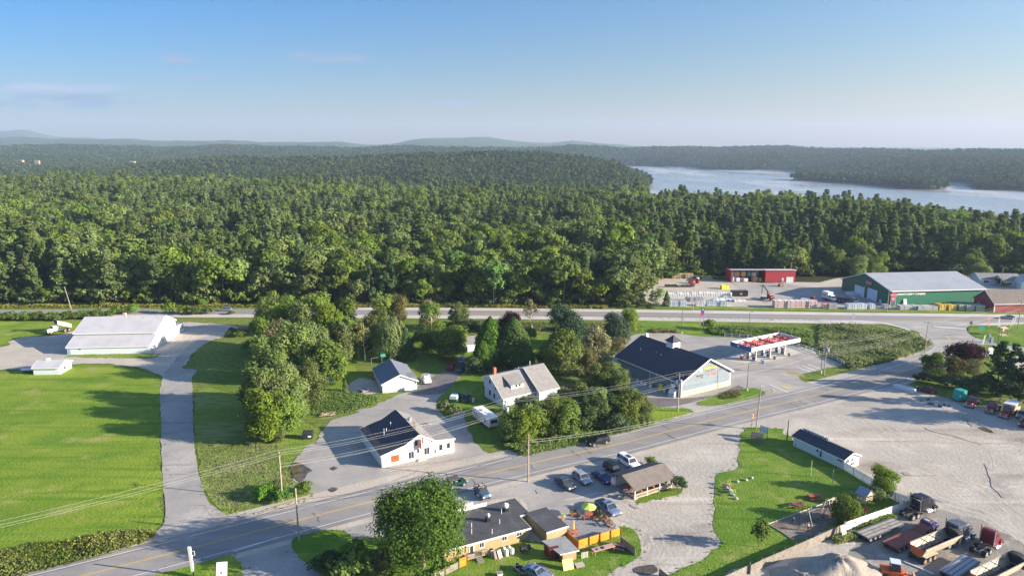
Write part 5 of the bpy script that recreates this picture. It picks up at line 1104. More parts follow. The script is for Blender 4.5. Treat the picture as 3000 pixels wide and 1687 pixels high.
# ------------------------------------------------------------------ vehicles (local: x forward, y left)
def wheel_(t, x, y, r, w, rimm=None, name='wheel'):
    wh = MB().cyl((x, y-w/2, r), (x, y+w/2, r), r, r, 14).build('wheel', rubber, t)
    s = 1 if y > 0 else -1; MB().cyl((x, y+s*(w/2-.02), r), (x, y+s*(w/2+.03), r), r*.62, r*.55, 10).build('rim', rimm or steel, wh)
CAR = {'sedan': dict(L=4.8, W=1.85, H=1.45, b=.90, p=[(-.5,.38),(-.5,.80),(-.46,.93),(-.36,.95),(.19,.93),(.40,.80),(.48,.66),(.5,.5),(.49,.3),(-.49,.3)], c=(-.37,.21,-.22,.05)),
 'suv': dict(L=4.8, W=1.95, H=1.75, b=1.05, p=[(-.5,.42),(-.5,.85),(-.48,1.05),(.22,1.06),(.42,.98),(.49,.8),(.5,.5),(.49,.36),(-.49,.36)], c=(-.485,.25,-.43,.12)),
 'bigsuv': dict(L=5.3, W=2.0, H=1.9, b=1.12, p=[(-.5,.42),(-.5,.9),(-.49,1.12),(.24,1.13),(.45,1.08),(.495,.9),(.5,.5),(.49,.36),(-.49,.36)], c=(-.49,.27,-.46,.16)),
 'hatch': dict(L=4.6, W=1.88, H=1.6, b=.98, p=[(-.5,.40),(-.5,.82),(-.47,.98),(.20,.99),(.41,.88),(.48,.72),(.5,.5),(.49,.33),(-.49,.33)], c=(-.46,.24,-.36,.08)),
 'pickup': dict(L=5.5, W=2.0, H=1.8, b=1.08, p=[(-.5,.45),(-.5,1.06),(-.12,1.08),(.24,1.08),(.44,1.0),(.495,.85),(.5,.5),(.49,.38),(-.49,.38)], c=(-.16,.26,-.12,.14)),
 'jeep': dict(L=4.0, W=1.75, H=1.85, b=1.12, p=[(-.46,.5),(-.46,1.12),(.14,1.12),(.16,1.06),(.44,1.0),(.46,.85),(.5,.6),(.49,.45),(-.45,.45)], c=(-.45,.15,-.43,.08))}
_cp = {}
def paintm(name, col, rough=.28, metal=.25): return C(name, col, rough, metal)
def car(kind, label, cat, color, k, ctr, rear, front, roofm=None, group=None, loc=None, rz=None, L=None, cab=True, name=None, cap=False):
    d = CAR[kind]; L = L or d['L']; Wd, Hh, bt = d['W'], d['H'], d['b']
    if loc is None:
        loc = g(k, *ctr); a, b = g(k, *rear), g(k, *front); rz = math.atan2(b.y-a.y, b.x-a.x)
    t = thing(name or {'sedan':'parked_sedan','suv':'parked_suv','bigsuv':'parked_suv','hatch':'parked_hatchback','pickup':'pickup_truck','jeep':'off_road_car'}[kind], label, cat, loc + Vector((0,0,.11)), rz, group)
    # shaped lower body: wider at the waist, narrowed at sill and bonnet
    prof = [(x*L, z) for x, z in d['p']]; n = len(prof); ys = [(-.5,.90),(-.47,.985),(-.30,1.0),(.30,1.0),(.47,.985),(.5,.90)]; mb = MB()
    rings = []
    for yy, s in ys:
        rings.append([len(mb.v) + i for i in range(n)]); mb.v += [(x*(s if abs(yy) > .4 else 1), yy*Wd, (z if abs(yy) < .4 else z - (.05 if z > .7 else -.04))) for x, z in prof]
    for a, b in zip(rings, rings[1:]):
        for i in range(n): mb.f.append((a[i], a[(i+1)%n], b[(i+1)%n], b[i])); mb.m.append(0)
    mb.f.append(tuple(rings[0])); mb.m.append(0); mb.f.append(tuple(rings[-1][::-1])); mb.m.append(0)
    body = mb.build('body', color, t)
    x0, x1, x2, x3 = [q*L for q in d['c']]; hb, ht_ = Wd*.46, Wd*.385
    if cab:
        gl = MB().hexa([(x0,-hb,bt-.03),(x1,-hb,bt-.03),(x1,hb,bt-.03),(x0,hb,bt-.03)], [(x2,-ht_,Hh-.06),(x3,-ht_,Hh-.06),(x3,ht_,Hh-.06),(x2,ht_,Hh-.06)]); gl.build('windows', glass, t)
        rf = MB().hexa([(x2-.05,-ht_-.03,Hh-.09),(x3+.06,-ht_-.03,Hh-.09),(x3+.06,ht_+.03,Hh-.09),(x2-.05,ht_+.03,Hh-.09)], [(x2+.05,-ht_+.1,Hh),(x3-.1,-ht_+.1,Hh),(x3-.1,ht_-.1,Hh),(x2+.05,ht_-.1,Hh)])
        for s in (-1, 1):
            for xa, xb in ((x0, x2), (x1, x3), ((x0+x1)/2-.05, (x2+x3)/2-.05), (x0*.62+x1*.38, x2*.8+x3*.2)):
                rf.bar((xa, s*(hb+.005), bt-.03), (xb, s*(ht_+.01), Hh-.08), .07)
        rf.build('roof', roofm or color, t)
        if kind in ('sedan','bigsuv','pickup'): MB().box(x2*.5+x3*.5-.05, -ht_*.6, Hh+.002, x3-.25, ht_*.6, Hh+.012).build('sunroof', glass, t)
    if kind == 'pickup' and not cap:
        MB().box(-.47*L, -Wd*.42, 1.065, -.175*L, Wd*.42, 1.085).build('bed', black, t)
    if cap:
        MB().hexa([(-.49*L,-Wd*.47,1.08),(-.17*L,-Wd*.47,1.08),(-.17*L,Wd*.47,1.08),(-.49*L,Wd*.47,1.08)], [(-.47*L,-Wd*.40,Hh-.02),(-.17*L,-Wd*.40,Hh-.02),(-.17*L,Wd*.40,Hh-.02),(-.47*L,Wd*.40,Hh-.02)]).build('bed_cap', white, t)
        MB().box(-.40*L,-Wd*.455,1.3,-.22*L,Wd*.455,1.62).build('cap_window', glass, t)
    r = .34 if kind in ('sedan','hatch') else .40
    for x in (-.31*L, .31*L):
        for s in (-1, 1): wheel_(t, x, s*(Wd/2-.10), r, .24); t.children[-1].location.z = -.11
    for s in (-1, 1):
        MB().box(.462*L, s*Wd*.36-.19, .66, .497*L, s*Wd*.36+.19, .82).build('headlight', lampw, t)
        MB().box(-.503*L, s*Wd*.40-.13, .70, -.48*L, s*Wd*.40+.13, .90).build('taillight', lampr, t)
        MB().box(x1*.9, s*(Wd/2+.02)-.06, bt-.05, x1*.9+.14, s*(Wd/2+.02)+.06, bt+.1).build('mirror', color, t)
    MB().box(.485*L,-Wd*.34,.42,.508*L,Wd*.34,.60).build('grille', black, t); MB().box(-.51*L,-Wd*.42,.36,-.492*L,Wd*.42,.52).build('bumper', dkgrey, t)
    return t
silver = paintm('silver_paint', (.42,.44,.48), .3, .5); slate = paintm('slate_paint', (.085,.10,.13)); carwhite = paintm('car_white', (.78,.79,.80), .3, .0)
carblk = paintm('car_black', (.012,.013,.018)); carblue = paintm('car_blue', (.025,.05,.15)); carred = paintm('car_red', (.30,.012,.012)); maroon = paintm('maroon', (.20,.015,.03)); jgreen = paintm('jeep_green', (.01,.06,.05)); bluegrey = paintm('blue_grey', (.22,.28,.42), .3, .4); teal = paintm('teal_paint', (.01,.16,.2)); brown = paintm('dark_brown', (.022,.018,.02))
car('sedan', 'dark grey sedan, leftmost in the row of parked cars by the pavilion', 'car', slate, 'y2', (583,468), (500,405), (650,510))
car('hatch', 'silver hatchback parked between the dark grey and the blue sedans', 'car', silver, 'y2', (766,408), (690,345), (830,450))
car('sedan', 'blue sedan with sunroof parked left of the pavilion', 'car', carblue, 'y2', (990,398), (905,335), (1060,435))
car('suv', 'black car parked behind the blue sedan at the pavilion corner', 'car', carblk, 'y2', (1112,312), (1045,255), (1185,340), L=4.5)
car('bigsuv', 'large white SUV parked just behind the pavilion roof', 'car', carwhite, 'y2', (1278,238), (1180,160), (1385,285))
car('pickup', 'silver pickup truck with sunroof beside the fenced patio', 'pickup truck', bluegrey, 'y2', (1050,740), (945,645), (1155,800), L=5.4)
car('sedan', 'silver car cut by the bottom edge below the tan restaurant', 'car', bluegrey, 'y2', (275,1460), (160,1400), (400,1530))
car('suv', 'black SUV driving along the main road by the bushes', 'car', brown, 'z5', (1722,1290), (1815,1275), (1660,1310), L=5.0, roofm=carblk, name='driving_suv')
car('pickup', 'white pickup with cap parked beside the double garage', 'pickup truck', carwhite, 'z3', (1035,285), (1050,325), (1005,215), cap=True, L=5.2)
car('suv', 'bright red car parked on the dark drive under the trees', 'car', carred, 'z4', (310,985), (290,1015), (345,930))
car('suv', 'dark silver car parked beside the red car under the trees', 'car', slate, 'z4', (428,1010), (395,1050), (480,945))
car('hatch', 'pale greenish car at the far end of the dark drive', 'car', silver, 'z4', (445,905), (430,930), (470,870))
car('pickup', 'blue-green pickup with white cap on the grass by the blue house', 'pickup truck', teal, 'z3', (1385,505), (1350,555), (1435,425), cap=True, L=5.2)
car('sedan', 'black covered car on the grass beside the white-capped pickup', 'car', carblk, 'z3', (1518,505), (1505,555), (1530,440), L=4.6)
car('hatch', 'pale blue car on the highway beyond the left garage', 'car', bluegrey, 'z2', (262,262), (340,262), (180,264), name='driving_car')
car('sedan', 'silver sedan on the highway in front of the red lumber store', 'car', silver, 'z8', (2378,748), (2450,755), (2300,745), L=4.9, name='driving_car')
# jeeps
t = car('jeep', 'dark green open-sided jeep driving past the tan restaurant', 'car', jgreen, 'y1', (1232,318), (1170,345), (1325,300), cab=False, name='driving_jeep')
def jeep_top(t, top, person=False):
    MB().hexa([(-1.75,-.8,1.55),(.35,-.8,1.62),(.35,.8,1.62),(-1.75,.8,1.55)], [(-1.7,-.76,1.78),(.3,-.76,1.85),(.3,.76,1.85),(-1.7,.76,1.78)]).build('soft_top', top, t) if top else None
    mb = MB(); 
    for s in (-1, 1):
        mb.bar((.6, s*.8, 1.1), (.35, s*.76, 1.8), .07); mb.bar((-.5, s*.8, 1.1), (-.5, s*.76, 1.78), .07); mb.bar((-1.75, s*.8, 1.1), (-1.7, s*.76, 1.7), .07); mb.bar((-1.7, s*.76, 1.72), (.35, s*.76, 1.8), .06)
    mb.bar((-.5,-.76,1.76),(-.5,.76,1.76),.06).bar((.35,-.76,1.8),(.35,.76,1.8),.06); mb.build('roll_cage', black, t)
    MB().hexa([(.58,-.74,1.1),(.61,-.74,1.1),(.61,.74,1.1),(.58,.74,1.1)], [(.36,-.7,1.75),(.39,-.7,1.75),(.39,.7,1.75),(.36,.7,1.75)]).build('windscreen', glass, t)
    for y in (-.4, .4):
        for x in (-.2, -1.2): MB().box(x-.25,y-.22,1.0,x+.22,y+.22,1.25).box(x-.32,y-.22,1.1,x-.2,y+.22,1.62).build('seat', C('seat_tan', (.3,.26,.22)), t)
    sp = MB().cyl((-1.86,0,1.05),(-2.08,0,1.05),.38,.38,14).build('spare_wheel', rubber, t); MB().cyl((-2.08,0,1.05),(-2.1,0,1.05),.2,.2,10).build('rim', steel, sp)
jeep_top(t, C('soft_top_brown', (.09,.075,.08), .9))
JG = t
t = car('jeep', 'blue open-topped jeep parked by the roof signs of the tan restaurant', 'car', paintm('jeep_blue', (.07,.14,.22)), 'y1', (1560,445), (1500,375), (1620,490), cab=False); jeep_top(t, None)
# caravan
A = g('z5',150,960); B = g('z5',355,1110); e = (B-A); t = thing('travel_trailer', 'white travel trailer parked on the grass beside the bushes', 'travel trailer', A, math.atan2(e.y, e.x)); Lc = e.length
MB().prism([(.0,.5),(-.15,1.4),(.15,2.75),(Lc-.1,2.75),(Lc+.15,1.6),(Lc,.5)], 0, 2.4).build('body', siding_w, t, bevel=.08)
MB().box(.3,-.02,.8,Lc-.3,-.005,.95).box(.3,-.02,1.25,Lc-.3,-.005,1.32).build('stripe', C('stripe_tan', (.35,.3,.28)), t)
for u0, u1 in ((.5,1.1),(1.6,2.1),(Lc*.72,Lc*.83)): f = MB().box(u0-.05,-.04,1.35,u1+.05,-.004,2.15).build('window', trimw, t); MB().box(u0,-.055,1.4,u1,-.042,2.1).build('pane', glass, f)
f = MB().hexa([(Lc+.05,.35,1.5),(Lc+.22,.35,1.5),(Lc+.22,2.05,1.5),(Lc+.05,2.05,1.5)],[(Lc-.08,.35,2.2),(Lc+.1,.35,2.2),(Lc+.1,2.05,2.2),(Lc-.08,2.05,2.2)]).build('end_window', glass, t)
MB().box(Lc*.32,.8,2.75,Lc*.32+.9,1.5,3.0).build('roof_unit', white, t, bevel=.05); MB().box(Lc*.55,1.0,2.75,Lc*.55+.5,1.5,2.85).box(Lc*.78,.9,2.75,Lc*.78+.5,1.4,2.85).build('roof_vent', trimw, t)
for x in (Lc*.45, Lc*.57): wheel_(t, x, .1, .34, .2); wheel_(t, x, 2.3, .34, .2)
t = thing('utility_trailer', 'small open utility trailer on the gravel pad left of the double garage', 'trailer', g('z3',265,405), math.radians(-50)); MB().box(-1.4,-.75,.5,1.4,.75,.58).box(-1.4,-.78,.55,1.4,-.72,.85).box(-1.4,.72,.55,1.4,.78,.85).box(-1.4,-.75,.55,-1.35,.75,.85).build('bed', grey, t)
for s in (-1,1): wheel_(t, 0, s*.9, .32, .2)
MB().bar((1.4,0,.5),(2.4,0,.45),.08).build('drawbar', steel, t)

def dual(t, x, yw, r=.52, rim=None): 
    for s in (-1, 1): wheel_(t, x, s*yw, r, .5, rim)
def tractor(label, col, A, B, sleeper=True, name='semi_truck', daycol=None, group=None):
    """A rear end and B front end, ground readings along the centre line"""
    e = B - A; L = 7.8 if sleeper else 6.8; t = thing(name, label, 'truck', A.lerp(B, .5), math.atan2(e.y, e.x), group)
    x0, x1 = -L/2, L/2
    MB().box(x0,-.42,.75,x1-.4,-.28,1.0).box(x0,.28,.75,x1-.4,.42,1.0).box(x0,-.42,.8,x0+.2,.42,.98).build('chassis', dkgrey, t)
    cb = x1 - 3.4; MB().prism([(cb,1.0),(cb,3.0),(cb+.3,3.2),(cb+1.2,3.15),(cb+1.75,2.15),(cb+1.75,1.0)], -1.0, 1.0).build('cab', col, t, bevel=.06)
    if sleeper: MB().box(cb-1.5,-1.1,1.05,cb-.02,1.1,3.35).build('sleeper', col, t, bevel=.1); MB().box(cb-1.54,-.8,1.6,cb-1.5,.8,1.7).box(cb-1.54,-.85,1.6,cb-1.5,-.78,3.0).box(cb-1.54,.78,1.6,cb-1.5,.85,3.0).box(cb-1.54,-.85,2.95,cb-1.5,.85,3.05).build('sleeper_trim', chrome, t)
    MB().hexa([(cb+1.7,-.62,1.0),(x1,-.5,.9),(x1,.5,.9),(cb+1.7,.62,1.0)], [(cb+1.7,-.6,2.1),(x1,-.42,1.85),(x1,.42,1.85),(cb+1.7,.6,2.1)]).build('hood', col, t, bevel=.05)
    for s in (-1,1): MB().prism([(x1-1.6,.95),(x1-1.4,1.3),(x1-.5,1.3),(x1-.1,.85)], s*.95-.22, s*.95+.22).build('fender', col, t, bevel=.03); MB().cyl((cb+.1,s*1.15,.7),(cb+1.3,s*1.15,.7),.32,.32,14).build('fuel_tank', chrome, t); MB().cyl((cb-.1 if not sleeper else cb-1.65,s*.98,1.0),(cb-.1 if not sleeper else cb-1.65,s*.98,3.9),.09,.09,8).build('exhaust_stack', chrome, t); MB().box(cb+1.35,s*1.3-.05,2.2,cb+1.45,s*1.3+.05,2.75).build('mirror', chrome, t)
    MB().hexa([(cb+1.22,-.85,2.3),(cb+1.75,-.85,2.2),(cb+1.75,.85,2.2),(cb+1.22,.85,2.3)], [(cb+1.18,-.8,3.0),(cb+1.32,-.8,3.0),(cb+1.32,.8,3.0),(cb+1.18,.8,3.0)]).build('windscreen', glass, t)
    MB().box(cb+.4,-1.02,2.2,cb+1.15,1.02,2.85).build('side_windows', glass, t); MB().box(x1,-.35,.95,x1+.04,.35,1.8).build('grille', chrome, t); MB().box(x1-.1,-1.1,.5,x1+.18,1.1,.8).build('bumper', chrome, t)
    dual(t, x0+.9, .9); dual(t, x0+2.2, .9)
    for s in (-1,1): wheel_(t, x1-.95, s*.95, .5, .3)
    MB().cyl((x0+1.5,0,1.0),(x0+1.5,0,1.12),.5,.5,14).build('fifth_wheel', black, t)
    return t
tractor('black sleeper semi truck standing beside the white board fence', carblk, g('y4',620,735), g('y4',1000,590))
tractor('grey and chrome semi truck coupled to the tipping trailer', paintm('truck_grey', (.12,.125,.15)), g('y4',1110,1070), g('y4',1430,950))
tractor('dark red day-cab truck hitched to the flat trailer', maroon, g('y4',1545,1190), g('y4',1790,1030), sleeper=False)
def open_trailer(label, A, B, w=2.5, h=2.4, rims=None):
    e = B - A; L = e.length; t = thing('tipping_trailer', label, 'trailer', A.lerp(B, .5), math.atan2(e.y, e.x)); x0, x1 = -L/2, L/2
    cream = mat('trailer_cream', (.46,.40,.30), .6, [((.25,.17,.10), 1.2, .55, .7)]); dark = C('trailer_black', (.03,.032,.04), .6)
    for s in (-1, 1):
        y = s*w/2; mb = MB(); mb.hexa([(x0,y*.55-.04,1.0),(x1-1.2,y*.55-.04,1.0),(x1-1.2,y*.55+.04,1.0),(x0,y*.55+.04,1.0)], [(x0,y-.04,h),(x1-1.2,y-.04,h),(x1-1.2,y+.04,h),(x0,y+.04,h)]); mb.build('side_wall', cream, t)
        MB().box(x0,y-.09,h,x1-.9,y+.09,h+.16).build('top_rail', cream, t)
    MB().box(x0,-w*.28,.95,x1-1.2,w*.28,1.02).build('floor', dark, t)
    MB().hexa([(x1-1.3,-w*.45,1.0),(x1-.9,-w*.45,1.0),(x1-.9,w*.45,1.0),(x1-1.3,w*.45,1.0)], [(x1-1.3,-w/2,h+.3),(x1-.7,-w/2,h+.3),(x1-.7,w/2,h+.3),(x1-1.3,w/2,h+.3)]).build('front_wall', dark, t)
    mb = MB(); xs = [x0 + (x1-1.2-x0)*q for q in (.28,.52,.76)]
    for x in xs: mb.bar((x,-w/2,h+.1),(x,w/2,h+.1),.1)
    mb.build('cross_bar', black, t)
    cv = MB(); 
    for i in range(6):
        a0, a1 = math.pi*i/6, math.pi*(i+1)/6; cv.hexa([(x1-1.7,-w/2*math.cos(a0),h+.1+.5*math.sin(a0)),(x1-.6,-w/2*math.cos(a0),h+.1+.5*math.sin(a0)),(x1-.6,-w/2*math.cos(a1),h+.1+.5*math.sin(a1)),(x1-1.7,-w/2*math.cos(a1),h+.1+.5*math.sin(a1))],[(x1-1.7,-w/2*math.cos(a0),h+.2+.5*math.sin(a0)),(x1-.6,-w/2*math.cos(a0),h+.2+.5*math.sin(a0)),(x1-.6,-w/2*math.cos(a1),h+.2+.5*math.sin(a1)),(x1-1.7,-w/2*math.cos(a1),h+.2+.5*math.sin(a1))])
    cv.build('rolled_tarp', rubber, t)
    MB().hexa([(x0-.08,-w*.28,1.0),(x0,-w*.28,1.0),(x0,w*.28,1.0),(x0-.08,w*.28,1.0)], [(x0-.08,-w*.46,h-.1),(x0,-w*.46,h-.1),(x0,w*.46,h-.1),(x0-.08,w*.46,h-.1)]).build('tailgate', C('tailgate_rust', (.50,.12,.03), .6), t)
    MB().box(x0+.2,-w/2-.05,1.12,x0+3.2,-w/2+.55,1.2).box(x0+.2,w/2-.55,1.12,x0+3.2,w/2+.05,1.2).build('fender', cream, t)
    MB().box(x0-.2,-.45,.7,x1,-.3,.95).box(x0-.2,.3,.7,x1,.45,.95).build('chassis', dkgrey, t)
    for x in (x0+.3, x0+1.5, x0+2.7): dual(t, x, w/2-.28, .5, C('rim_rust', (.35,.22,.14)))
    return t
open_trailer('long cream-sided tipping trailer with rolled black tarp behind the grey semi', g('y4',790,1260), g('y4',1290,1045))
open_trailer('second cream-sided open trailer cut by the bottom right corner', g('y4',1560,1640), g('y4',2090,1370))
def flatbed(label, A, B, col, w=2.5, h=1.0, deckm=None, strips=3, name='flatbed_trailer', goose=True, nax=2):
    e = B - A; L = e.length; t = thing(name, label, 'trailer', A.lerp(B, .5), math.atan2(e.y, e.x)); x0, x1 = -L/2, L/2
    d = MB().box(x0,-w/2,h-.15,x1,w/2,h).build('deck', col, t)
    mb = MB(); 
    for i in range(strips): y = -w/2 + .2 + i*(w-.4)/strips; mb.box(x0+.2,y,h+.003,x1-.2,y+(w-.4)/strips*.72,h+.03)
    mb.build('deck_board', deckm or wood, t)
    if goose: MB().hexa([(x1,-w*.4,h-.1),(x1+1.2,-w*.4,h+.35),(x1+1.2,w*.4,h+.35),(x1,w*.4,h-.1)], [(x1,-w*.4,h+.05),(x1+1.2,-w*.4,h+.5),(x1+1.2,w*.4,h+.5),(x1,w*.4,h+.05)]).box(x1+1.2,-w*.4,h+.3,x1+2.6,w*.4,h+.5).build('gooseneck', col, t)
    for i in range(nax): dual(t, x0+.8+i*1.15, w/2-.3, .44)
    return t
flatbed('grey lowboy trailer with pale deck boards beside the fence', g('y4',90,1000), g('y4',560,815), dkgrey, deckm=mat('bare_planks', (.34,.31,.27), .8, [((.2,.18,.16), 1.2, .5, .7)]), goose=False, nax=3)
flatbed('rusty red deck trailer between the lowboy and the tipping trailer', g('y4',450,1130), g('y4',800,960), C('rust_deck', (.22,.07,.05), .8), deckm=mat('rust_plate', (.30,.09,.06), .8, [((.2,.06,.045), 2, .4, .7)]), strips=1, nax=3)
flatbed('flat trailer with dark steel deck at the bottom right', g('y4',1180,1500), g('y4',1480,1290), C('deck_steel_dark', (.10,.115,.14), .5), deckm=C('deck_strip', (.26,.30,.34), .5), goose=False)
t = thing('pickup_cab', 'dark blue stripped truck cab resting at the head of the red trailer', 'truck cab', g('y4',920,870), math.radians(25)); MB().hexa([(-.9,-.9,.6),(.9,-.9,.6),(.9,.9,.6),(-.9,.9,.6)],[(-.7,-.75,1.9),(.6,-.75,1.9),(.6,.75,1.9),(-.7,.75,1.9)]).build('cab', C('dark_purple', (.04,.035,.11), .4), t, bevel=.05); MB().box(-.4,-.4,1.9,.2,.4,1.92).build('roof_hatch', C('hatch_tan', (.45,.35,.28)), t); MB().box(.9,-.8,.5,1.9,.8,1.2).build('hood', C('dark_purple', (.04,.035,.11), .4), t, bevel=.05)
for x in (-.6, 1.4):
    for s in (-1,1): wheel_(t, x, s*.8, .4, .25)
flt = thing('timber_beam', 'long white beam lying on the gravel below the tipping trailer', 'beam', g('y4',790,1338), 0); a, b_ = g('y4',575,1250), g('y4',1005,1425); MB().bar((b_-a)*-.5+Vector((0,0,.12)), (b_-a)*.5+Vector((0,0,.12)), .22, .2).build('beam', C('beam_white', (.62,.6,.57)), flt)
t = thing('wheel_loader', 'orange wheel loader cut by the bottom edge beside the gravel heap', 'loader', g('y4',500,1490), math.radians(-20))
MB().box(-1.8,-.9,.7,1.2,.9,1.7).build('body', orange, t, bevel=.08); MB().hexa([(-.6,-.7,1.7),(.8,-.7,1.7),(.8,.7,1.7),(-.6,.7,1.7)],[(-.5,-.6,2.9),(.6,-.6,2.9),(.6,.6,2.9),(-.5,.6,2.9)]).build('cab', glass, t); MB().box(-.65,-.72,2.9,.75,.72,3.0).build('roof', C('roof_pale', (.55,.6,.68)), t)
MB().bar((.8,-.5,1.4),(2.6,-.5,.7),.18).bar((.8,.5,1.4),(2.6,.5,.7),.18).build('boom', orange, t); MB().hexa([(2.5,-1.1,.2),(3.3,-1.1,.1),(3.3,1.1,.1),(2.5,1.1,.2)],[(2.5,-1.1,1.2),(2.7,-1.1,1.2),(2.7,1.1,1.2),(2.5,1.1,1.2)]).build('bucket', C('bucket_tan', (.4,.28,.15)), t)
for x in (-1.1, 1.1):
    for s in (-1,1): wheel_(t, x, s*1.0, .62, .45)
# dump truck
A = g('z1',820,515); B = g('z1',665,545); e = B-A; t = thing('dump_truck', 'white dump truck with raised dark tipper on the far left lawn', 'dump truck', A.lerp(B,.45), math.atan2(e.y,e.x)); x1 = 3.6
MB().box(-3.6,-.4,.75,3.2,.4,1.0).build('chassis', dkgrey, t); MB().box(1.0,-1.0,1.0,2.2,1.0,2.7).build('cab', carwhite, t, bevel=.1); MB().hexa([(2.2,-.9,.8),(3.9,-.8,.8),(3.9,.8,.8),(2.2,.9,.8)],[(2.2,-.85,1.9),(3.9,-.65,1.6),(3.9,.65,1.6),(2.2,.85,1.9)]).build('hood', carwhite, t, bevel=.06)
MB().hexa([(2.15,-.8,1.95),(2.3,-.8,1.9),(2.3,.8,1.9),(2.15,.8,1.95)],[(2.1,-.8,2.55),(2.22,-.8,2.55),(2.22,.8,2.55),(2.1,.8,2.55)]).build('windscreen', glass, t); MB().box(3.9,-.35,.9,3.95,.35,1.5).build('grille', black, t); MB().box(3.7,-1.1,.5,4.0,1.1,.8).build('bumper', dkgrey, t)
mb = MB(); c_, s_ = math.cos(.42), math.sin(.42)
def tp(x, y, z): return (-3.4 + x*c_, y, 1.15 + x*s_ + z*c_) 
def tip(x0, y0, z0, x1, y1, z1): mb.hexa([tp(x0,y0,z0),tp(x1,y0,z0),tp(x1,y1,z0),tp(x0,y1,z0)],[tp(x0,y0,z1),tp(x1,y0,z1),tp(x1,y1,z1),tp(x0,y1,z1)])
tip(0,-1.15,0,4.6,1.15,.12); tip(0,-1.2,.1,4.6,-1.1,1.4); tip(0,1.1,.1,4.6,1.2,1.4); mb.build('tipper', C('tipper_cream', (.55,.48,.45)), t); mb = MB(); tip(4.55,-1.25,.0,4.7,1.25,1.9); tip(4.7,-1.2,1.75,5.6,1.2,1.9); mb.build('cab_shield', C('shield_dark', (.06,.06,.085)), t)
MB().bar((.6,0,1.0),(.2,0,2.6),.2).build('hoist', steel, t)
for x in (-2.6,-1.3): dual(t, x, .95, .5, C('rim_rust', (.35,.22,.14)))
for s in (-1,1): wheel_(t, 3.0, s*.95, .5, .3, C('rim_rust', (.35,.22,.14)))
# old trucks by the trees on the right
def oldtruck(label, col, k, c, r, f, back, L=6.0):
    a, b = g(k, *r), g(k, *f); t = thing('old_truck', label, 'truck', g(k, *c), math.atan2(b.y-a.y, b.x-a.x), 'old red trucks by the trees'); x1 = L/2
    MB().box(-L/2,-.4,.7,x1-.4,.4,.95).build('chassis', dkgrey, t); MB().hexa([(.2,-.95,.9),(1.5,-.95,.9),(1.5,.95,.9),(.2,.95,.9)],[(.25,-.8,2.35),(1.15,-.8,2.35),(1.15,.8,2.35),(.25,.8,2.35)]).build('cab', col, t, bevel=.08)
    MB().hexa([(1.5,-.95,.7),(x1,-.9,.7),(x1,.9,.7),(1.5,.95,.7)],[(1.45,-.85,1.5),(x1-.1,-.75,1.35),(x1-.1,.75,1.35),(1.45,.85,1.5)]).build('hood', col, t, bevel=.07)
    MB().hexa([(1.42,-.75,1.5),(1.56,-.75,1.45),(1.56,.75,1.45),(1.42,.75,1.5)],[(1.15,-.68,2.2),(1.25,-.68,2.2),(1.25,.68,2.2),(1.15,.68,2.2)]).build('windscreen', C('screen_blue', (.08,.09,.15), .2), t); MB().box(x1-.02,-1.0,.5,x1+.15,1.0,.78).build('bumper', chrome, t)
    for s in (-1,1): MB().box(x1-.06,s*.6-.15,.95,x1+.02,s*.6+.15,1.2).build('headlight', lampw, t)
    if back == 'rack': MB().box(-L/2,-1.0,.95,.1,1.0,1.05).bar((-L/2,-.8,1.05),(0,-.8,2.5),.12).bar((-L/2,.8,1.05),(0,.8,2.5),.12).bar((-1,-.8,2.0),(-1,.8,2.0),.12).build('rack', C('rack_grey', (.22,.19,.2)), t)
    elif back == 'boom': MB().box(-L/2,-.9,.95,.1,.9,1.1).bar((-.2,.2,1.2),(-L/2-1.5,.2,2.6),.2).build('boom', C('boom_grey', (.22,.2,.24)), t)
    else: MB().box(-L/2-1,-1.15,.95,.05,1.15,2.7).build('box_body', mat('painted_panel', (.55,.45,.32), .6, [((.12,.3,.12), .9, .5, .56), ((.7,.15,.08), 1.3, .56, .62), ((.75,.72,.62), .7, .58, .64)], coord='obj'), t); MB().box(-L/2-1.05,-1.2,2.7,.1,1.2,2.8).build('box_roof', C('roof_pale', (.55,.6,.68)), t)
    dual(t, -L/2+1.0, .85, .45); [wheel_(t, x1-.8, s*.9, .45, .25) for s in (-1,1)]
    return t
oldtruck('old red truck with a frame rack, leftmost of the red trucks', carred, 'w6', (1200,1095), (1280,1020), (1130,1125), 'rack')
oldtruck('old dark red truck with a boom between the rack truck and the painted box truck', maroon, 'w6', (1490,1175), (1570,1110), (1420,1210), 'boom')
oldtruck('red truck with a painted box body, rightmost of the red trucks', carred, 'w6', (1700,1240), (1840,1150), (1620,1300), 'box', 6.6)
car('hatch', 'grey-green van behind the painted box truck', 'van', paintm('grey_green', (.15,.2,.2)), 'w6', (1905,1270), (1960,1220), (1860,1310)); car('sedan', 'dark maroon car cut by the right edge below the box truck', 'car', maroon, 'w6', (1960,1390), (2060,1330), (1900,1420))
car('sedan', 'wrecked dark red car in the shade behind the white block', 'car', C('faded_red', (.14,.03,.025), .7), 'w6', (555,905), (640,925), (470,890), name='wrecked_car')
t = thing('concrete_block', 'long pale box lying at the edge of the shaded verge', 'box', g('w6',240,880), math.atan2(*(lambda v: (v.y, v.x))(g('w6',325,905)-g('w6',140,855)))); MB().box(-2.6,-.7,0,2.6,.7,.9).build('body', C('block_white', (.6,.62,.63), .7), t, bevel=.08); MB().box(-2.5,-.6,.9,2.5,.6,.95).build('lid', C('block_lid', (.5,.52,.54), .7), t)
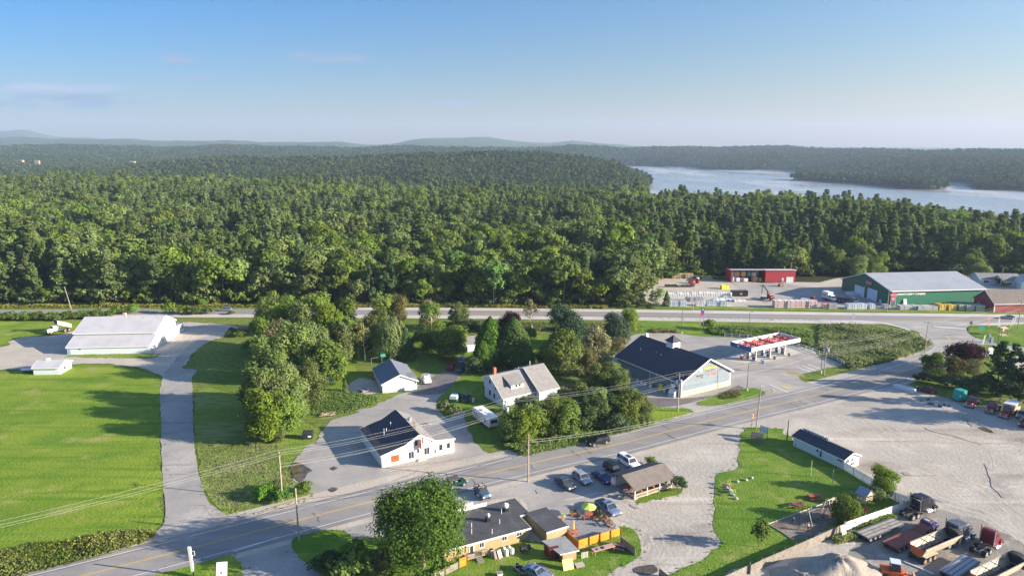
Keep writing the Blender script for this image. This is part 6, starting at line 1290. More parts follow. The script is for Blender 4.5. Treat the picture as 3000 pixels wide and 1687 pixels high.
t = thing('cargo_box', 'bright teal box standing among the old red trucks', 'container', g('w6',1010,1030), math.radians(15)); MB().hexa([(-1.2,-1.0,.4),(1.2,-1.0,.4),(1.2,1.0,.4),(-1.2,1.0,.4)],[(-.9,-1.0,2.9),(1.2,-1.0,2.9),(1.2,1.0,2.9),(-.9,1.0,2.9)]).build('shell', C('teal', (.01,.30,.27), .5), t, bevel=.04); MB().box(-1.3,-1.0,.15,1.4,1.0,.38).build('skid', dkgrey, t); MB().box(1.2,-.7,1.0,1.24,.6,1.4).box(1.2,-.3,1.9,1.24,.7,2.2).build('torn_label', white, t)
for i, (x, y) in enumerate(((520,1030),(620,1080),(790,1110))):
    mb = MB(); [mb.blob((random.Random(i*9+j).uniform(-1.5,1.5), random.Random(i*7+j).uniform(-.6,.6), .2), .35, 6, seed=i*10+j) for j in range(5)]
    tag(mb.build('scrap_heap', mat('scrap', (.10,.10,.09), .8, [((.6,.6,.6), 1.5, .62, .66)]), None, loc=g('w6', x, y)), ('pile of black and white scrap nearest the wrecked car','black scrap pile, middle of the three by the teal box','smaller scrap pile nearest the teal box')[i], 'scrap pile', 'scrap by the old trucks')
# lumber yard vehicles
def yardtruck(label, k, A, B, kind, col):
    a, b = g(k, *A), g(k, *B); e = b - a; L = max(6.5, min(e.length, 9)); t = thing('yard_truck', label, 'truck', a.lerp(b,.5), math.atan2(e.y, e.x)); x1 = L/2
    MB().box(-L/2,-.5,.8,x1-.3,.5,1.05).build('chassis', dkgrey, t); MB().box(x1-2.6,-1.05,1.0,x1-1.1,1.05,2.7).build('cab', col, t, bevel=.1); MB().hexa([(x1-1.1,-.95,.8),(x1,-.85,.8),(x1,.85,.8),(x1-1.1,.95,.8)],[(x1-1.1,-.9,1.8),(x1,-.7,1.55),(x1,.7,1.55),(x1-1.1,.9,1.8)]).build('hood', col, t, bevel=.06); MB().box(x1-1.12,-.9,1.85,x1-1.04,.9,2.5).build('windscreen', glass, t); MB().box(x1-2.2,-1.07,1.9,x1-1.4,1.07,2.5).build('side_windows', glass, t)
    if kind == 'box': MB().box(-L/2,-1.25,1.1,x1-2.7,1.25,3.7).build('box_body', white, t, bevel=.03); MB().box(-L/2+.5,-1.27,2.2,-L/2+2.6,-1.25,2.5).build('stripe', dkgrey, t)
    else: MB().box(-L/2,-1.25,1.1,x1-2.8,1.25,1.25).build('deck', C('deck_pale', (.5,.48,.45)), t)
    if kind == 'crane': MB().bar((x1-3.0,0,1.2),(x1-3.0,0,3.6),.5).bar((x1-3.0,0,3.5),(-L/2+.4,0,5.8),.35).bar((-L/2+.4,0,5.8),(-L/2+.2,0,2.2),.25).build('boom', C('boom_black', (.035,.03,.03)), t)
    dual(t, -L/2+1.2, .95, .48); dual(t, -L/2+2.4, .95, .48); [wheel_(t, x1-.8, s*.95, .48, .28) for s in (-1,1)]
    return t
yardtruck('red truck with long pale flat deck near the timber racks in the yard', 'z7', (770,345), (1010,335), 'flat', carred)
yardtruck('red truck with tall black boom crane in the middle of the lumber yard', 'z7', (1850,490), (1990,525), 'crane', maroon)
yardtruck('white box truck parked first beside the warehouse doors', 'z8', (60,500), (190,540), 'box', white)
yardtruck('small dark red stake truck in the shaded part of the yard', 'z7', (2390,530), (2510,550), 'flat', maroon)
car('pickup', 'bright red pickup next to the white box truck in the yard', 'pickup truck', carred, 'z8', (255,530), (220,500), (290,555)); car('pickup', 'dark red pickup between the bright red and the yellow-white vehicles', 'pickup truck', maroon, 'z8', (340,535), (300,505), (385,560)); car('suv', 'white and orange van at the end of the row of yard vehicles', 'van', paintm('van_cream', (.75,.6,.42)), 'z8', (440,540), (390,510), (500,565))
t = thing('forklift', 'brown forklift in front of the red open shed', 'forklift', g('z7',2095,340), .3); MB().box(-1.2,-.7,.4,.9,.7,1.3).build('body', C('forklift_brown', (.28,.14,.08)), t, bevel=.06); MB().bar((-.8,-.6,1.3),(-.8,-.6,2.5),.1).bar((-.8,.6,1.3),(-.8,.6,2.5),.1).bar((.5,-.6,1.3),(.4,-.6,2.5),.1).bar((.5,.6,1.3),(.4,.6,2.5),.1).box(-.9,-.7,2.5,.5,.7,2.6).build('cage', black, t); MB().box(1.0,-.5,.1,1.15,-.35,3.2).box(1.0,.35,.1,1.15,.5,3.2).build('mast', dkgrey, t); MB().box(1.15,-.5,.15,2.3,-.35,.22).box(1.15,.35,.15,2.3,.5,.22).build('fork', steel, t)
for x in (-.7,.6):
    for s in (-1,1): wheel_(t, x, s*.7, .4, .25)
# ------------------------------------------------------------------ lumber stock
def stack(name, label, cat, k, x0, x1, y, h, d, m, group=None, sticks=True, n=1):
    A, B = g(k, x0, y), g(k, x1, y); t = thing(name, label, cat, A, math.atan2((B-A).y, (B-A).x), group); L = (B-A).length
    MB().box(.1,.1,0,.3,d-.1,.12).box(L-.3,.1,0,L-.1,d-.1,.12).box(L/2-.1,.1,0,L/2+.1,d-.1,.12).build('bearer', wood, t)
    mb = MB(); nl = max(1, int(h/.75)); lh = (h-.12)/nl
    for i in range(nl): mb.box(.0+.03*(i%2), .02*(i%2), .12+i*lh, L-.02*(i%2), d, .12+(i+1)*lh-.06)
    mb.build('bundle', m, t); mb = MB()
    for u in (.25,.75): mb.box(L*u-.04,-.015,.12,L*u+.04,d+.015,h+.01)
    mb.build('strap', dkgrey, t); return t
wr = plastic_w; wrb = C('wrap_blue_white', (.60,.66,.74), .4); wrp = mat('wrap_printed_red', (.75,.62,.62), .4, stripes=((0,0,1), .75, (.55,.08,.12), .32)); wrg = C('wrap_grey', (.42,.42,.42), .6)
rr = random.Random(4); a, b_ = g('z7',570,465), g('z7',1470,468)
for i in range(30):
    p = a.lerp(b_, (i+.5)/30); t = thing('wrapped_bale', 'white wrapped bale in the long row of white bales across the lumber yard', 'bale', p, rr.uniform(-.06,.06), 'long row of white wrapped bales'); w = (b_-a).length/30
    mb = MB(); hh = rr.uniform(1.5, 1.8) + (.35 if i > 12 else 0); mb.hexa([(-w*.47,-1,0),(w*.47,-1,0),(w*.47,1,0),(-w*.47,1,0)], [(-w*.40,-.85,hh),(w*.40,-.85,hh),(w*.40,.85,hh),(-w*.40,.85,hh)]); mb.build('wrapping', wr, t, bevel=.12); MB().box(-.03,-1.02,.1,.03,-.97,hh*.8).build('strap', grey, t)
J = 'z7'
def row(k, items, h, d, m, nm, cat, label, group):
    for i, (x0, x1, y) in enumerate(items): stack(nm, label(i, len(items)), cat, k, x0, x1, y, h, d, m, group)
ordn = ['first','second','third','fourth','fifth','sixth','seventh','eighth','ninth']
row(J, [(692,742,597),(745,785,597),(787,820,595),(822,858,596),(862,903,594)], 2.6, 2.4, wrb, 'wrapped_stack', 'lumber stack', lambda i,n: f'tall bluish white wrapped stack, {ordn[i]} from the left at the yard fence', 'bluish white stacks at the yard fence')
row(J, [(1030,1080,590),(1084,1135,590)], 1.8, 2.2, wr, 'wrapped_stack', 'lumber stack', lambda i,n: f"white wrapped stack, {('left','right')[i]} one of the pair by the roadside pole", 'white pair at the yard fence')
row(J, [(1170,1222,588),(1226,1276,588),(1280,1328,588),(1332,1370,590),(1374,1422,590)], 1.9, 2.2, wrb, 'wrapped_stack', 'lumber stack', lambda i,n: f'low blue-white wrapped stack, {ordn[i]} of five in the middle of the yard fence', 'blue-white stacks mid fence')
row(J, [(2015,2172,612),(2176,2316,614),(2320,2438,614),(2442,2545,616)], 3.0, 3.0, wrp, 'printed_stack', 'lumber stack', lambda i,n: f'red and white printed lumber stack, {ordn[i]} from the left by the yard fence', 'red printed stacks by the fence')
row('z8', [(50,115,622)], 2.4, 2.6, wrp, 'printed_stack', 'lumber stack', lambda i,n: 'red and white printed lumber stack at the right end of its row', None)
row('z8', [(118,170,625),(174,222,625)], 2.3, 2.4, wrg, 'wrapped_stack', 'lumber stack', lambda i,n: f"grey wrapped stack, {('left','right')[i]} of the pair beside the printed stacks", 'grey pair by the fence')
row('z8', [(420,500,628),(504,598,628),(637,700,628),(355,413,628)], 2.2, 2.6, wrb, 'wrapped_stack', 'lumber stack', lambda i,n: ('blue-grey wrapped stack before the row of yard vehicles','pale wrapped stack right of the blue-grey one by the fence','pale stack alone between low piles by the fence','small low white pile left of the blue-grey stack')[i], 'stacks before the yard vehicles')
row('z8', [(822,888,625),(1015,1230,635),(1240,1490,640)], 1.7, 3, wrg, 'wrapped_stack', 'lumber stack', lambda i,n: ('pale wrapped stack at the foot of the roadside pole','long grey stack with a white tank on top','long low pale stack before the green wall')[i], 'low stacks before the green warehouse')
row('z8', [(1510,1590,640),(1630,1720,642)], 2.2, 4, C('stack_yellow', (.75,.5,.08)), 'yellow_stack', 'lumber stack', lambda i,n: ('dull yellow lumber stack left of the bright yellow one','bright yellow lumber stack before the green warehouse')[i], 'yellow stacks')
row('z8', [(1755,1840,645),(1850,1945,650),(1965,2075,652)], 2.4, 3.4, C('rack_green_grey', (.38,.40,.33)), 'stock_rack', 'rack', lambda i,n: f"grey-green stock rack, {ordn[i]} of three beside the red lumber store", 'stock racks by the red store')
t = stack('white_tank', 'long white wrapped roll lying on the grey stack before the warehouse', 'roll', 'z8', 1040, 1185, 612, 1.2, 1.2, wr)
for i, (x, w_, hh) in enumerate(((1115,50,1.6),(1205,40,1.5),(1245,28,1.6),(1390,60,1.4),(1450,55,1.5),(1550,40,1.3),(1640,60,1.8),(1690,45,2.2))): stack('pallet_load', f'pallet load along the green warehouse wall, {ordn[i] if i<9 else i} from the left', 'pallet', 'z8', x, x+w_, 565, hh, 1.5, wood if i % 2 else wrg, 'pallet loads along the green wall')
row('z8', [(775,800,555),(808,845,560)], 1.6, 1.5, wrb, 'crate', 'crate', lambda i,n: f"bluish crate, {('left','right')[i]} of two at the warehouse corner", 'crates at the warehouse corner')
t = thing('leaning_sheet', 'tall white panel leaning on the green warehouse wall', 'panel', LW.w(5.4,-.5), LW.ang); MB().hexa([(0,-.4,0),(1.3,-.4,0),(1.3,-.32,0),(0,-.32,0)],[(0,.35,2.9),(1.3,.35,2.9),(1.3,.43,2.9),(0,.43,2.9)]).build('board', white, t)
row(J, [(728,796,240),(800,884,240),(893,993,242)], 2.4, 2.2, newwood, 'timber_stack', 'lumber stack', lambda i,n: f'stack of new yellow timber at the back of the yard, {ordn[i]} from the left', 'new timber stacks at the back')
row(J, [(1103,1232,255)], 1.4, 2.4, newwood, 'timber_stack', 'lumber stack', lambda i,n: 'low long timber stack left of the red shed', None)
row(J, [(345,435,355),(440,512,285)], 4.2, 3, wr, 'wrapped_stack', 'lumber stack', lambda i,n: ('tallest white wrapped stack beside the pines','second tall white stack behind the pines')[i], 'tall white stacks by the pines')
row(J, [(452,486,215),(490,550,235),(555,588,238)], 2.6, 2.2, wrb, 'wrapped_stack', 'lumber stack', lambda i,n: f'blue-white wrapped stack at the rear left of the yard, {ordn[i]} of three', 'rear left stacks')
row(J, [(905,945,530),(948,1008,532),(1012,1060,533),(1064,1120,532)], 1.7, 2, wrg, 'timber_stack', 'lumber stack', lambda i,n: f'grey board stack in the middle aisle of the yard, {ordn[i]} from the left', 'middle aisle stacks')
row(J, [(1240,1282,530),(1290,1450,525),(1450,1600,528),(1510,1655,537)], .9, 2, wr, 'board_pile', 'lumber stack', lambda i,n: ('small white pile in the middle aisle','long thin white board pile in the middle aisle','brown and white board pile beside the black container','low red and white pile in the middle aisle')[i], 'low piles in the middle aisle')
for i, (x0, x1, y, h_, mm) in enumerate(((1475,1515,285,2.2,'a'),(1475,1512,232,2.0,'b'),(1518,1590,240,2.4,'c'),(1540,1590,285,1.8,'a'),(1608,1668,250,2.6,'d'),(1610,1690,290,1.5,'a'),(1690,1735,240,2.4,'e'),(1750,1810,290,2.6,'c'),(1752,1800,225,1.6,'a'),(1825,1865,290,1.6,'c'))):
    m_ = dict(a=wr, b=wrb, c=newwood, d=C('stock_orange', (.65,.33,.08)), e=C('stock_green', (.06,.3,.22)))[mm]
    A = OS.P('f', J, x0, 285); B = OS.P('f', J, x1, 285); up = 0.2 if y > 270 else 2.5
    t = thing('shelf_stock', f"{dict(a='white wrapped', b='blue-white', c='tan boxed', d='orange', e='green')[mm]} bundle on the {('upper' if up>1 else 'lower')} tier of the open shed, item {i+1} rightward", 'stock bundle', OS.w(A[0], 2.5 if up > 1 else 1.2) + Vector((0,0,up)), OS.ang, 'stock in the open shed')
    MB().box(0,0,0,max(.8,B[0]-A[0]),2.2,min(h_,2.1)).build('bundle', m_, t, bevel=.05); MB().box(.3,-.02,0,.36,2.22,min(h_,2.1)+.01).build('strap', dkgrey, t)
t = thing('roll_off_container', 'long black roll-off container filled with debris at the end of the white bales', 'container', g(J,1475,468), 0)
Lx = (g(J,1680,468)-g(J,1475,468)).length; mb = MB(); mb.box(0,0,.2,Lx,.12,2.4).box(0,2.3,.2,Lx,2.42,2.4).box(0,.12,.2,.12,2.3,2.4).box(Lx-.12,.12,.2,Lx,2.3,2.4).box(.12,.12,.2,Lx-.12,2.3,.3).build('shell', black, t); mb = MB(); [mb.blob((.6+i*.8,1.2,1.9),.7,7,seed=i,sc=(1,1.2,.6)) for i in range(int(Lx/.8)-1)]; mb.build('debris', wood, t); MB().box(Lx*.5,-.02,.9,Lx*.5+1,-.005,1.6).build('plate', steel, t)
t = thing('skip', 'bright yellow open skip in the lumber yard', 'skip', g(J,1385,370), .1); MB().box(-1.6,-1,.1,1.6,-.9,1.7).box(-1.6,.9,.1,1.6,1,1.7).box(-1.6,-.9,.1,-1.5,.9,1.7).box(1.5,-.9,.1,1.6,.9,1.7).box(-1.5,-.9,.1,1.5,.9,.2).build('shell', C('skip_yellow', (.78,.72,.04)), t); MB().box(-1.7,-1.1,1.7,1.7,-.95,1.8).build('rim', yellow, t)
t = thing('red_container', 'small red and white tank behind the flat deck truck', 'tank', g(J,1042,300), 0); MB().cyl((0,0,0),(0,0,2.4),.9,.9,14).build('shell', carred, t); MB().cyl((0,0,2.4),(0,0,2.8),.9,.5,14).build('cap', white, t)
t = thing('timber_rack', 'long black timber rack beside the flat deck truck', 'rack', g(J,635,350), 0); mb = MB(); LR = (g(J,1000,350)-g(J,635,350)).length
for i in range(9): mb.box(i*LR/8-.08,0,0,i*LR/8+.08,.15,1.5)
mb.box(0,-.1,.3,LR,.9,.45).box(0,-.1,1.0,LR,.9,1.15).build('frame', black, t); MB().box(.2,0,.46,LR-.2,.8,.98).build('load', C('dark_pipe', (.06,.06,.07)), t)
t = thing('log_pile', 'pile of grey logs at the end of the gravel beside the poplars', 'log pile', g('z2',425,500), .15); mb = MB(); [mb.cyl((0,-.8+j*.38+(i%2)*.19,.2+i*.33),(5.0,-.8+j*.38+(i%2)*.19,.2+i*.33),.18,.16,8) for i in range(4) for j in range(5-i//2)]; mb.build('logs', mat('old_logs', (.38,.28,.24), .9, [((.25,.19,.17), 2, .4, .7)]), t); MB().bar((.5,-1,0),(.5,-1,1.6),.1).bar((4.5,-1,0),(4.5,-1,1.6),.1).build('stake', wood, t)

# ------------------------------------------------------------------ poles and wires
def arms(mb, z, ang, w=1.2):
    c, s = math.cos(ang), math.sin(ang); mb.bar((-c*w,-s*w,z),(c*w,s*w,z),.1,.12); [mb.cyl((c*w*q,s*w*q,z+.05),(c*w*q,s*w*q,z+.28),.05,.04,6) for q in (-.92,-.2,.92)]
def pole(label, k, base, h, ang=None, trans=False, lamp=None, name='utility_pole', group=None, r=.15, m=None, lean=(0,0)):
    p = g(k, *base); t = thing(name, label, 'pole', p, 0, group); top = Vector((lean[0], lean[1], h))
    MB().cyl((0,0,-.3), top, r, r*.68, 10).build('shaft', m or polewood, t)
    if ang is not None: mb = MB(); arms(mb, h-.45, ang); mb.build('crossarm', wood, t)
    if trans: MB().cyl((.42,-.2,h-2.6),(.42,-.2,h-1.6),.28,.28,12).build('transformer', C('transformer_grey', (.5,.53,.57)), t); MB().cyl((-.4,.25,h-2.8),(-.4,.25,h-1.9),.25,.25,12).build('transformer', C('transformer_grey', (.5,.53,.57)), t)
    if lamp: 
        v = Vector(lamp); MB().bar((0,0,h-.3), (v.x, v.y, h+.15), .07).build('arm', steel, t); MB().box(v.x-.35,v.y-.14,h+.08,v.x+.35,v.y+.14,h+.26).build('lamp_head', C('lamp_head_grey', (.55,.56,.56)), t, bevel=.03)
    return p, h
ra = math.radians(30) + math.pi/2
P1 = pole('utility pole in the shrubs between driveway and restaurant lot', 'y8', (1130,985), 9.4, ra)
pole('leaning plain pole beside the asphalt drive at the bottom', 'y8', (1297,1395), 9.2, name='service_pole', r=.16)
P3 = pole('plain pole at the roadside edge of the parked cars', 'y2', (178,415), 9.6, name='service_pole', r=.16)
P4 = pole('utility pole with transformers in front of the blue house', 'F', (1481,1292), 9.4, ra, True)
P5 = pole('utility pole with transformers at the front corner of the store', 'z6', (880,1180), 9.6, ra, True)
P6 = pole('utility pole behind the white rail fence of the fuel station', 'z8', (60,1450), 9.4, ra, True)
P7 = pole('dark utility pole in the bend beside the marsh', 'z8', (1325,1155), 9.6, math.radians(50)+math.pi/2)
P8 = pole('utility pole on the green island near the right edge', 'z8', (2490,880), 10.5, math.radians(80)+math.pi/2)
P9 = pole('leaning street light pole opposite the fuel station exit', 'z6', (1862,1400), 9.8, lamp=(.9,.5,0), name='street_light', lean=(.5,0))
pole('short dark pole with antenna beside the white office', 'y5', (752,530), 4.6, name='antenna_pole', m=C('pole_dark', (.10,.09,.08), .9), r=.14)
MB().cyl((0,0,4.6),(.1,0,7.2),.03,.02,5).build('antenna', steel, scene.objects['antenna_pole'])
for lb, k, bs, h_ in (('tall lamp post behind the store beside the parking bays','z6',(927,200),8.2),('tall lamp post at the white rail fence beyond the canopy','z6',(1765,242),8.4),('lamp post on the grass island before the store','z6',(1748,918),7.4),('lamp post at the striped bays by the fence corner','z8',(18,1425),8.0),('street light between the two green islands at the right','c1',(730,955),7.5)):
    p = g(k, *bs); t = thing('lamp_post', lb, 'lamp post', p, 0, 'dark lamp posts'); MB().cyl((0,0,0),(0,0,.7),.3,.28,12).build('plinth', concrete, t); MB().cyl((0,0,.7),(0,0,h_),.09,.06,8).build('shaft', C('post_dark', (.06,.055,.055), .5), t); MB().bar((0,0,h_),(.9,.4,h_+.05),.07).box(.7,.3,h_,1.2,.55,h_+.14).build('lamp_head', C('post_dark', (.06,.055,.055), .5), t)
for lb, k, bs, h_, ln in (('leaning bare pole at the forest edge behind the left garage','w4',(770,1272),9,(-1.6,0)),('slim pole rising at the forest edge behind the poplars','z2',(1070,140),8.5,(0,0)),('straight pole at the forest edge above the middle of the highway','w5',(1642,1245),8,(0,0)),('roadside pole in front of the white bales','z7',(987,645),9,(0,0)),('roadside pole at the corner of the green warehouse','z8',(848,668),9.5,(0,0)),('pole beside the white house behind the lumber store','c4',(875,610),9,(0,0))):
    pole(lb, k, bs, h_, lean=ln, name='wooden_pole', r=.14)
for lb, bs in (('bare post on the park lawn, nearer the white office','left'),('bare post on the park lawn, nearer the playhouse','right')):
    pole(lb, 'y5', (1085,1045) if bs == 'left' else (1388,1190), 3.4, name='lawn_post', r=.07, m=C('post_pale', (.6,.52,.4)))
wirem = C('wire_light', (.45,.46,.42), .6)
def span(label, A, B, hA, hB, offs, sag=.8, r=.013, m=None, name='power_line'):
    A = Vector(A); B = Vector(B); d = (B-A); d.z = 0; d.normalize(); n = Vector((-d.y, d.x, 0)); t = thing(name, label, 'power line', (0,0,0))
    for o_, dz in offs:
        mb = MB(); N = 14; q = None
        for i in range(N+1):
            u = i/N; p = A.lerp(B, u) + n*o_; p.z = hA + dz + (hB-hA)*u - sag*4*u*(1-u)
            if q is not None: mb.cyl(q, p, r, r, 4, caps=False)
            q = p
        mb.build('wire', m or wirem, t)
tri = ((-1.1,0),(-.25,0),(1.1,0)); low = ((0,-2.6),(.1,-3.0))
d01 = (P1[0]-P4[0]).normalized(); PL = P1[0] + d01*70
span('three wires running left from the pole by the driveway over the field', PL, P1[0], 9.2, 9.2, tri, 1.2)
span('overhead wires crossing the white restaurant roof', P1[0], P4[0], 9.2, 9.2, tri + ((0,-2.2),(.1,-2.7),(.2,-2.9)), 1.2)
span('overhead wires crossing the bushes between house and store', P4[0], P5[0], 9.2, 9.4, tri + ((0,-2.2),(.1,-2.7),(.2,-2.9)), 1.0)
span('overhead wires passing the store gable toward the fuel station', P5[0], P6[0], 9.4, 9.2, tri + low, 1.0)
span('bundle of wires crossing the marsh to the dark pole', P6[0], P7[0], 9.2, 9.3, tri + ((0,-2.0),(0,-2.5),(0,-2.9),(0,-3.3)), 1.2)
span('wires from the dark bend pole to the pole near the right edge', P7[0], P8[0], 9.3, 10.2, tri + low, .8)
span('wires leaving the right edge pole past the lumber store', P8[0], P8[0] + Vector((30,6,0)), 10.2, 10.2, tri, .5)
blkw = C('wire_dark', (.03,.03,.035), .6)
q2 = g('y8',1297,1395); q0 = q2 + (q2-P3[0]).normalized()*60
span('dark cable sagging from the drive pole to the pole by the parked cars', q2, P3[0], 6.6, 6.0, ((0,0),(.3,.5)), 1.6, .03, blkw)
span('dark cable from the drive pole toward the bottom left corner', q0, q2, 6.6, 6.6, ((0,0),(.3,.5)), 1.6, .03, blkw)
span('pale service wires from the parked-cars pole to the street light', P3[0], P9[0], 8.4, 8.2, ((0,0),(.1,-.5)), 1.4, .018)

# ------------------------------------------------------------------ fences
def rail_fence(label, P, h=1.1, m=None, rails=2, sp=2.6, group=None, name='rail_fence', post=.12):
    o = P[0]; t = thing(name, label, 'fence', o, 0, group); m = m or trimw
    for a, b in zip(P, P[1:]):
        n = max(1, int((b-a).length/sp))
        for i in range(n + (b is P[-1])):
            q = a.lerp(b, i/n) - o; MB().box(q.x-post/2,q.y-post/2,0,q.x+post/2,q.y+post/2,h+.1).build('post', m, t)
        mb = MB(); 
        for j in range(rails): z = h*(.45+.5*j/(max(rails-1,1))); mb.bar(a-o+Vector((0,0,z)), b-o+Vector((0,0,z)), .05, .14)
        mb.build('rail', m, t)
    return t
rail_fence('white two-rail fence curving round the fuel station lot', pts(('z6',[(1470,240),(1560,247),(1655,255),(1760,262),(1900,285),(2240,335),(2320,352),(2400,372),(2490,400)]),('z8',[(0,1195),(80,1215),(160,1245),(225,1278),(280,1310),(312,1335)])), 1.15)
def board_fence(label, P, h, m, name='board_fence', post=True, back=False, gap=0, group=None, posts_m=None):
    o = P[0]; t = thing(name, label, 'fence', o, 0, group)
    for a, b in zip(P, P[1:]):
        d = b-a; L = d.length; u = d.normalized(); n = Vector((-u.y,u.x,0)); mb = MB(); k = max(1,int(L/.24))
        for i in range(k):
            hh = h + random.Random(i*3+int(L*7)).uniform(-.03,.03); p0 = a-o+u*(i*L/k); p1 = a-o+u*((i+.9)*L/k)
            mb.hexa([p0, p1, p1+n*.03, p0+n*.03], [p0+Vector((0,0,hh)), p1+Vector((0,0,hh)), p1+n*.03+Vector((0,0,hh)), p0+n*.03+Vector((0,0,hh))])
        mb.build('board', m, t); mb = MB()
        for z in (.35, h-.3): mb.bar(a-o-n*.05+Vector((0,0,z)), b-o-n*.05+Vector((0,0,z)), .06, .1)
        mb.build('rail', posts_m or wood, t); k = max(1,int(L/2.4)); mb = MB()
        for i in range(k+1): q = a-o+u*(i*L/k)-n*.1; mb.box(q.x-.05,q.y-.05,0,q.x+.05,q.y+.05,h+.25)
        mb.build('post', posts_m or wood, t)
    return t
board_fence('white board fence from the office corner down to the truck yard', [Of.w(Lo+.1,0), g('y4',520,500), g('y4',745,590)], 1.75, white, 'white_fence', posts_m=trimw)
board_fence('whitewashed fence behind the black semi truck', [g('y4',745,590), g('y4',400,710), g('y3',2040,890)], 1.75, mat('whitewash', (.68,.68,.64), .8, [((.5,.49,.46), 1.5, .5, .75)]), 'white_fence')
board_fence('weathered grey wooden fence between park lawn and gravel yard', [g('y3',2030,895), g('y3',1560,1110), g('y3',1000,1355), g('y3',850,1430)], 1.6, wood, 'wooden_fence')
board_fence('grey fence piece continuing to the bottom edge', [g('y3',850,1400), g('y3',450,1590), g('y3',300,1660)], 1.4, wood, 'wooden_fence')
t = thing('slide', 'curved tan panel rising above the weathered fence', 'slide', g('y3',1990,960), .5); mb = MB(); [mb.slab([(-.5,-.1-i*.12,2.2-i*.3),(.5,-.1-i*.12,2.2-i*.3),(.5,-.22-i*.12,1.9-i*.3),(-.5,-.22-i*.12,1.9-i*.3)], .06) for i in range(6)]; mb.build('chute', C('slide_tan', (.62,.48,.28)), t); MB().bar((-.5,0,0),(-.5,0,2.3),.08).bar((.5,0,0),(.5,0,2.3),.08).build('leg', wood, t)
board_fence('dark slat fence at the right end of the patio yard', [g('y2',1195,1100), g('y2',1355,1225)], 1.3, C('fence_dark', (.16,.13,.10), .9), 'wooden_fence')
board_fence('dark slat fence piece beside the puddle at the bottom', [g('y2',1620,1440), g('y2',1800,1580)], 1.1, C('fence_dark', (.16,.13,.10), .9), 'wooden_fence')
oy = mat('patio_orange', (.66,.26,.012), .7, [((.52,.2,.012), 1, .5, .7)])
t = thing('patio_fence', 'bright orange board fence round the gravel patio', 'fence', g('y2',725,1145), 0); o = g('y2',725,1145)
for (a, b, h_) in ((g('y2',600,1040), g('y2',725,1145), 1.3), (g('y2',725,1145), g('y2',1195,1000), 1.4)):
    d = (b-a).normalized(); n = Vector((-d.y,d.x,0)); a_, b_ = a-o, b-o; MB().hexa([a_,b_,b_+n*.06,a_+n*.06],[a_+Vector((0,0,h_)),b_+Vector((0,0,h_)),b_+n*.06+Vector((0,0,h_)),a_+n*.06+Vector((0,0,h_))]).build('panel', oy, t)
    mb = MB(); k = int((b-a).length/1.8); [mb.box(*( (a_+d*(i*(b-a).length/k)-n*.1) - Vector((.06,.06,0)) ), *((a_+d*(i*(b-a).length/k)-n*.1) + Vector((.06,.06,h_+.08)))) for i in range(k+1)]; mb.build('post', C('patio_post', (.42,.2,.06)), t)
patch('patio_gravel', [g('y2',*q) for q in ((600,1040),(725,1145),(1195,1000),(1130,920),(980,800),(860,760),(640,800),(560,830),(480,800))], .030, mat('grey_chippings', (.27,.27,.28), .95, [((.18,.18,.19), 4, .45, .6), ((.4,.4,.4), 5, .6, .7)], bump=.3, bscale=6), smooth=False)
board_fence('orange fence panel beside the restaurant porch', [T1.w(-1.6,-2.2), T1.w(-.2,-2.0)], 1.5, oy, 'fence_panel', posts_m=C('patio_post', (.42,.2,.06)))
board_fence('plain plank fence below the big maple', [T1.w(-6.5,-3.6), T1.w(-1.7,-2.3)], 1.2, wood, 'wooden_fence')
rail_fence('low timber rail edging along the patio planters', [g('y2',1000,800), g('y2',1130,930)], .8, wood, 2, 1.0)

# ------------------------------------------------------------------ patio, yard and park things
def at(name, label, cat, k, x, y, rz=0.0, group=None, z=0): return thing(name, label, cat, g(k, x, y) + Vector((0,0,z)), rz, group)
def picnic(label, k, x, y, rz, col, L=1.9, group='picnic tables on the park lawn'):
    t = at('picnic_table', label, 'picnic table', k, x, y, rz, group); MB().box(-L/2,-.38,.72,L/2,.38,.78).build('table_top', col, t)
    for s in (-1,1): MB().box(-L/2,s*.75-.14,.42,L/2,s*.75+.14,.47).build('seat', col, t)
    for s in (-1,1): MB().bar((s*L*.36,-.8,0),(s*L*.36,.25,.72),.08).bar((s*L*.36,.8,0),(s*L*.36,-.25,.72),.08).bar((s*L*.36,-.75,.4),(s*L*.36,.75,.4),.07).build('leg_frame', col, t)
    return t
pc1 = C('table_red', (.45,.08,.07), .6); pc2 = C('table_maroon', (.28,.05,.08), .6)
picnic('brighter red picnic table on the park lawn, farther from the play area', 'y3', 1665, 480, .15, pc1, 2.4); picnic('dark maroon picnic table on the park lawn, nearer the play area', 'y3', 1440, 575, .25, pc2, 2.2)
t = at('serving_table', 'long faded pink table behind the orange fence', 'table', 'y2', 1000, 1190, .42); MB().box(-1.9,-.5,.85,1.9,.5,.93).build('table_top', C('pink_faded', (.48,.28,.25), .7), t); MB().box(-1.4,-.2,.935,-1.0,.2,.945).box(-.5,-.3,.935,.1,.3,.945).build('sink_opening', black, t)
for x in (-1.7,1.7):
    for y in (-.4,.4): MB().box(x-.05,y-.05,0,x+.05,y+.05,.85).build('leg', C('table_leg_red', (.4,.15,.12)), t)
picnic('pink picnic table in the shade between orange and dark fences', 'y2', 1185, 1150, -.5, C('pink_dark', (.36,.16,.18), .7), 1.9, None)
t = at('pallet', 'whitish slatted pallet standing against the orange fence', 'pallet', 'y2', 800, 1250, .35); [MB().box(-.6+i*.24,-.03,0,-.48+i*.24,.0,1.1).build('slat', C('pallet_white', (.6,.56,.48)), t) for i in range(5)]; MB().box(-.6,.0,.1,.6,.08,.2).box(-.6,.0,.9,.6,.08,1.0).build('bearer', wood, t)
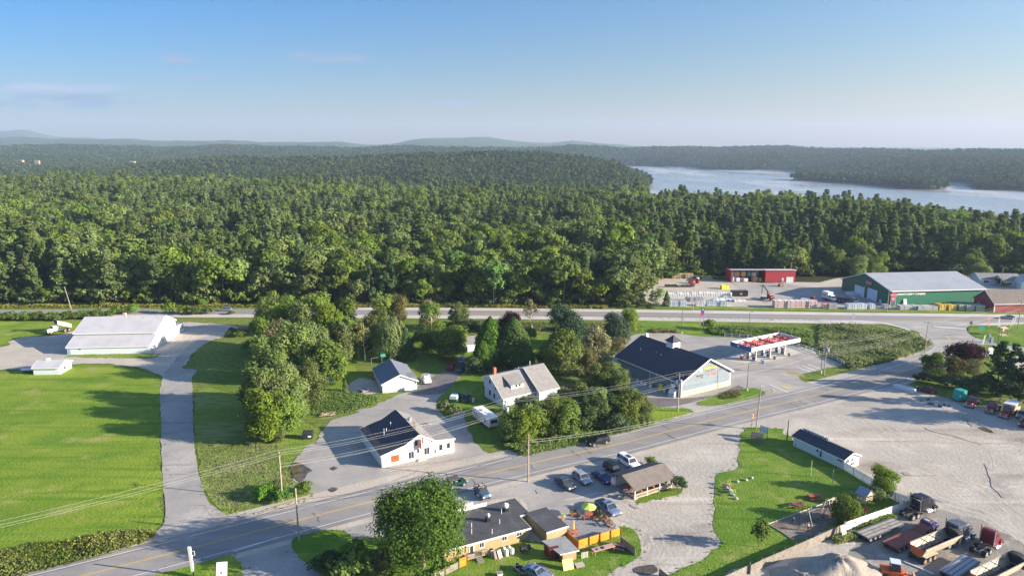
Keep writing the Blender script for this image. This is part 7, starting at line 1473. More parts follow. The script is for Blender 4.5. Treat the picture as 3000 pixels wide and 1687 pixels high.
t = at('plywood_sheet', 'yellow plywood sheet leaning on the lean-to shed', 'board', 'y2', 615, 1370, .35); MB().hexa([(-.85,-.35,0),(.85,-.35,0),(.85,-.31,0),(-.85,-.31,0)],[(-.85,.35,1.5),(.85,.35,1.5),(.85,.39,1.5),(-.85,.39,1.5)]).build('sheet', C('ply_yellow', (.66,.50,.20), .6), t)
t = at('pallet', 'low stack of pallets on the lawn beside the lean-to', 'pallet', 'y2', 740, 1340, .3); [MB().box(-.7,-.5+i*.22,.3,.7,-.34+i*.22,.35).build('slat', C('pallet_grey', (.42,.36,.32)), t) for i in range(5)]; MB().box(-.7,-.5,.1,.7,-.4,.28).box(-.7,.4,.1,.7,.5,.28).build('bearer', wood, t)
t = at('board_pile', 'bundle of long boards lying on the lawn by the silver car', 'board pile', 'c6', 870, 740, -.95); [MB().box(-1.9+.1*i,-.35+i*.16,.05+.03*(i%3),1.8-.1*i,-.24+i*.16,.1+.03*(i%3)).build('board', (wood, C('board_pink', (.42,.3,.3)))[i%2], t) for i in range(5)]
for i, (x, y, c_) in enumerate(((1835,1165,white),(1865,1195,white),(1900,1150,C('tank_cream', (.66,.62,.54))),(1938,1178,white))):
    t = at('gas_cylinder', f'white gas cylinder at the restaurant wall, {ordn[i]} of four from the left', 'gas cylinder', 'y1', x, y, 0, 'gas cylinders'); MB().cyl((0,0,.05),(0,0,1.05),.3,.3,14).build('tank', c_, t, bevel=.05); MB().cyl((0,0,1.05),(0,0,1.2),.16,.16,10).build('collar', c_, t)
for i, (x, y) in enumerate(((1700,1215),(1735,1225),(1780,1215))):
    t = at('folding_table', f'folded table leaning beside the gas cylinders, {ordn[i]} from the left', 'folding table', 'y1', x, y, .4+.2*i, 'folded tables at the wall'); MB().hexa([(-.35,-.3,0),(.35,-.3,0),(.35,-.25,0),(-.35,-.25,0)],[(-.35,.2,1.2),(.35,.2,1.2),(.35,.25,1.2),(-.35,.25,1.2)]).build('top', (grey, C('brown_fold', (.2,.12,.08)), C('pale_fold', (.5,.48,.46)))[i], t); MB().bar((-.3,.0,0),(-.3,.2,1.0),.04).bar((.3,0,0),(.3,.2,1.0),.04).build('leg', steel, t)
t = at('smoker', 'black barrel smoker beside the gas cylinders', 'smoker', 'y1', 2100, 1150, .4); MB().cyl((-.8,0,.8),(.8,0,.8),.45,.45,14).build('barrel', black, t); [MB().bar((x,y,0),(x*.9,y*.6,.6),.05).build('leg', black, t) for x in (-.6,.6) for y in (-.3,.3)]; MB().box(-.2,-.47,.75,.3,-.45,.85).build('plate', white, t)
t = at('garden_cart', 'cart of dark tools and pots at the bottom of the yard', 'cart', 'y1', 2035, 1385, -.9); MB().box(-1.1,-.5,.3,1.1,.5,.4).build('bed', C('cart_pale', (.5,.45,.4)), t); [MB().blob((-.8+i*.4,random.Random(i).uniform(-.2,.2),.65),.3,7,seed=i).build('pot', black, t) for i in range(5)]; [wheel_(t, x, s*.5, .22, .1) for x in (-.7,.7) for s in (-1,1)]
t = at('planter_tub', 'white square tub on the lawn at the bottom edge', 'tub', 'y1', 1780, 1449, .2); MB().hexa([(-.3,-.3,0),(.3,-.3,0),(.3,.3,0),(-.3,.3,0)],[(-.42,-.42,.6),(.42,-.42,.6),(.42,.42,.6),(-.42,.42,.6)]).build('tub', white, t); MB().box(-.36,-.36,.601,.36,.36,.61).build('soil', wood, t)
# umbrella table
t = at('parasol', 'lime green parasol over the round patio table', 'parasol', 'y2', 838, 800); cone = MB(); n = 8
for i in range(n):
    a0, a1 = 2*math.pi*i/n, 2*math.pi*(i+1)/n; cone.face([(0,0,2.45),(1.3*math.cos(a0),1.3*math.sin(a0),1.95),(1.3*math.cos(a1),1.3*math.sin(a1),1.95)]); cone.face([(0,0,2.40),(1.3*math.cos(a1),1.3*math.sin(a1),1.90),(1.3*math.cos(a0),1.3*math.sin(a0),1.90)]); cone.face([(1.3*math.cos(a0),1.3*math.sin(a0),1.95),(1.3*math.cos(a0),1.3*math.sin(a0),1.82),(1.3*math.cos(a1),1.3*math.sin(a1),1.82),(1.3*math.cos(a1),1.3*math.sin(a1),1.95)])
cone.build('canopy', C('lime_fabric', (.55,.70,.12), .8), t, fix=False); MB().cyl((0,0,0),(0,0,2.5),.03,.03,8).build('pole', wood, t); MB().cyl((0,0,0),(0,0,.1),.35,.3,12).build('base', dkgrey, t)
rw = C('red_wood', (.40,.11,.05), .7)
t = at('round_table', 'round reddish wooden table under the lime parasol', 'table', 'y2', 838, 802); MB().cyl((0,0,.7),(0,0,.76),.75,.75,16).build('table_top', rw, t); MB().cyl((0,0,0),(0,0,.7),.08,.08,8).build('pedestal', rw, t)
for i, a in enumerate((-2.3,-.9,.6)):
    t = thing('patio_chair', f"red wooden patio chair by the round table, {('left','near','right')[i]} one", 'chair', g('y2',838,802) + Vector((1.25*math.cos(a),1.25*math.sin(a),0)), a+math.pi, 'patio chairs'); MB().box(-.25,-.25,.38,.25,.25,.44).build('seat', rw, t); MB().hexa([(-.3,-.25,.4),(-.24,-.25,.4),(-.24,.25,.4),(-.3,.25,.4)],[(-.45,-.25,.95),(-.4,-.25,.95),(-.4,.25,.95),(-.45,.25,.95)]).build('backrest', rw, t); [MB().box(x-.03,y-.03,0,x+.03,y+.03,.38).build('leg', rw, t) for x in (-.2,.2) for y in (-.2,.2)]
t = at('picnic_table', 'red-brown picnic table in the corner of the orange fence', 'picnic table', 'y2', 672, 990, .5); MB().box(-.8,-.35,.7,.8,.35,.76).build('table_top', rw, t); [MB().box(-.8,s*.65-.13,.4,.8,s*.65+.13,.45).build('seat', rw, t) for s in (-1,1)]; [MB().bar((s*.6,-.6,0),(s*.6,.2,.7),.07).bar((s*.6,.6,0),(s*.6,-.2,.7),.07).build('leg_frame', rw, t) for s in (-1,1)]
t = at('parasol', 'closed yellow parasol standing in the corner picnic table', 'parasol', 'y2', 674, 985); MB().cyl((0,0,.9),(0,0,2.3),.16,.08,10).cyl((0,0,2.3),(0,0,2.5),.08,.02,8).build('canopy', C('parasol_yellow', (.85,.55,.04), .7), t); MB().cyl((0,0,0),(0,0,.9),.03,.03,8).build('pole', wood, t)
def pot(label, k, x, y, fl, r=.3, group='flower pots', potm=None, z=0):
    t = at('flower_pot', label, 'flower pot', k, x, y, 0, group, z); MB().cyl((0,0,0),(0,0,.35),r*.7,r,12).build('pot', potm or C('terracotta', (.45,.18,.09), .8), t)
    V, T = gen('bush', .9, r*1.7, 160, .16, int(x+y), 0, 5); o = bpy.data.objects.new('flowers', crown_mesh('flowers', V, T, fl)); scene.collection.objects.link(o); o.parent = t; o.location.z = .3; return t
L_or = leafmat('bloom_orange', (.55,.16,.02), (.75,.30,.04), .2); L_lim = leafmat('leaf_lime', (.30,.50,.04), (.50,.62,.08), .3)
for lb, k, x, y, fl in (('orange-flowering pot at the left end of the patio','y2',658,790,L_or),('dark green leafy pot beside the orange pot','y2',700,785,L_dec),('lime plant pot at the annex corner','y2',548,830,L_lim),('lime plant at the patio planter','y2',972,850,L_lim),('orange bloom at the patio planter','y2',1020,845,L_or),('golden planting behind the lime parasol','y2',920,770,L_gold),('brown grassy planting at the planter end','y2',1065,900,L_tan),('yellow-green plant left of the lime parasol','y2',790,700,L_dec),('orange plant right of the golden planting','y2',955,790,L_tan)): pot(lb, k, x, y, fl, .42 if 'planting' in lb or 'dark' in lb else .3)
for i, (x, y) in enumerate(((1412,545),(1548,500),(1685,450))): pot(f"lime hanging plant on the pavilion rail, {ordn[i]} from the left", 'y2', x, y+18, L_lim, .3, 'lime plants on the pavilion rail', z=.75)
for i in range(3): picnic(f"brown picnic table inside the pavilion, {ordn[i]} from the left", 'F', 0, 0, 0, rw, 1.8, 'tables inside the pavilion').location = Pv.w(Lp*(.2+.3*i), Dp*.5) + Vector((0,0,.22))
for o in [o for o in scene.objects if o.get('group') == 'tables inside the pavilion']: o.rotation_euler.z = Pv.ang + math.pi/2
t = thing('flag', 'red white and blue flag hanging from the pavilion corner', 'flag', Pv.w(-.9, Dp*.75) + Vector((0,0,0)), Pv.ang); MB().bar((0,0,1.6),(-.9,0,3.1),.04).build('staff', white, t); MB().slab([(-.2,0,1.9),(-.9,0,3.05),(-1.5,-.1,2.2),(-.9,-.05,1.2)], .02).build('cloth', mat('flag_cloth', (.75,.75,.75), .8, stripes=((.6,0,-.8), .33, (.5,.04,.06), .4)), t); MB().slab([(-.9,-.04,1.25),(-1.5,-.13,2.2),(-1.35,-.12,2.3),(-.75,-.03,1.35)], .02).build('canton', C('flag_blue', (.03,.08,.35)), t)
t = thing('motorcycle', 'dark motorcycle in the shade at the pavilion entrance', 'motorcycle', Pv.w(-1.2, 1.5), 1.2); MB().cyl((-.7,-.06,.33),(-.7,.06,.33),.33,.33,14).build('wheel', rubber, t); MB().cyl((.75,-.05,.33),(.75,.05,.33),.33,.33,14).build('wheel', rubber, t); MB().hexa([(-.5,-.12,.4),(.5,-.12,.4),(.5,.12,.4),(-.5,.12,.4)],[(-.6,-.14,.8),(.35,-.14,.9),(.35,.14,.9),(-.6,.14,.8)]).build('frame', black, t); MB().box(-.65,-.14,.8,.0,.14,.88).build('seat', rubber, t); MB().bar((.75,0,.33),(.5,0,1.1),.06).bar((.5,-.35,1.05),(.5,.35,1.05),.04).build('fork', chrome, t)
# boulders & beds
bo = mat('boulder', (.40,.38,.38), .9, [((.25,.24,.25), 2, .45, .65)])
for i, (x, y, r) in enumerate(((685,268,.35),(795,248,.38),(868,222,.32),(545,335,.35),(590,395,.6),(672,485,.36))):
    t = MB().blob((0,0,r*.45), r, 9, seed=i, sc=(1.2,.9,.85)).build('boulder', bo, None, smooth=True, loc=g('y3',x,y)); tag(t, ('round grey boulder, left of the three on the open lawn','grey boulder in the middle of the three on the open lawn','small flat boulder, right of the three on the open lawn','small boulder behind the orange flowers','largest tan boulder in the arc of flowers','round boulder at the near end of the arc of flowers')[i], 'boulder', 'boulders on the park lawn')
for lb, x, y, f_ in (('lime plant above the boulder arc',580,310,L_lim),('bright orange flowers among the boulders',580,362,L_or),('lime plant below the large boulder',642,438,L_lim)): pot(lb, 'y3', x, y, f_, .32, 'flowers among the boulders', bo)
# playground
t = thing('swing_set', 'wooden and steel swing frame in the play area', 'swing set', g('y3',1700,760), .45); mb = MB()
for x in (-2.4, 2.4): mb.bar((x,-1.1,0),(x,0,2.5),.1).bar((x,1.1,0),(x,0,2.5),.1)
mb.bar((-2.5,0,2.5),(2.5,0,2.5),.12).build('frame', C('swing_green', (.16,.2,.18)), t)
for x in (-1.2,.0,1.2): MB().box(x-.25,-.12,.5,x+.25,.12,.55).build('seat', rubber, t); MB().bar((x-.22,0,.55),(x-.22,0,2.45),.02).bar((x+.22,0,.55),(x+.22,0,2.45),.02).build('chain', steel, t)
t = thing('climbing_frame', 'pale timber climbing frame beside the young tree in the play area', 'climbing frame', g('y3',1850,640), .5); MB().bar((-1,-.8,0),(-.8,-.3,2.4),.12).bar((-1,.8,0),(-.8,.3,2.4),.12).bar((1.2,-.8,0),(1.0,-.3,2.4),.12).bar((1.2,.8,0),(1.0,.3,2.4),.12).bar((-.9,0,2.4),(1.1,0,2.4),.12).build('frame', C('timber_pale', (.55,.48,.36)), t); MB().slab([(1.1,-.3,1.3),(1.1,.3,1.3),(3.2,.3,.2),(3.2,-.3,.2)], .06).build('slide', C('slide_tan', (.62,.48,.28)), t)
t = thing('volleyball_net', 'thin dark post and sagging net in the play area', 'net', g('y3',1460,860), 0); MB().cyl((0,0,0),(0,0,2.4),.04,.04,6).build('post', black, t); mb = MB(); a = g('y3',1700,680)-g('y3',1460,860); [mb.bar((0,0,1.6+j*.25),(a.x,a.y,1.3+j*.25),.02) for j in range(4)]; mb.build('net', black, t)
rail_fence('pale timber edging along the upper side of the play area', pts(('y3',[(1080,800),(1450,662),(1930,485)])), .35, C('edging', (.55,.52,.45)), 1, 3.0)
rail_fence('pale timber edging along the near side of the play area', pts(('y3',[(1080,805),(1250,905),(1390,1003)])), .35, C('edging', (.55,.52,.45)), 1, 3.0)
A = g('y5',1735,1420); t = thing('playhouse', 'small raised playhouse with grey pitched roof by the young tree', 'playhouse', A, -1.1); 
for x in (0,1.7):
    for y in (0,1.7): MB().box(x-.06,y-.06,0,x+.06,y+.06,2.2).build('post', C('cedar_post', (.42,.3,.18)), t)
MB().box(0,0,.9,1.7,1.7,1.0).build('floor', wood, t); mb = MB(); [mb.box(-.03,-.03,1.05+j*.3,1.73,.0,1.2+j*.3).box(1.7,0,1.05+j*.3,1.73,1.7,1.2+j*.3) for j in range(3)]; mb.build('slat_wall', C('cedar_slat', (.5,.4,.27)), t); MB().prism([(-.2,2.15),(.85,3.2),(1.9,2.15)], -.15, -.1, plane='yz').prism([(-.2,2.15),(.85,3.2),(1.9,2.15)], 1.8, 1.85, plane='yz').build('gable', C('cedar_slat', (.5,.4,.27)), t)
MB().slab([(-.25,-.35,2.1),(1.95,-.35,2.1),(1.95,.85,3.25),(-.25,.85,3.25)], .06).slab([(-.25,.85,3.25),(1.95,.85,3.25),(1.95,2.05,2.1),(-.25,2.05,2.1)], .06).build('roof', C('roof_blue_grey', (.26,.29,.36), .8), t)
t = thing('bird_house', 'small red bird house on a thin post behind the white fence', 'bird house', g('y4',140,800), 0); MB().cyl((0,0,0),(0,0,2.6),.04,.04,6).build('post', C('post_red', (.4,.12,.08)), t); MB().box(-.22,-.22,2.6,.22,.22,3.0).build('box', carred, t); MB().prism([(-.3,3.0),(0,3.25),(.3,3.0)], -.28, .28).build('roof', carred, t)

# ------------------------------------------------------------------ signs
t = at('diamond_sign', 'yellow diamond road sign leaning beside the street light pole', 'road sign', 'y5', 243, 365, .9); MB().bar((0,0,0),(.35,0,2.9),.07).build('post', C('post_brown2', (.3,.2,.12)), t); s_ = MB().hexa([(0,-.06,-.55),(.55,-.06,0),(.0,-.06,.55),(-.55,-.06,0)],[(0,-.02,-.55),(.55,-.02,0),(0,-.02,.55),(-.55,-.02,0)]).build('plate', C('sign_amber', (.82,.42,.03)), t); s_.location = (.35,-.03,2.9); MB().cyl((0,-.065,0),(0,-.085,0),.2,.2,12).build('symbol', C('symbol_dark', (.25,.03,.01)), s_)
t = at('notice_board', 'white notice board with blue marks on two posts beside the kiosk', 'sign', 'y5', 420, 500, -.95); MB().box(-.95,-.04,1.4,.95,.04,2.7).build('board', C('board_pale', (.66,.70,.78)), t); MB().box(-1.0,-.06,1.35,1.0,-.045,1.4).box(-1.0,-.06,2.7,1.0,-.045,2.76).build('frame', dkgrey, t); [MB().box(x-.05,-.05,0,x+.05,.05,2.8).build('post', dkgrey, t) for x in (-.9,.9)]; MB().box(-.3,-.055,1.6,-.2,-.045,2.5).box(.2,-.055,1.9,.6,-.045,2.0).build('lettering', C('ink_blue', (.08,.1,.4)), t)
t = at('pallet_kiosk', 'dark pallet-wood kiosk on the lawn beside the notice board', 'kiosk', 'y5', 320, 560, -.5); mb = MB(); [mb.box(-1.1,-.03,.2+j*.35,1.1,.03,.38+j*.35) for j in range(4)]; [mb.box(x-.06,-.08,0,x+.06,.08,1.6) for x in (-1.1,0,1.1)]; mb.build('front', wood, t); MB().slab([(-1.3,-.4,1.55),(1.3,-.4,1.55),(1.3,1.2,1.85),(-1.3,1.2,1.85)], .08).build('roof', C('kiosk_roof', (.08,.07,.07)), t); [MB().box(x-.06,1.0,0,x+.06,1.12,1.75).build('rear_post', wood, t) for x in (-1.1,1.1)]
def twopost(name, label, k, x, y, w, z0, z1, rz, m, postm, extra=None):
    t = at(name, label, 'sign', k, x, y, rz); [MB().box(u-.08,-.08,0,u+.08,.08,z1+.2).build('post', postm, t) for u in (-w/2,w/2)]; MB().box(-w/2+.08,-.1,z0,w/2-.08,.1,z1).build('panel', m, t); 
    if extra: extra(t)
    return t
def gs(t): MB().box(-.5,-.15,5.9,.5,.15,8.0).build('price_panel', C('panel_navy', (.05,.06,.14)), t); MB().box(-.45,-.17,5.0,.45,.17,5.9).build('red_panel', C('panel_crimson', (.6,.03,.12)), t); MB().box(-.35,-.18,6.9,.3,-.15,7.05).box(-.3,-.18,7.3,.35,-.15,7.45).build('digits', white, t); MB().box(-.6,-.2,8.0,.6,.2,8.2).build('cap', grey, t)
twopost('price_sign', 'tall fuel price sign on two grey posts beside the highway', 'z7', 1097, 885, 1.1, 5.0, 5.05, .1, grey, steel, gs)
def hs_(t):
    o_ = MB().cyl((0,-.2,0),(0,.2,0),1.0,n=28).build('oval', C('oval_bright', (.75,.10,.12)), t); o_.scale = (2.4,1,1.35); o_.location = (0,0,7.9); MB().box(-2.2,-.24,7.5,2.2,-.2,8.25).build('band', C('band_red', (.8,.30,.30)), t); text_part('HAMMOND', .75, white, t, (0,-.28,7.87), rx, width=3.8, bold=.02)
    MB().box(-1.5,-.12,3.6,1.5,.12,6.3).build('lower_panel', C('panel_magenta', (.70,.05,.25)), t); MB().box(-.9,-.15,4.7,.7,-.12,5.8).build('emblem', C('panel_lilac', (.55,.55,.75)), t)
twopost('oval_sign', 'red oval Hammond sign on two white posts at the warehouse corner', 'c2', 1340, 1045, 3.0, 6.2, 6.3, .0, white, white, hs_).scale = (.62,.62,.62)
def rs(t): MB().box(-.9,-.13,2.0,.9,-.1,3.0).build('upper_board', C('board_lilac', (.6,.62,.75)), t); MB().box(-.9,-.13,.9,.9,-.1,1.7).build('lower_board', white, t); MB().box(-.9,-.15,.9,.9,-.13,1.25).build('red_band', carred, t)
twopost('roadside_sign', 'two-tier white and red sign on brown posts, nearer the purple tree', 'c1', 385, 1230, 2.0, 3.0, 3.1, -.35, C('post_umber', (.22,.08,.05)), C('post_umber', (.22,.08,.05)), rs)
def rs2(t): MB().box(-.9,-.13,2.0,.9,-.1,3.1).build('upper_board', white, t); MB().box(-.9,-.13,.9,.9,-.1,1.7).build('lower_board', C('board_pink_white', (.75,.68,.66)), t)
twopost('roadside_sign', 'white sign on brown posts behind the two-tier red one', 'c1', 530, 1150, 1.9, 3.0, 3.1, .25, C('post_umber', (.22,.08,.05)), C('post_umber', (.22,.08,.05)), rs2)
t = at('road_sign', 'green rectangular road sign on the right green island', 'road sign', 'c1', 285, 600, 0); MB().box(-.04,-.04,0,.04,.04,3.2).build('post', steel, t); MB().box(-1.0,-.08,2.4,1.0,-.05,3.5).build('plate', C('sign_green', (.01,.30,.26)), t)
t = at('stop_sign', 'red octagonal stop sign at the tip of the right green island', 'stop sign', 'c1', 25, 400, -.3); MB().box(-.04,-.04,0,.04,.04,2.2).build('post', steel, t); MB().cyl((0,-.08,2.3),(0,-.05,2.3),.55,.55,8).build('plate', C('stop_red', (.40,.02,.04)), t); text_part('STOP', .35, white, t, (0,-.1,2.3), rx, width=.85)
t = at('route_sign', 'blue and white route signs on a post in the verge', 'road sign', 'z8', 418, 812, .1); MB().box(-.04,-.04,0,.04,.04,4.0).build('post', steel, t); [MB().box(-.4,-.08,1.6+j*.8,.4,-.05,2.25+j*.8).build('plate', C('route_blue', (.25,.32,.5)), t) for j in range(3)]
def feather(label, k, x, y, lean, col):
    t = at('feather_flag', label, 'flag', k, x, y, 0, 'feather flags at the right'); MB().bar((0,0,0),(lean,0,4.0),.05).build('pole', white, t); MB().hexa([(lean*.25-.25,-.02,1.0),(lean*.25+.25,-.02,1.0),(lean*.25+.25,.02,1.0),(lean*.25-.25,.02,1.0)],[(lean-.22,-.02,4.0),(lean+.18,-.02,4.0),(lean+.18,.02,4.0),(lean-.22,.02,4.0)]).build('cloth', col, t)
feather('pink-red feather flag, leftmost on the green island', 'c1', 530, 385, -.9, C('flag_coral', (.85,.30,.25))); feather('white upright feather flag between the coral one and the pavilion stand', 'c1', 757, 400, .05, white); feather('white feather flag leaning right near the edge pole', 'c1', 1065, 390, 1.0, white); feather('short white feather flag beside the edge pole', 'c1', 1145, 335, .9, white)
feather('white feather flag beside the two-tier sign', 'c1', 325, 880, .7, white)
t = at('sample_gazebo', 'small open timber frame with pinkish roof on the green island', 'gazebo', 'c1', 880, 560, .1); [MB().box(x-.08,y-.08,.2,x+.08,y+.08,2.6).build('post', C('gaz_brown', (.25,.15,.08)), t) for x in (-1,1) for y in (-.8,.8)]; MB().box(-1.2,-1,0,1.2,1,.2).build('floor', C('gaz_floor', (.6,.5,.36)), t); MB().slab([(-1.2,-1.1,2.5),(1.2,-1.1,2.5),(1.2,1.1,2.9),(-1.2,1.1,2.9)], .12).build('roof', C('gaz_roof', (.62,.42,.34)), t); MB().prism([(-1.3,1.8),(-1.0,3.2),(-.7,1.8)], -1.2, -1.15).build('star_ornament', white, t)
for lb, x, y in (('grey-green utility cabinet, taller one by the side street',575,770),('grey-green utility cabinet, lower one on the island edge',520,640)): t = at('utility_cabinet', lb, 'cabinet', 'c1', x, y, 0, 'utility cabinets'); h_ = 1.3 if '770' in str(y) else .7; MB().box(-.4,-.35,0,.4,.35,h_+.6).build('casing', C('cabinet_green', (.25,.33,.32), .6), t, bevel=.04); MB().box(-.44,-.39,h_+.6,.44,.39,h_+.66).build('lid', grey, t)
# big sign bottom left & second panel
t = at('shop_sign', 'tall narrow white sign on a dark post at the bottom left lawn', 'sign', 'w7', 290, 905, 0); MB().cyl((0,0,0),(-.0,0,2.0),.07,.07,8).build('post', black, t); MB().hexa([(-.25,-.1,1.0),(.15,-.1,1.0),(.15,.1,1.0),(-.25,.1,1.0)],[(-.45,-.1,5.0),(.0,-.1,5.0),(0,.1,5.0),(-.45,.1,5.0)]).build('panel', white, t); MB().bar((-.1,0,4.3),(.45,0,4.3),.05).bar((-.1,0,3.6),(.5,0,3.6),.05).bar((.45,0,4.3),(.5,0,3.6),.05).build('bracket', trimw, t)
t = at('lit_panel', 'flat white rectangular sign board at the bottom edge lawn', 'sign', 'w7', 650, 960, .15); MB().box(-.06,-.06,0,.06,.06,1.6).build('post', dkgrey, t); MB().hexa([(-.75,-.2,1.0),(.75,-.2,1.0),(.75,-.1,1.0),(-.75,-.1,1.0)],[(-.75,.6,2.8),(.75,.6,2.8),(.75,.7,2.8),(-.75,.7,2.8)]).build('panel', C('panel_ice', (.66,.70,.76)), t)
t = at('dumpster', 'dark domed dumpster on the grass left of the restaurant lot', 'dumpster', 'y8', 1390, 355, .1); MB().box(-1.1,-.8,.1,1.1,.8,1.3).build('body', C('dumpster_dark', (.02,.025,.035), .5), t, bevel=.05); MB().prism([(-.85,1.3),(-.6,1.65),(.6,1.65),(.85,1.3)], -1.1, 1.1, plane='yz').build('lid', C('lid_black', (.03,.032,.04), .4), t); MB().box(.1,-.83,.5,.8,-.8,.9).build('label_plate', white, t)
t = at('branch_heap', 'heap of cut branches and planks on the bank behind the restaurant', 'brush pile', 'y8', 1590, 130, .2); mb = MB(); rb_ = random.Random(3); [mb.bar((rb_.uniform(-2,2),rb_.uniform(-1,1),.1+rb_.uniform(0,.5)),(rb_.uniform(-2,2),rb_.uniform(-1,1),.1+rb_.uniform(0,.7)),.08) for _ in range(34)]; mb.build('branches', C('dead_wood', (.42,.32,.26), .9), t); MB().box(-1.5,-1.3,.0,1.2,-1.15,.12).build('plank', wood, t)
t = at('white_drum', 'white drum beside the covered black car', 'drum', 'z3', 1598, 525); MB().cyl((0,0,0),(0,0,.9),.32,.32,12).build('shell', white, t); MB().cyl((0,0,.9),(0,0,.95),.34,.34,12).build('lid', trimw, t)
t = at('clothes_frame', 'wooden frame with green panel behind the double garage', 'frame', 'z3', 430, 80, .3); MB().bar((-1.5,0,0),(-1.5,0,2.2),.1).bar((-1.5,0,2.2),(1.5,0,2.4),.1).bar((1.5,0,0),(1.5,0,2.4),.1).build('frame', wood, t); MB().slab([(1.2,-.5,2.5),(2.6,-.5,2.5),(2.6,.6,3.0),(1.2,.6,3.0)], .05).build('panel', C('panel_seagreen', (.05,.35,.28)), t)
t = at('boat_cover', 'boat under a pale cover at the side of the small shed', 'boat', 'z1', 375, 1035, .1); MB().hexa([(-1.5,-.5,.3),(1.4,-.6,.3),(1.4,.6,.3),(-1.5,.5,.3)],[(-1.9,-.9,1.0),(1.4,-1,1.0),(1.4,1,1.0),(-1.9,.9,1.0)]).build('hull', dkgrey, t); MB().prism([(-1.0,1.0),(0,1.4),(1.0,1.0)], -1.9, 1.4, plane='yz').build('cover', C('cover_pale', (.6,.63,.68)), t)
t = at('wading_pool', 'blue and white paddling pool on a pallet by the yard fence', 'paddling pool', 'z6', 300, 920, .4); MB().cyl((0,0,.4),(0,0,.75),1.0,1.1,16).build('pool', C('pool_blue', (.12,.42,.75)), t); MB().box(-2.2,-.8,.1,-.9,.8,.8).build('white_cover', white, t, bevel=.1); MB().box(-1,-1,0,1,1,.4).build('stand', wood, t)
board_fence('pale panel fence between the bushes and the store yard', [g('z6',110,870), g('z6',300,1040), g('z6',345,1090)], 1.5, C('fence_ice', (.62,.66,.70)), 'panel_fence'); board_fence('white panel fence behind the store near the yellowing tree', [g('z6',30,640), g('z6',140,640)], 2.2, C('fence_ice', (.62,.66,.70)), 'panel_fence')
board_fence('dark slatted bin enclosure beside the panel fence', [g('z6',350,1040), g('z6',445,1060)], 1.5, C('fence_dark', (.16,.13,.10), .9), 'bin_enclosure')
t = at('toy_car', 'small white ride-on toy on the grass behind the blue house', 'toy', 'z4', 1590, 1215, .3); MB().box(-.6,-.35,.15,.6,.35,.5).build('body', white, t, bevel=.1); MB().box(-.3,-.3,.5,.2,.3,.8).build('canopy', C('toy_blue', (.1,.25,.6)), t)
# gravel heaps
def heap(label, k, x, y, r, h, m, seed):
    rng_ = np.random.default_rng(seed); mb = MB(); n, rg = 40, 12; P = []
    for j in range(rg+1):
        u = j/rg
        for i in range(n):
            a = 2*math.pi*i/n; rad = r*u*(1+.13*math.sin(2*a+seed)+.08*math.sin(5*a+2*u)+.03*rng_.uniform(-1,1)); z = h*(1-max(u,.16))**.85*(1+.12*math.sin(3*a+4*u)+.03*rng_.uniform(-1,1)) - (.45*h*max(0,math.cos(a+1.9))**4*(u<.75)*u)
            P.append((rad*math.cos(a), rad*math.sin(a)*.85, max(z*(1+.06*math.sin(5*a+j)), -.02)))
    mb.v = P; 
    for j in range(rg):
        for i in range(n): mb.f.append((j*n+i, j*n+(i+1)%n, (j+1)*n+(i+1)%n, (j+1)*n+i)); mb.m.append(0)
    mb.f.append(tuple(range(n))); mb.m.append(0)
    return tag(mb.build('gravel_heap', m, None, smooth=True, loc=g(k, x, y)), label, 'gravel heap', 'gravel heaps')
pile = mat('heap_gravel', (.33,.29,.24), .95, [((.25,.22,.19), .8, .4, .7), ((.46,.42,.36), 5, .5, .7)], bump=.4, bscale=5)
heap('large tan gravel heap at the bottom right behind the weathered fence', 'y3', 1950, 1460, 7.0, 3.6, pile, 1); heap('smaller low gravel heap left of the large one', 'y3', 1500, 1520, 4.5, 1.5, pile, 4)
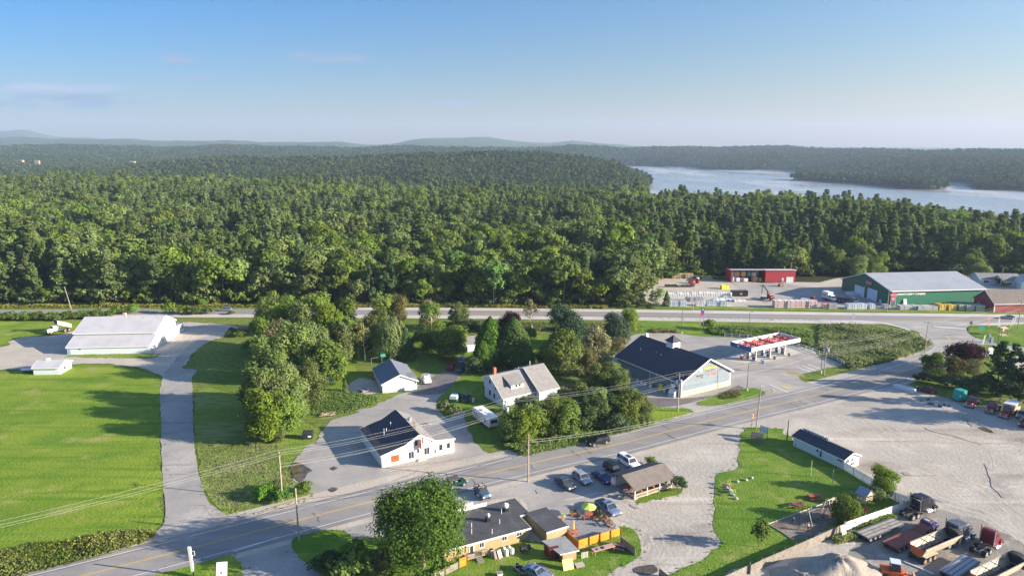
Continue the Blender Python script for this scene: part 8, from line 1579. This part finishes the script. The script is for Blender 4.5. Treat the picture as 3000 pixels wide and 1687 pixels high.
# ------------------------------------------------------------------ people
skin = C('skin', (.55,.33,.23), .6)
def person(label, loc, rz, shirt, trousers, hair, pose='stand', sc=.92):
    J = dict(pel=(0,0,.95), ch=(0,0,1.28), nk=(0,0,1.5), hd=(.02,0,1.62), ls=(0,.19,1.42), rs=(0,-.19,1.42), le=(.06,.27,1.15), re=(.1,-.26,1.18), lh=(.2,.24,.93), rh=(.34,-.16,1.12), lk=(.05,.11,.5), rk=(.0,-.11,.5), lf=(0,.12,.08), rf=(-.03,-.12,.08), lt=(.16,.12,.04), rt=(.13,-.12,.04), lhp=(0,.1,.9), rhp=(0,-.1,.9))
    if pose == 'reach': J.update(le=(.2,.26,1.35), lh=(.42,.18,1.5), re=(.18,-.26,1.3), rh=(.42,-.14,1.42))
    if pose == 'bend': J.update(ch=(.15,0,1.22), nk=(.28,0,1.38), hd=(.36,0,1.45), ls=(.22,.19,1.32), rs=(.22,-.19,1.32), le=(.32,.24,1.08), re=(.32,-.24,1.08), lh=(.5,.16,.95), rh=(.5,-.16,.95))
    t = thing('person', label, 'person', loc, rz)
    def chain(name, names, edges, rad, m):
        me = bpy.data.meshes.new(name); me.from_pydata([J[n] for n in names], [(names.index(a), names.index(b)) for a, b in edges], []); o = bpy.data.objects.new(name, me); scene.collection.objects.link(o)
        sk = o.modifiers.new('s', 'SKIN'); o.modifiers.new('d', 'SUBSURF').levels = 1
        for v, n in zip(me.skin_vertices[0].data, names): v.radius = (rad[n], rad[n]*(1.25 if n in ('pel','ch') else 1))
        me.skin_vertices[0].data[0].use_root = True
        dg = bpy.context.evaluated_depsgraph_get(); m2 = bpy.data.meshes.new_from_object(o.evaluated_get(dg)); bpy.data.objects.remove(o); m2.materials.clear(); m2.materials.append(m)
        m2.polygons.foreach_set('use_smooth', [True]*len(m2.polygons)); q = bpy.data.objects.new(name, m2); scene.collection.objects.link(q); q.parent = t; return q
    R_ = dict(pel=.125, ch=.135, nk=.06, hd=.10, ls=.065, rs=.065, le=.045, re=.045, lh=.032, rh=.032, lk=.06, rk=.06, lf=.045, rf=.045, lt=.04, rt=.04, lhp=.09, rhp=.09)
    E = [('pel','ch'),('ch','nk'),('nk','hd'),('ch','ls'),('ls','le'),('le','lh'),('ch','rs'),('rs','re'),('re','rh'),('pel','lhp'),('lhp','lk'),('lk','lf'),('lf','lt'),('pel','rhp'),('rhp','rk'),('rk','rf'),('rf','rt')]
    chain('body', list(R_), E, R_, skin)
    G = {k: v*1.16 for k, v in R_.items()}; chain('shirt', ['ch','pel','nk','ls','rs','le','re'], [('ch','pel'),('ch','nk'),('ch','ls'),('ch','rs'),('ls','le'),('rs','re')], dict(G, nk=.05, le=.05, re=.05), shirt)
    chain('trousers', ['pel','lhp','rhp','lk','rk','lf','rf'], [('pel','lhp'),('pel','rhp'),('lhp','lk'),('rhp','rk'),('lk','lf'),('rk','rf')], dict(G, lf=.055, rf=.055), trousers)
    h = Vector(J['hd']); MB().blob((0,0,0), .115, 10, sc=(1,.92,1.1), jit=.02).build('hair', hair, t, smooth=True, loc=h+Vector((-.025,0,.055)))
    mb = MB(); mb.box(.09,-.045,.0,.105,-.025,.015).box(.09,.025,.0,.105,.045,.015).box(.09,-.012,-.04,.12,.012,-.005).box(.085,-.025,-.065,.1,.025,-.055).build('face', C('face_dark', (.12,.06,.05)), t, loc=h)
    for s, n in ((1,'lh'),(-1,'rh')):
        mb = MB(); p = Vector(J[n]); f0 = p + Vector((.05,0,-.02)); mb.blob(tuple(p+Vector((.02,0,-.01))), .04, 8, sc=(1.2,.6,1), jit=.02)
        for j, ln in enumerate((.065,.075,.07,.055)): a_ = f0 + Vector((.01,(j-1.5)*.018,0)); mb.cyl(a_, a_+Vector((ln,0,-.02-.01*j)), .009, .007, 5)
        mb.cyl(p+Vector((.02,-s*.03,0)), p+Vector((.06,-s*.05,.01)), .011, .008, 5); mb.build('hand', skin, t)
    t.scale = (sc,sc,sc); return t
person('person in dark trousers and pale top standing on the play area', g('y3',1578,885), 2.6, C('shirt_cream', (.62,.6,.5)), C('trousers_black', (.02,.02,.03)), C('hair_blond', (.5,.38,.2)), 'reach')
person('child in white shirt bending near the upper edge of the play area', g('y3',1385,768), -.6, C('shirt_white', (.78,.78,.82)), C('trousers_dark', (.05,.06,.1)), C('hair_brown', (.1,.06,.04)), 'bend', .72)
p_ = JG.location + Vector((0,0,0)); pr = person('driver in a coral top sitting in the green jeep', p_, JG.rotation_euler.z, C('shirt_coral', (.7,.25,.15)), C('trousers_dark', (.05,.06,.1)), C('hair_brown', (.1,.06,.04)), 'reach', .8); pr.location.z = .35; pr.location += Vector((math.cos(pr.rotation_euler.z)*-.2, math.sin(pr.rotation_euler.z)*-.2, 0)) + Vector((-math.sin(pr.rotation_euler.z)*.4, math.cos(pr.rotation_euler.z)*.4, 0))
# ------------------------------------------------------------------ village trees: kind, reading of the trunk foot, height, radius, label
T = tree
T('maple','y1',820,1330,'huge bright green maple left of the tan restaurant',14.5,6.6,name='maple_tree')
cl = [('poplar','y8',960,385,13,4.0,'nearest pale green tree at the foot of the poplar clump'),('ash','y8',1130,330,11,4.0,'broad tree at the lower right foot of the poplar clump'),('ash','y8',940,330,11,4.2,'low spreading tree at the lower left of the poplar clump'),
('oak','y8',1010,240,14,4.6,'rounded tree just behind the nearest poplar'),('poplar','y8',970,200,15,4.4,'tall pale tree with upright branches in the lower clump'),('poplar2','y8',1260,220,11,3.4,'tree at the lower right rim of the poplar clump'),
('ash','y8',930,150,13,4.2,'tree on the lower left rim of the poplar clump'),('oak','y8',1160,120,14,4.8,'dark rounded tree in the lower right middle of the clump'),
('poplar','y8',1000,60,17,4.6,'tall tree in the middle of the poplar clump'),('oak','y8',1400,30,12,4.2,'rounded dark tree at the right foot of the poplar clump'),
('ash','z2',850,1150,15,4.8,'broad tree in the left middle of the poplar clump'),('poplar','z2',1100,1130,18,4.6,'tallest tree in the centre of the poplar clump'),('poplar2','z2',1600,1180,13,4.0,'tree on the right flank of the poplar clump'),
('yellowing','z2',950,960,16,4.0,'tree with bare forked branches in the poplar clump'),('oak','z2',1380,1050,16,4.8,'dark tree in the right middle of the poplar clump'),('poplar2','z2',1700,980,15,4.0,'tree at the right middle edge of the poplar clump'),
('poplar','z2',760,860,14,4.2,'tree at the left rear of the poplar clump'),('ash','z2',930,760,17,5.0,'rounded tree at the rear centre of the poplar clump'),('poplar','z2',1250,800,18,4.6,'tall tree at the rear centre right of the poplar clump'),('ash','z2',1550,800,17,4.8,'broad tree at the rear right of the poplar clump'),
('poplar2','z2',1820,850,14,3.6,'slim tree at the far right edge of the poplar clump'),('oak','z2',850,560,15,4.6,'back row tree nearest the highway, left side of the clump'),('ash','z2',1150,560,15,4.6,'back row tree nearest the highway, centre of the clump'),('poplar','z2',1450,540,16,4.4,'back row tree nearest the highway, right of centre of the clump'),('poplar2','z2',1750,600,15,4.2,'back row tree nearest the highway, right end of the clump'),
('darkbush','z2',1500,1240,4,3,'dark undergrowth at the right foot of the poplar clump'),
('bush','z2',560,800,4,2.8,'low bush on the shaded left rim of the poplar clump'),
('thin','z2',1930,860,11,2.2,'thin pale-barked tree right of the poplar clump'),
('thin','z2',2010,890,12,2.6,'crooked white-barked tree before the dark thicket'),
('thingreen','z2',2130,830,11,2.4,'slender white-barked tree left of the willow'),
('willow','z2',2350,860,13,4.6,'pale green weeping willow behind the double garage'),
('oak','z2',2180,640,12,4.0,'dark tree behind the white-barked trees'),
('darkbush','z2',2050,780,5,3.6,'dark thicket bush behind the white-barked trees'),
('spruce','z2',2520,880,10,3.4,'dark conifer right of the willow'),
('poplar','z2',2260,460,13,3.6,'light tree behind the willow, left of the tall pair'),
('yellowing','z2',2440,440,13,3.2,'tall yellowish tree behind the willow'),
('yellowing','z4',20,520,13,3.4,'tall thin-leaved tree left of the grey-roofed small house'),
('thingreen','z4',60,560,12,3.0,'sparse tree with pale trunks by the highway'),
('white_pine','z4',330,470,9,3.2,'small green pine beside the highway above the small house'),
('oak','z4',420,500,10,3.0,'leafy tree right of the small green pine'),
('ash','z4',310,860,12,4.8,'broad round tree behind the red car'),
('oak','z4',90,780,10,4.4,'dark tree at the left of the broad round tree'),
('darkbush','z4',-60,700,5,3.8,'dark bush below the tall thin-leaved tree'),
('darkbush','z4',590,560,5,3.5,'dark bush behind the small grey-roofed house'),
('cedar','z4',800,950,14.5,4.3,'left one of the twin tall cedars behind the blue house'),
('cedar','z4',1090,950,14.5,4.6,'right one of the twin tall cedars behind the blue house'),
('cedar','z4',700,1010,9,2.8,'shorter cedar at the left foot of the twin cedars'),
('cedar','z4',1260,990,7,2.3,'short cedar at the right foot of the twin cedars'),
('darkbush','z4',590,1040,5,3.0,'dark bush between the parked dark car and the cedars'),
('purple','z4',1050,640,11,3.4,'dark purple tree behind the twin cedars',),
('thin','z4',1320,560,12.5,2.6,'bare thin tree standing against the highway'),
('bush','z4',1290,640,4.5,2.6,'green bush at the foot of the bare thin tree'),
('dark_pine','z4',1650,560,13,3.4,'narrow dark pine behind the blue-green pine'),
('bluepine','z4',1740,720,14,5.6,'large rounded blue-green pine left of the store'),
('ash','z4',1680,1060,14,5.0,'dense rounded tree in front of the large pine'),
('oak','z4',1800,1090,10,3.6,'leafy tree at the right front of the dense rounded tree'),
('darkbush','z4',1450,960,4.5,3.4,'dark shrub mass left of the dense rounded tree'),
('yellowing','z4',2120,1000,14.5,4.2,'yellow-green tall tree between the pine and the store'),
('yellowing','z4',2010,1060,9,2.8,'brownish small tree left of the yellow-green tree'),
('bluepine','z4',2380,700,11,4.4,'blue-green rounded pine beside the store roof'),
('poplar','z4',2530,560,10,3.0,'light leafy tree behind the blue-green pine'),
('yellowing','z4',2400,800,6,3.0,'olive shrub tree at the rear corner of the store'),
('ash','z4',2330,1200,8,3.4,'round tree with yellowish top beside the store side wall'),
('oak','z4',2150,1230,7.5,3.0,'leafy tree between the yellow-topped tree and the garden')]
for q in cl: T(q[0], q[1], q[2], q[3], q[6], q[4], q[5])
bl = [('ash','z5',660,1240,8.5,3.2,'leftmost tree of the roadside thicket'),('poplar','z5',800,1260,8,2.8,'second tree of the roadside thicket from the left'),('thingreen','z5',880,1220,8.5,2.6,'thin-trunked tree in the left half of the roadside thicket'),('ash','z5',960,1180,7.5,3.0,'tree behind the pole in the roadside thicket'),
('oak','z5',1130,1160,8.5,3.4,'dark tree in the middle of the roadside thicket'),('poplar','z5',1330,1170,8.5,3.2,'bright tree right of the middle of the roadside thicket'),('oak','z5',1200,1010,7,3.2,'rear tree of the thicket near the blue house'),('spruce','z5',1540,1060,7.5,3.0,'dark conifer in the roadside thicket'),
('oak','z5',1700,1090,7.5,3.2,'grey-green tree right of the dark conifer'),('dark_pine','z5',1870,1060,8,3.6,'dark pine at the right part of the thicket'),('ash','z5',2060,1020,9,3.6,'large tree at the right end of the thicket'),('oak','z5',2210,1000,7.5,3.2,'rightmost rounded tree of the thicket'),
('ash','z5',820,930,6,2.6,'small tree just below the blue house'),('bush','z5',1700,760,4,2.8,'pale shrub in the garden behind the thicket'),('bush2','z5',1500,690,3.2,2.6,'flowering weed clump in the garden behind the thicket'),('ash','z5',1990,640,5.5,2.6,'small tree behind the right half of the thicket'),
('bush','z5',640,1180,4,2.4,'bush at the left rim of the roadside thicket'),('darkbush','z5',1050,1120,4,3.0,'dark gap-filling bush in the middle of the thicket'),('darkbush','z5',1480,1130,4,3.0,'dark gap-filling bush right of the middle of the thicket'),('darkbush','z5',1950,1120,4,3.0,'dark low bush at the right of the thicket')]
for q in bl: T(q[0], q[1], q[2], q[3], q[6], q[4], q[5])
ml = [('purple','w6',1050,600,9,5.2,'large purple-leaved maple by the road bend'),('oak','w6',640,690,7.5,3.0,'dark green tree left of the purple maple'),('yellowing','w6',940,690,6.5,2.6,'yellow-green small tree before the purple maple'),('yellowing','w6',1210,700,6,2.4,'olive small tree right of the yellow-green one'),
('dark_pine','w6',1545,900,14,4.4,'tall dark pine with pale trunk base, left of the pair'),('dark_pine','w6',1730,950,14,4.2,'tall dark pine, right of the pair at the edge'),('darkbush','w6',560,790,3,3.4,'dark verge bush nearest the white block'),('darkbush','w6',820,850,3.2,3.4,'dark verge bush behind the wrecked car'),('darkbush','w6',1120,900,3.5,3.4,'dark verge bush behind the teal box'),('darkbush','w6',1350,900,4.5,3.6,'dark verge bush left of the tall pines'),('darkbush','w6',1720,1050,5,4,'dark verge bush behind the box truck'),('darkbush','w6',1900,960,6,4,'dark verge bush at the right edge'),('dark_pine','w6',2130,1010,15,4.6,'tall pine just outside the right edge behind the box truck'),('dark_pine','w6',2330,1180,16,4.8,'tall pine outside the right edge beyond the maroon car'),('oak','w6',2500,1400,14,5,'broad tree outside the right edge of the truck yard'),
('ash','y5',2110,1290,6.2,2.2,'young bushy pine at the white fence corner'),('bush','y5',2020,1400,2.6,1.8,'leafy shrub below the young pine'),('sapling','y3',955,1085,4.8,1.5,'small round sapling on the park lawn'),('ash','y3',2040,770,5.0,2.2,'bushy young tree at the right of the play area'),
('bush','y2',1530,235,1.8,1.4,'clipped shrub behind the pavilion'),('darkbush','y2',1815,500,2.6,1.7,'round dark shrub at the right end of the pavilion'),
('bushb','w7',2350,780,4,2.6,'bushy shrub between the bottom lawn and the maple'),('bush2','w7',2300,900,3.6,3.0,'weedy bush at the bottom edge left of the maple'),('darkbush','w7',2000,830,2.6,3.0,'dark low bush on the bottom lawn'),('yellowing','y1',300,1400,4,2.0,'pale leafy shrub at the foot of the maple'),
('bushb','y8',960,960,2.4,2.2,'yellow-green bush left of the roadside utility pole'),('bushb','y8',1120,985,2.2,2.0,'yellowish bush around the roadside utility pole'),('bush','y8',1340,920,2.0,1.9,'low bush right of the roadside utility pole'),('bush','y8',1050,900,1.9,1.7,'small bush behind the roadside utility pole'),('poplar','y8',1100,400,3.4,1.2,'small pale sapling above the roadside utility pole'),
('white_pine','z7',150,600,13,4.2,'tall pine at the left front of the lumber yard'),('white_pine','z7',300,560,12,4.0,'broad pine beside the lumber yard stacks'),('dark_pine','z7',60,590,12,3.8,'dark pine at the roadside left of the yard'),('white_pine','z7',480,600,7,3.2,'low pine at the yard fence'),('youngpine','z7',655,585,6,1.8,'small conical pine at the yard fence'),('thingreen','z7',560,590,8,2.0,'thin tree at the yard fence'),('white_pine','z7',250,420,15,4.2,'tallest pine at the left rear of the yard'),('youngpine','z7',390,190,7,2.0,'young pine at the rear of the yard'),('youngpine','z7',745,180,6,2.6,'young pine behind the new timber stacks'),
('bush','z1',1470,300,3,2.6,'bright shrub left of the chimney behind the garage'),('bushb','z1',1660,300,3.4,2.8,'round shrub right of the chimney behind the garage'),('bush','z1',2120,300,4,2.6,'tallest roadside shrub right of the garage'),('bush','z1',2300,300,3,3.0,'dark roadside shrub, second right of the garage'),('bush','z1',2480,300,3,3.2,'dark roadside shrub, third right of the garage'),('bush','z2',60,300,3,2.2,'roadside shrub at the end of the row'),('darkbush','z2',330,310,1.6,1.4,'tiny dark shrub beside the highway car'),
('bush2','z2',350,560,2,2.4,'tall weeds beside the log pile'),('bush2','z2',470,580,2.2,2.4,'pale tall weeds at the foot of the log pile'),('youngpine','z3',50,395,3.2,.9,'thin little conifer left of the utility trailer'),('bush2','z3',1240,640,2.2,1.8,'pale shrub on the grass wedge below the parked pickup'),('bush2','z3',1370,670,2.0,1.8,'yellowish shrub on the grass wedge'),('bush','z1',2560,200,3,2.4,'shrub beyond the highway'),
('bush','z6',1260,150,3.2,2.6,'dark round shrub beside the fuel price sign'),('bush','c4',1000,590,2,1.8,'rounded shrub before the white house porch'),('oak','c4',300,420,9,4.0,'dark tree shading the grey house'),('darkbush','c4',850,560,3.4,2.6,'dark shrub between the two far right houses'),('oak','c4',60,330,12,4.6,'broad tree at the rear corner of the warehouse'),('ash','z8',470,215,12,4.2,'leafy tree left of the woodland cottage'),('poplar2','z8',600,200,11,3.4,'slim tree in front of the woodland cottage'),('oak','z8',740,190,12,4.4,'dark tree right of the woodland cottage')]
for q in ml: T(q[0], q[1], q[2], q[3], q[6], q[4], q[5])
for i in range(26):     # hedge behind the left garage
    x = -120 + i*62; y = 378 - max(0, (i-14))*3.5 - (10 if i % 2 else 0)
    if x > 1420: break
    T(('bush','bushb')[i % 2], 'z1', x, min(y, 380), 'leafy green shrub in the long hedge behind the left lawn', 2.6+.5*math.sin(i*2.1), 2.5, 'shrubs of the long hedge')
# ------------------------------------------------------------------ weeds and long grass (nobody could count them)
def weeds(name, P, n, h, leaf, seed, size=.32, ragged=True):
    xs = [p.x for p in P]; ys = [p.y for p in P]; rg = np.random.default_rng(seed); out = []
    poly = [(p.x, p.y) for p in P]
    def inside(x, y):
        c = False; j = len(poly)-1
        for i in range(len(poly)):
            if (poly[i][1] > y) != (poly[j][1] > y) and x < (poly[j][0]-poly[i][0])*(y-poly[i][1])/(poly[j][1]-poly[i][1])+poly[i][0]: c = not c
            j = i
        return c
    while len(out) < n:
        x, y = rg.uniform(min(xs), max(xs)), rg.uniform(min(ys), max(ys))
        if inside(x, y): out.append((x, y))
    Q = np.array(out); ph = np.sin(Q[:,0]/3.1+seed)+np.sin(Q[:,1]/2.3+Q[:,0]/5.7)+rg.normal(size=n)*.5; hh = h*(.45+.35*(ph > 0)+.3*rg.uniform(size=n)*(ph > .6)); k = 9
    base = np.repeat(np.column_stack([Q, np.zeros(n)]), k, 0); H_ = np.repeat(hh, k); m = len(base)
    off = rg.normal(size=(m,3))*[.28,.28,0]; z = rg.uniform(.1,1,m)*H_; Pn = base + off; Pn[:,2] = z
    N = rg.normal(size=(m,3)) + [.1,-.35,.5]; V = cards(Pn, N, size, rg, .8)
    me_ = crown_mesh(name, V, np.repeat(np.clip(.5+.25*ph,0,1), k)*.8+rg.uniform(0,.2,m), leaf); o = bpy.data.objects.new(name, me_); scene.collection.objects.link(o); return stuff(o)
marsh = pts(('z8',[(0,830),(300,830),(600,850),(880,900),(1130,950),(1300,1010),(1400,1070),(1330,1130),(1150,1200),(900,1280),(600,1350),(400,1380),(330,1340),(200,1240),(0,1150)]))
weeds('marsh_growth', marsh, 5200, 1.5, leafmat('reed_leaf', (.10,.19,.025), (.27,.33,.09)), 1, .5)
weeds('marsh_growth', pts(('z6',[(1260,150),(1500,150),(1900,140),(2400,170),(2572,230),(2572,380),(2240,310),(1900,262),(1500,225),(1320,215)])), 3600, 1.5, leafmat('reed_leaf2', (.08,.17,.025), (.25,.31,.08)), 2, .5)
weeds('roadside_weeds', pts(('y7',[(0,970),(400,840),(800,830),(1200,760),(1500,720),(1800,700),(1960,720),(1760,830),(1300,960),(900,1060),(500,1160),(0,1280)])), 2600, 1.1, leafmat('ditch_weed', (.10,.16,.025), (.30,.31,.10)), 3, .34)
weeds('goldenrod', pts(('y7',[(400,850),(800,830),(1100,800),(1400,770),(1500,830),(1100,930),(700,1010),(300,1080)])), 170, 1.2, L_gold, 4, .26)
weeds('roadside_weeds', pts(('z5',[(500,1200),(700,1290),(1000,1290),(1400,1180),(1800,1090),(2200,1000),(2400,990),(2450,1030),(2100,1130),(1800,1190),(1450,1300),(1000,1400),(800,1440),(560,1340)])), 2600, 1.1, leafmat('weed_light', (.10,.17,.03), (.26,.30,.10)), 5, .34)
weeds('field_weeds', pts(('y8',[(300,400),(700,350),(1100,450),(1190,700),(1230,820),(1000,880),(820,1050),(640,1120),(500,1000),(360,820),(320,600)])), 1500, .16, leafmat('hay', (.16,.22,.05), (.42,.42,.18)), 6, .22)
weeds('bank_weeds', pts(('z2',[(1400,1300),(1650,1260),(2100,1330),(2250,1350),(2100,1449),(1700,1560),(1350,1560)])), 900, .6, L_lite, 7, .3)
weeds('garden_weeds', pts(('z5',[(1010,460),(1300,480),(1700,560),(1900,650),(1800,760),(1300,700),(1120,600)])), 1200, .8, leafmat('weed_light2', (.12,.2,.03), (.33,.36,.16)), 8, .3)
weeds('forest_edge_weeds', pts(('F',[(-100,903),(600,901),(1400,901),(1780,905),(1780,894),(1400,890),(600,889),(-100,890)])), 5200, 1.1, leafmat('edge_weed', (.11,.14,.025), (.33,.30,.07)), 9, .5)
weeds('yard_edge_weeds', pts(('z7',[(430,215),(1000,215),(1430,240),(1430,262),(1000,240),(430,240)])), 900, 1.0, L_weed, 10, .5)
weeds('highway_verge_weeds', pts(('z4',[(450,400),(1200,420),(1480,430),(2300,440),(2300,520),(1500,500),(1200,560),(700,540),(450,520)])), 2600, 1.2, leafmat('verge_weed', (.08,.12,.02), (.2,.2,.07)), 11, .45)
weeds('flower_bed', pts(('z6',[(1400,990),(1500,940),(1620,930),(1680,970),(1600,1010),(1440,1025)])), 260, .7, L_tan, 12, .28)
weeds('flower_bed', pts(('z6',[(560,150),(860,160),(880,190),(560,195)])), 300, .9, L_tan, 13, .35)
weeds('fence_weeds', pts(('y4',[(80,870),(500,700),(520,740),(100,900)])), 300, .8, L_dec, 14, .28)
weeds('fence_weeds', pts(('y3',[(1900,1010),(2150,930),(2150,1000),(1930,1040)])), 220, .9, L_dec, 15, .28)

rg = np.random.default_rng(77); V = []; n_t = 0
for P in LOOPS:
    for a, b in zip(P, P[1:] + P[:1]):
        if abs(a.x) > a.y*.8 + 10 or a.y > 262: continue
        for _ in range(max(1, int((b-a).length * 1.5))):
            q = a.lerp(b, rg.uniform()); V.append((q.x + rg.normal()*.45, q.y + rg.normal()*.45))
V = np.array(V); k = 4; base = np.repeat(np.column_stack([V, np.zeros(len(V))]), k, 0); m = len(base); base[:, :2] += rg.normal(size=(m, 2))*.14; base[:, 2] = rg.uniform(.03, .16, m)
stuff((lambda o: (scene.collection.objects.link(o), o)[1])(bpy.data.objects.new('grass_tufts', crown_mesh('grass_tufts', cards(base, rg.normal(size=(m, 3))*.8 + [0,0,.7], .24, rg, .8), rg.uniform(0, 1, m), leafmat('tuft_leaf', (.10,.19,.02), (.24,.28,.07))))))
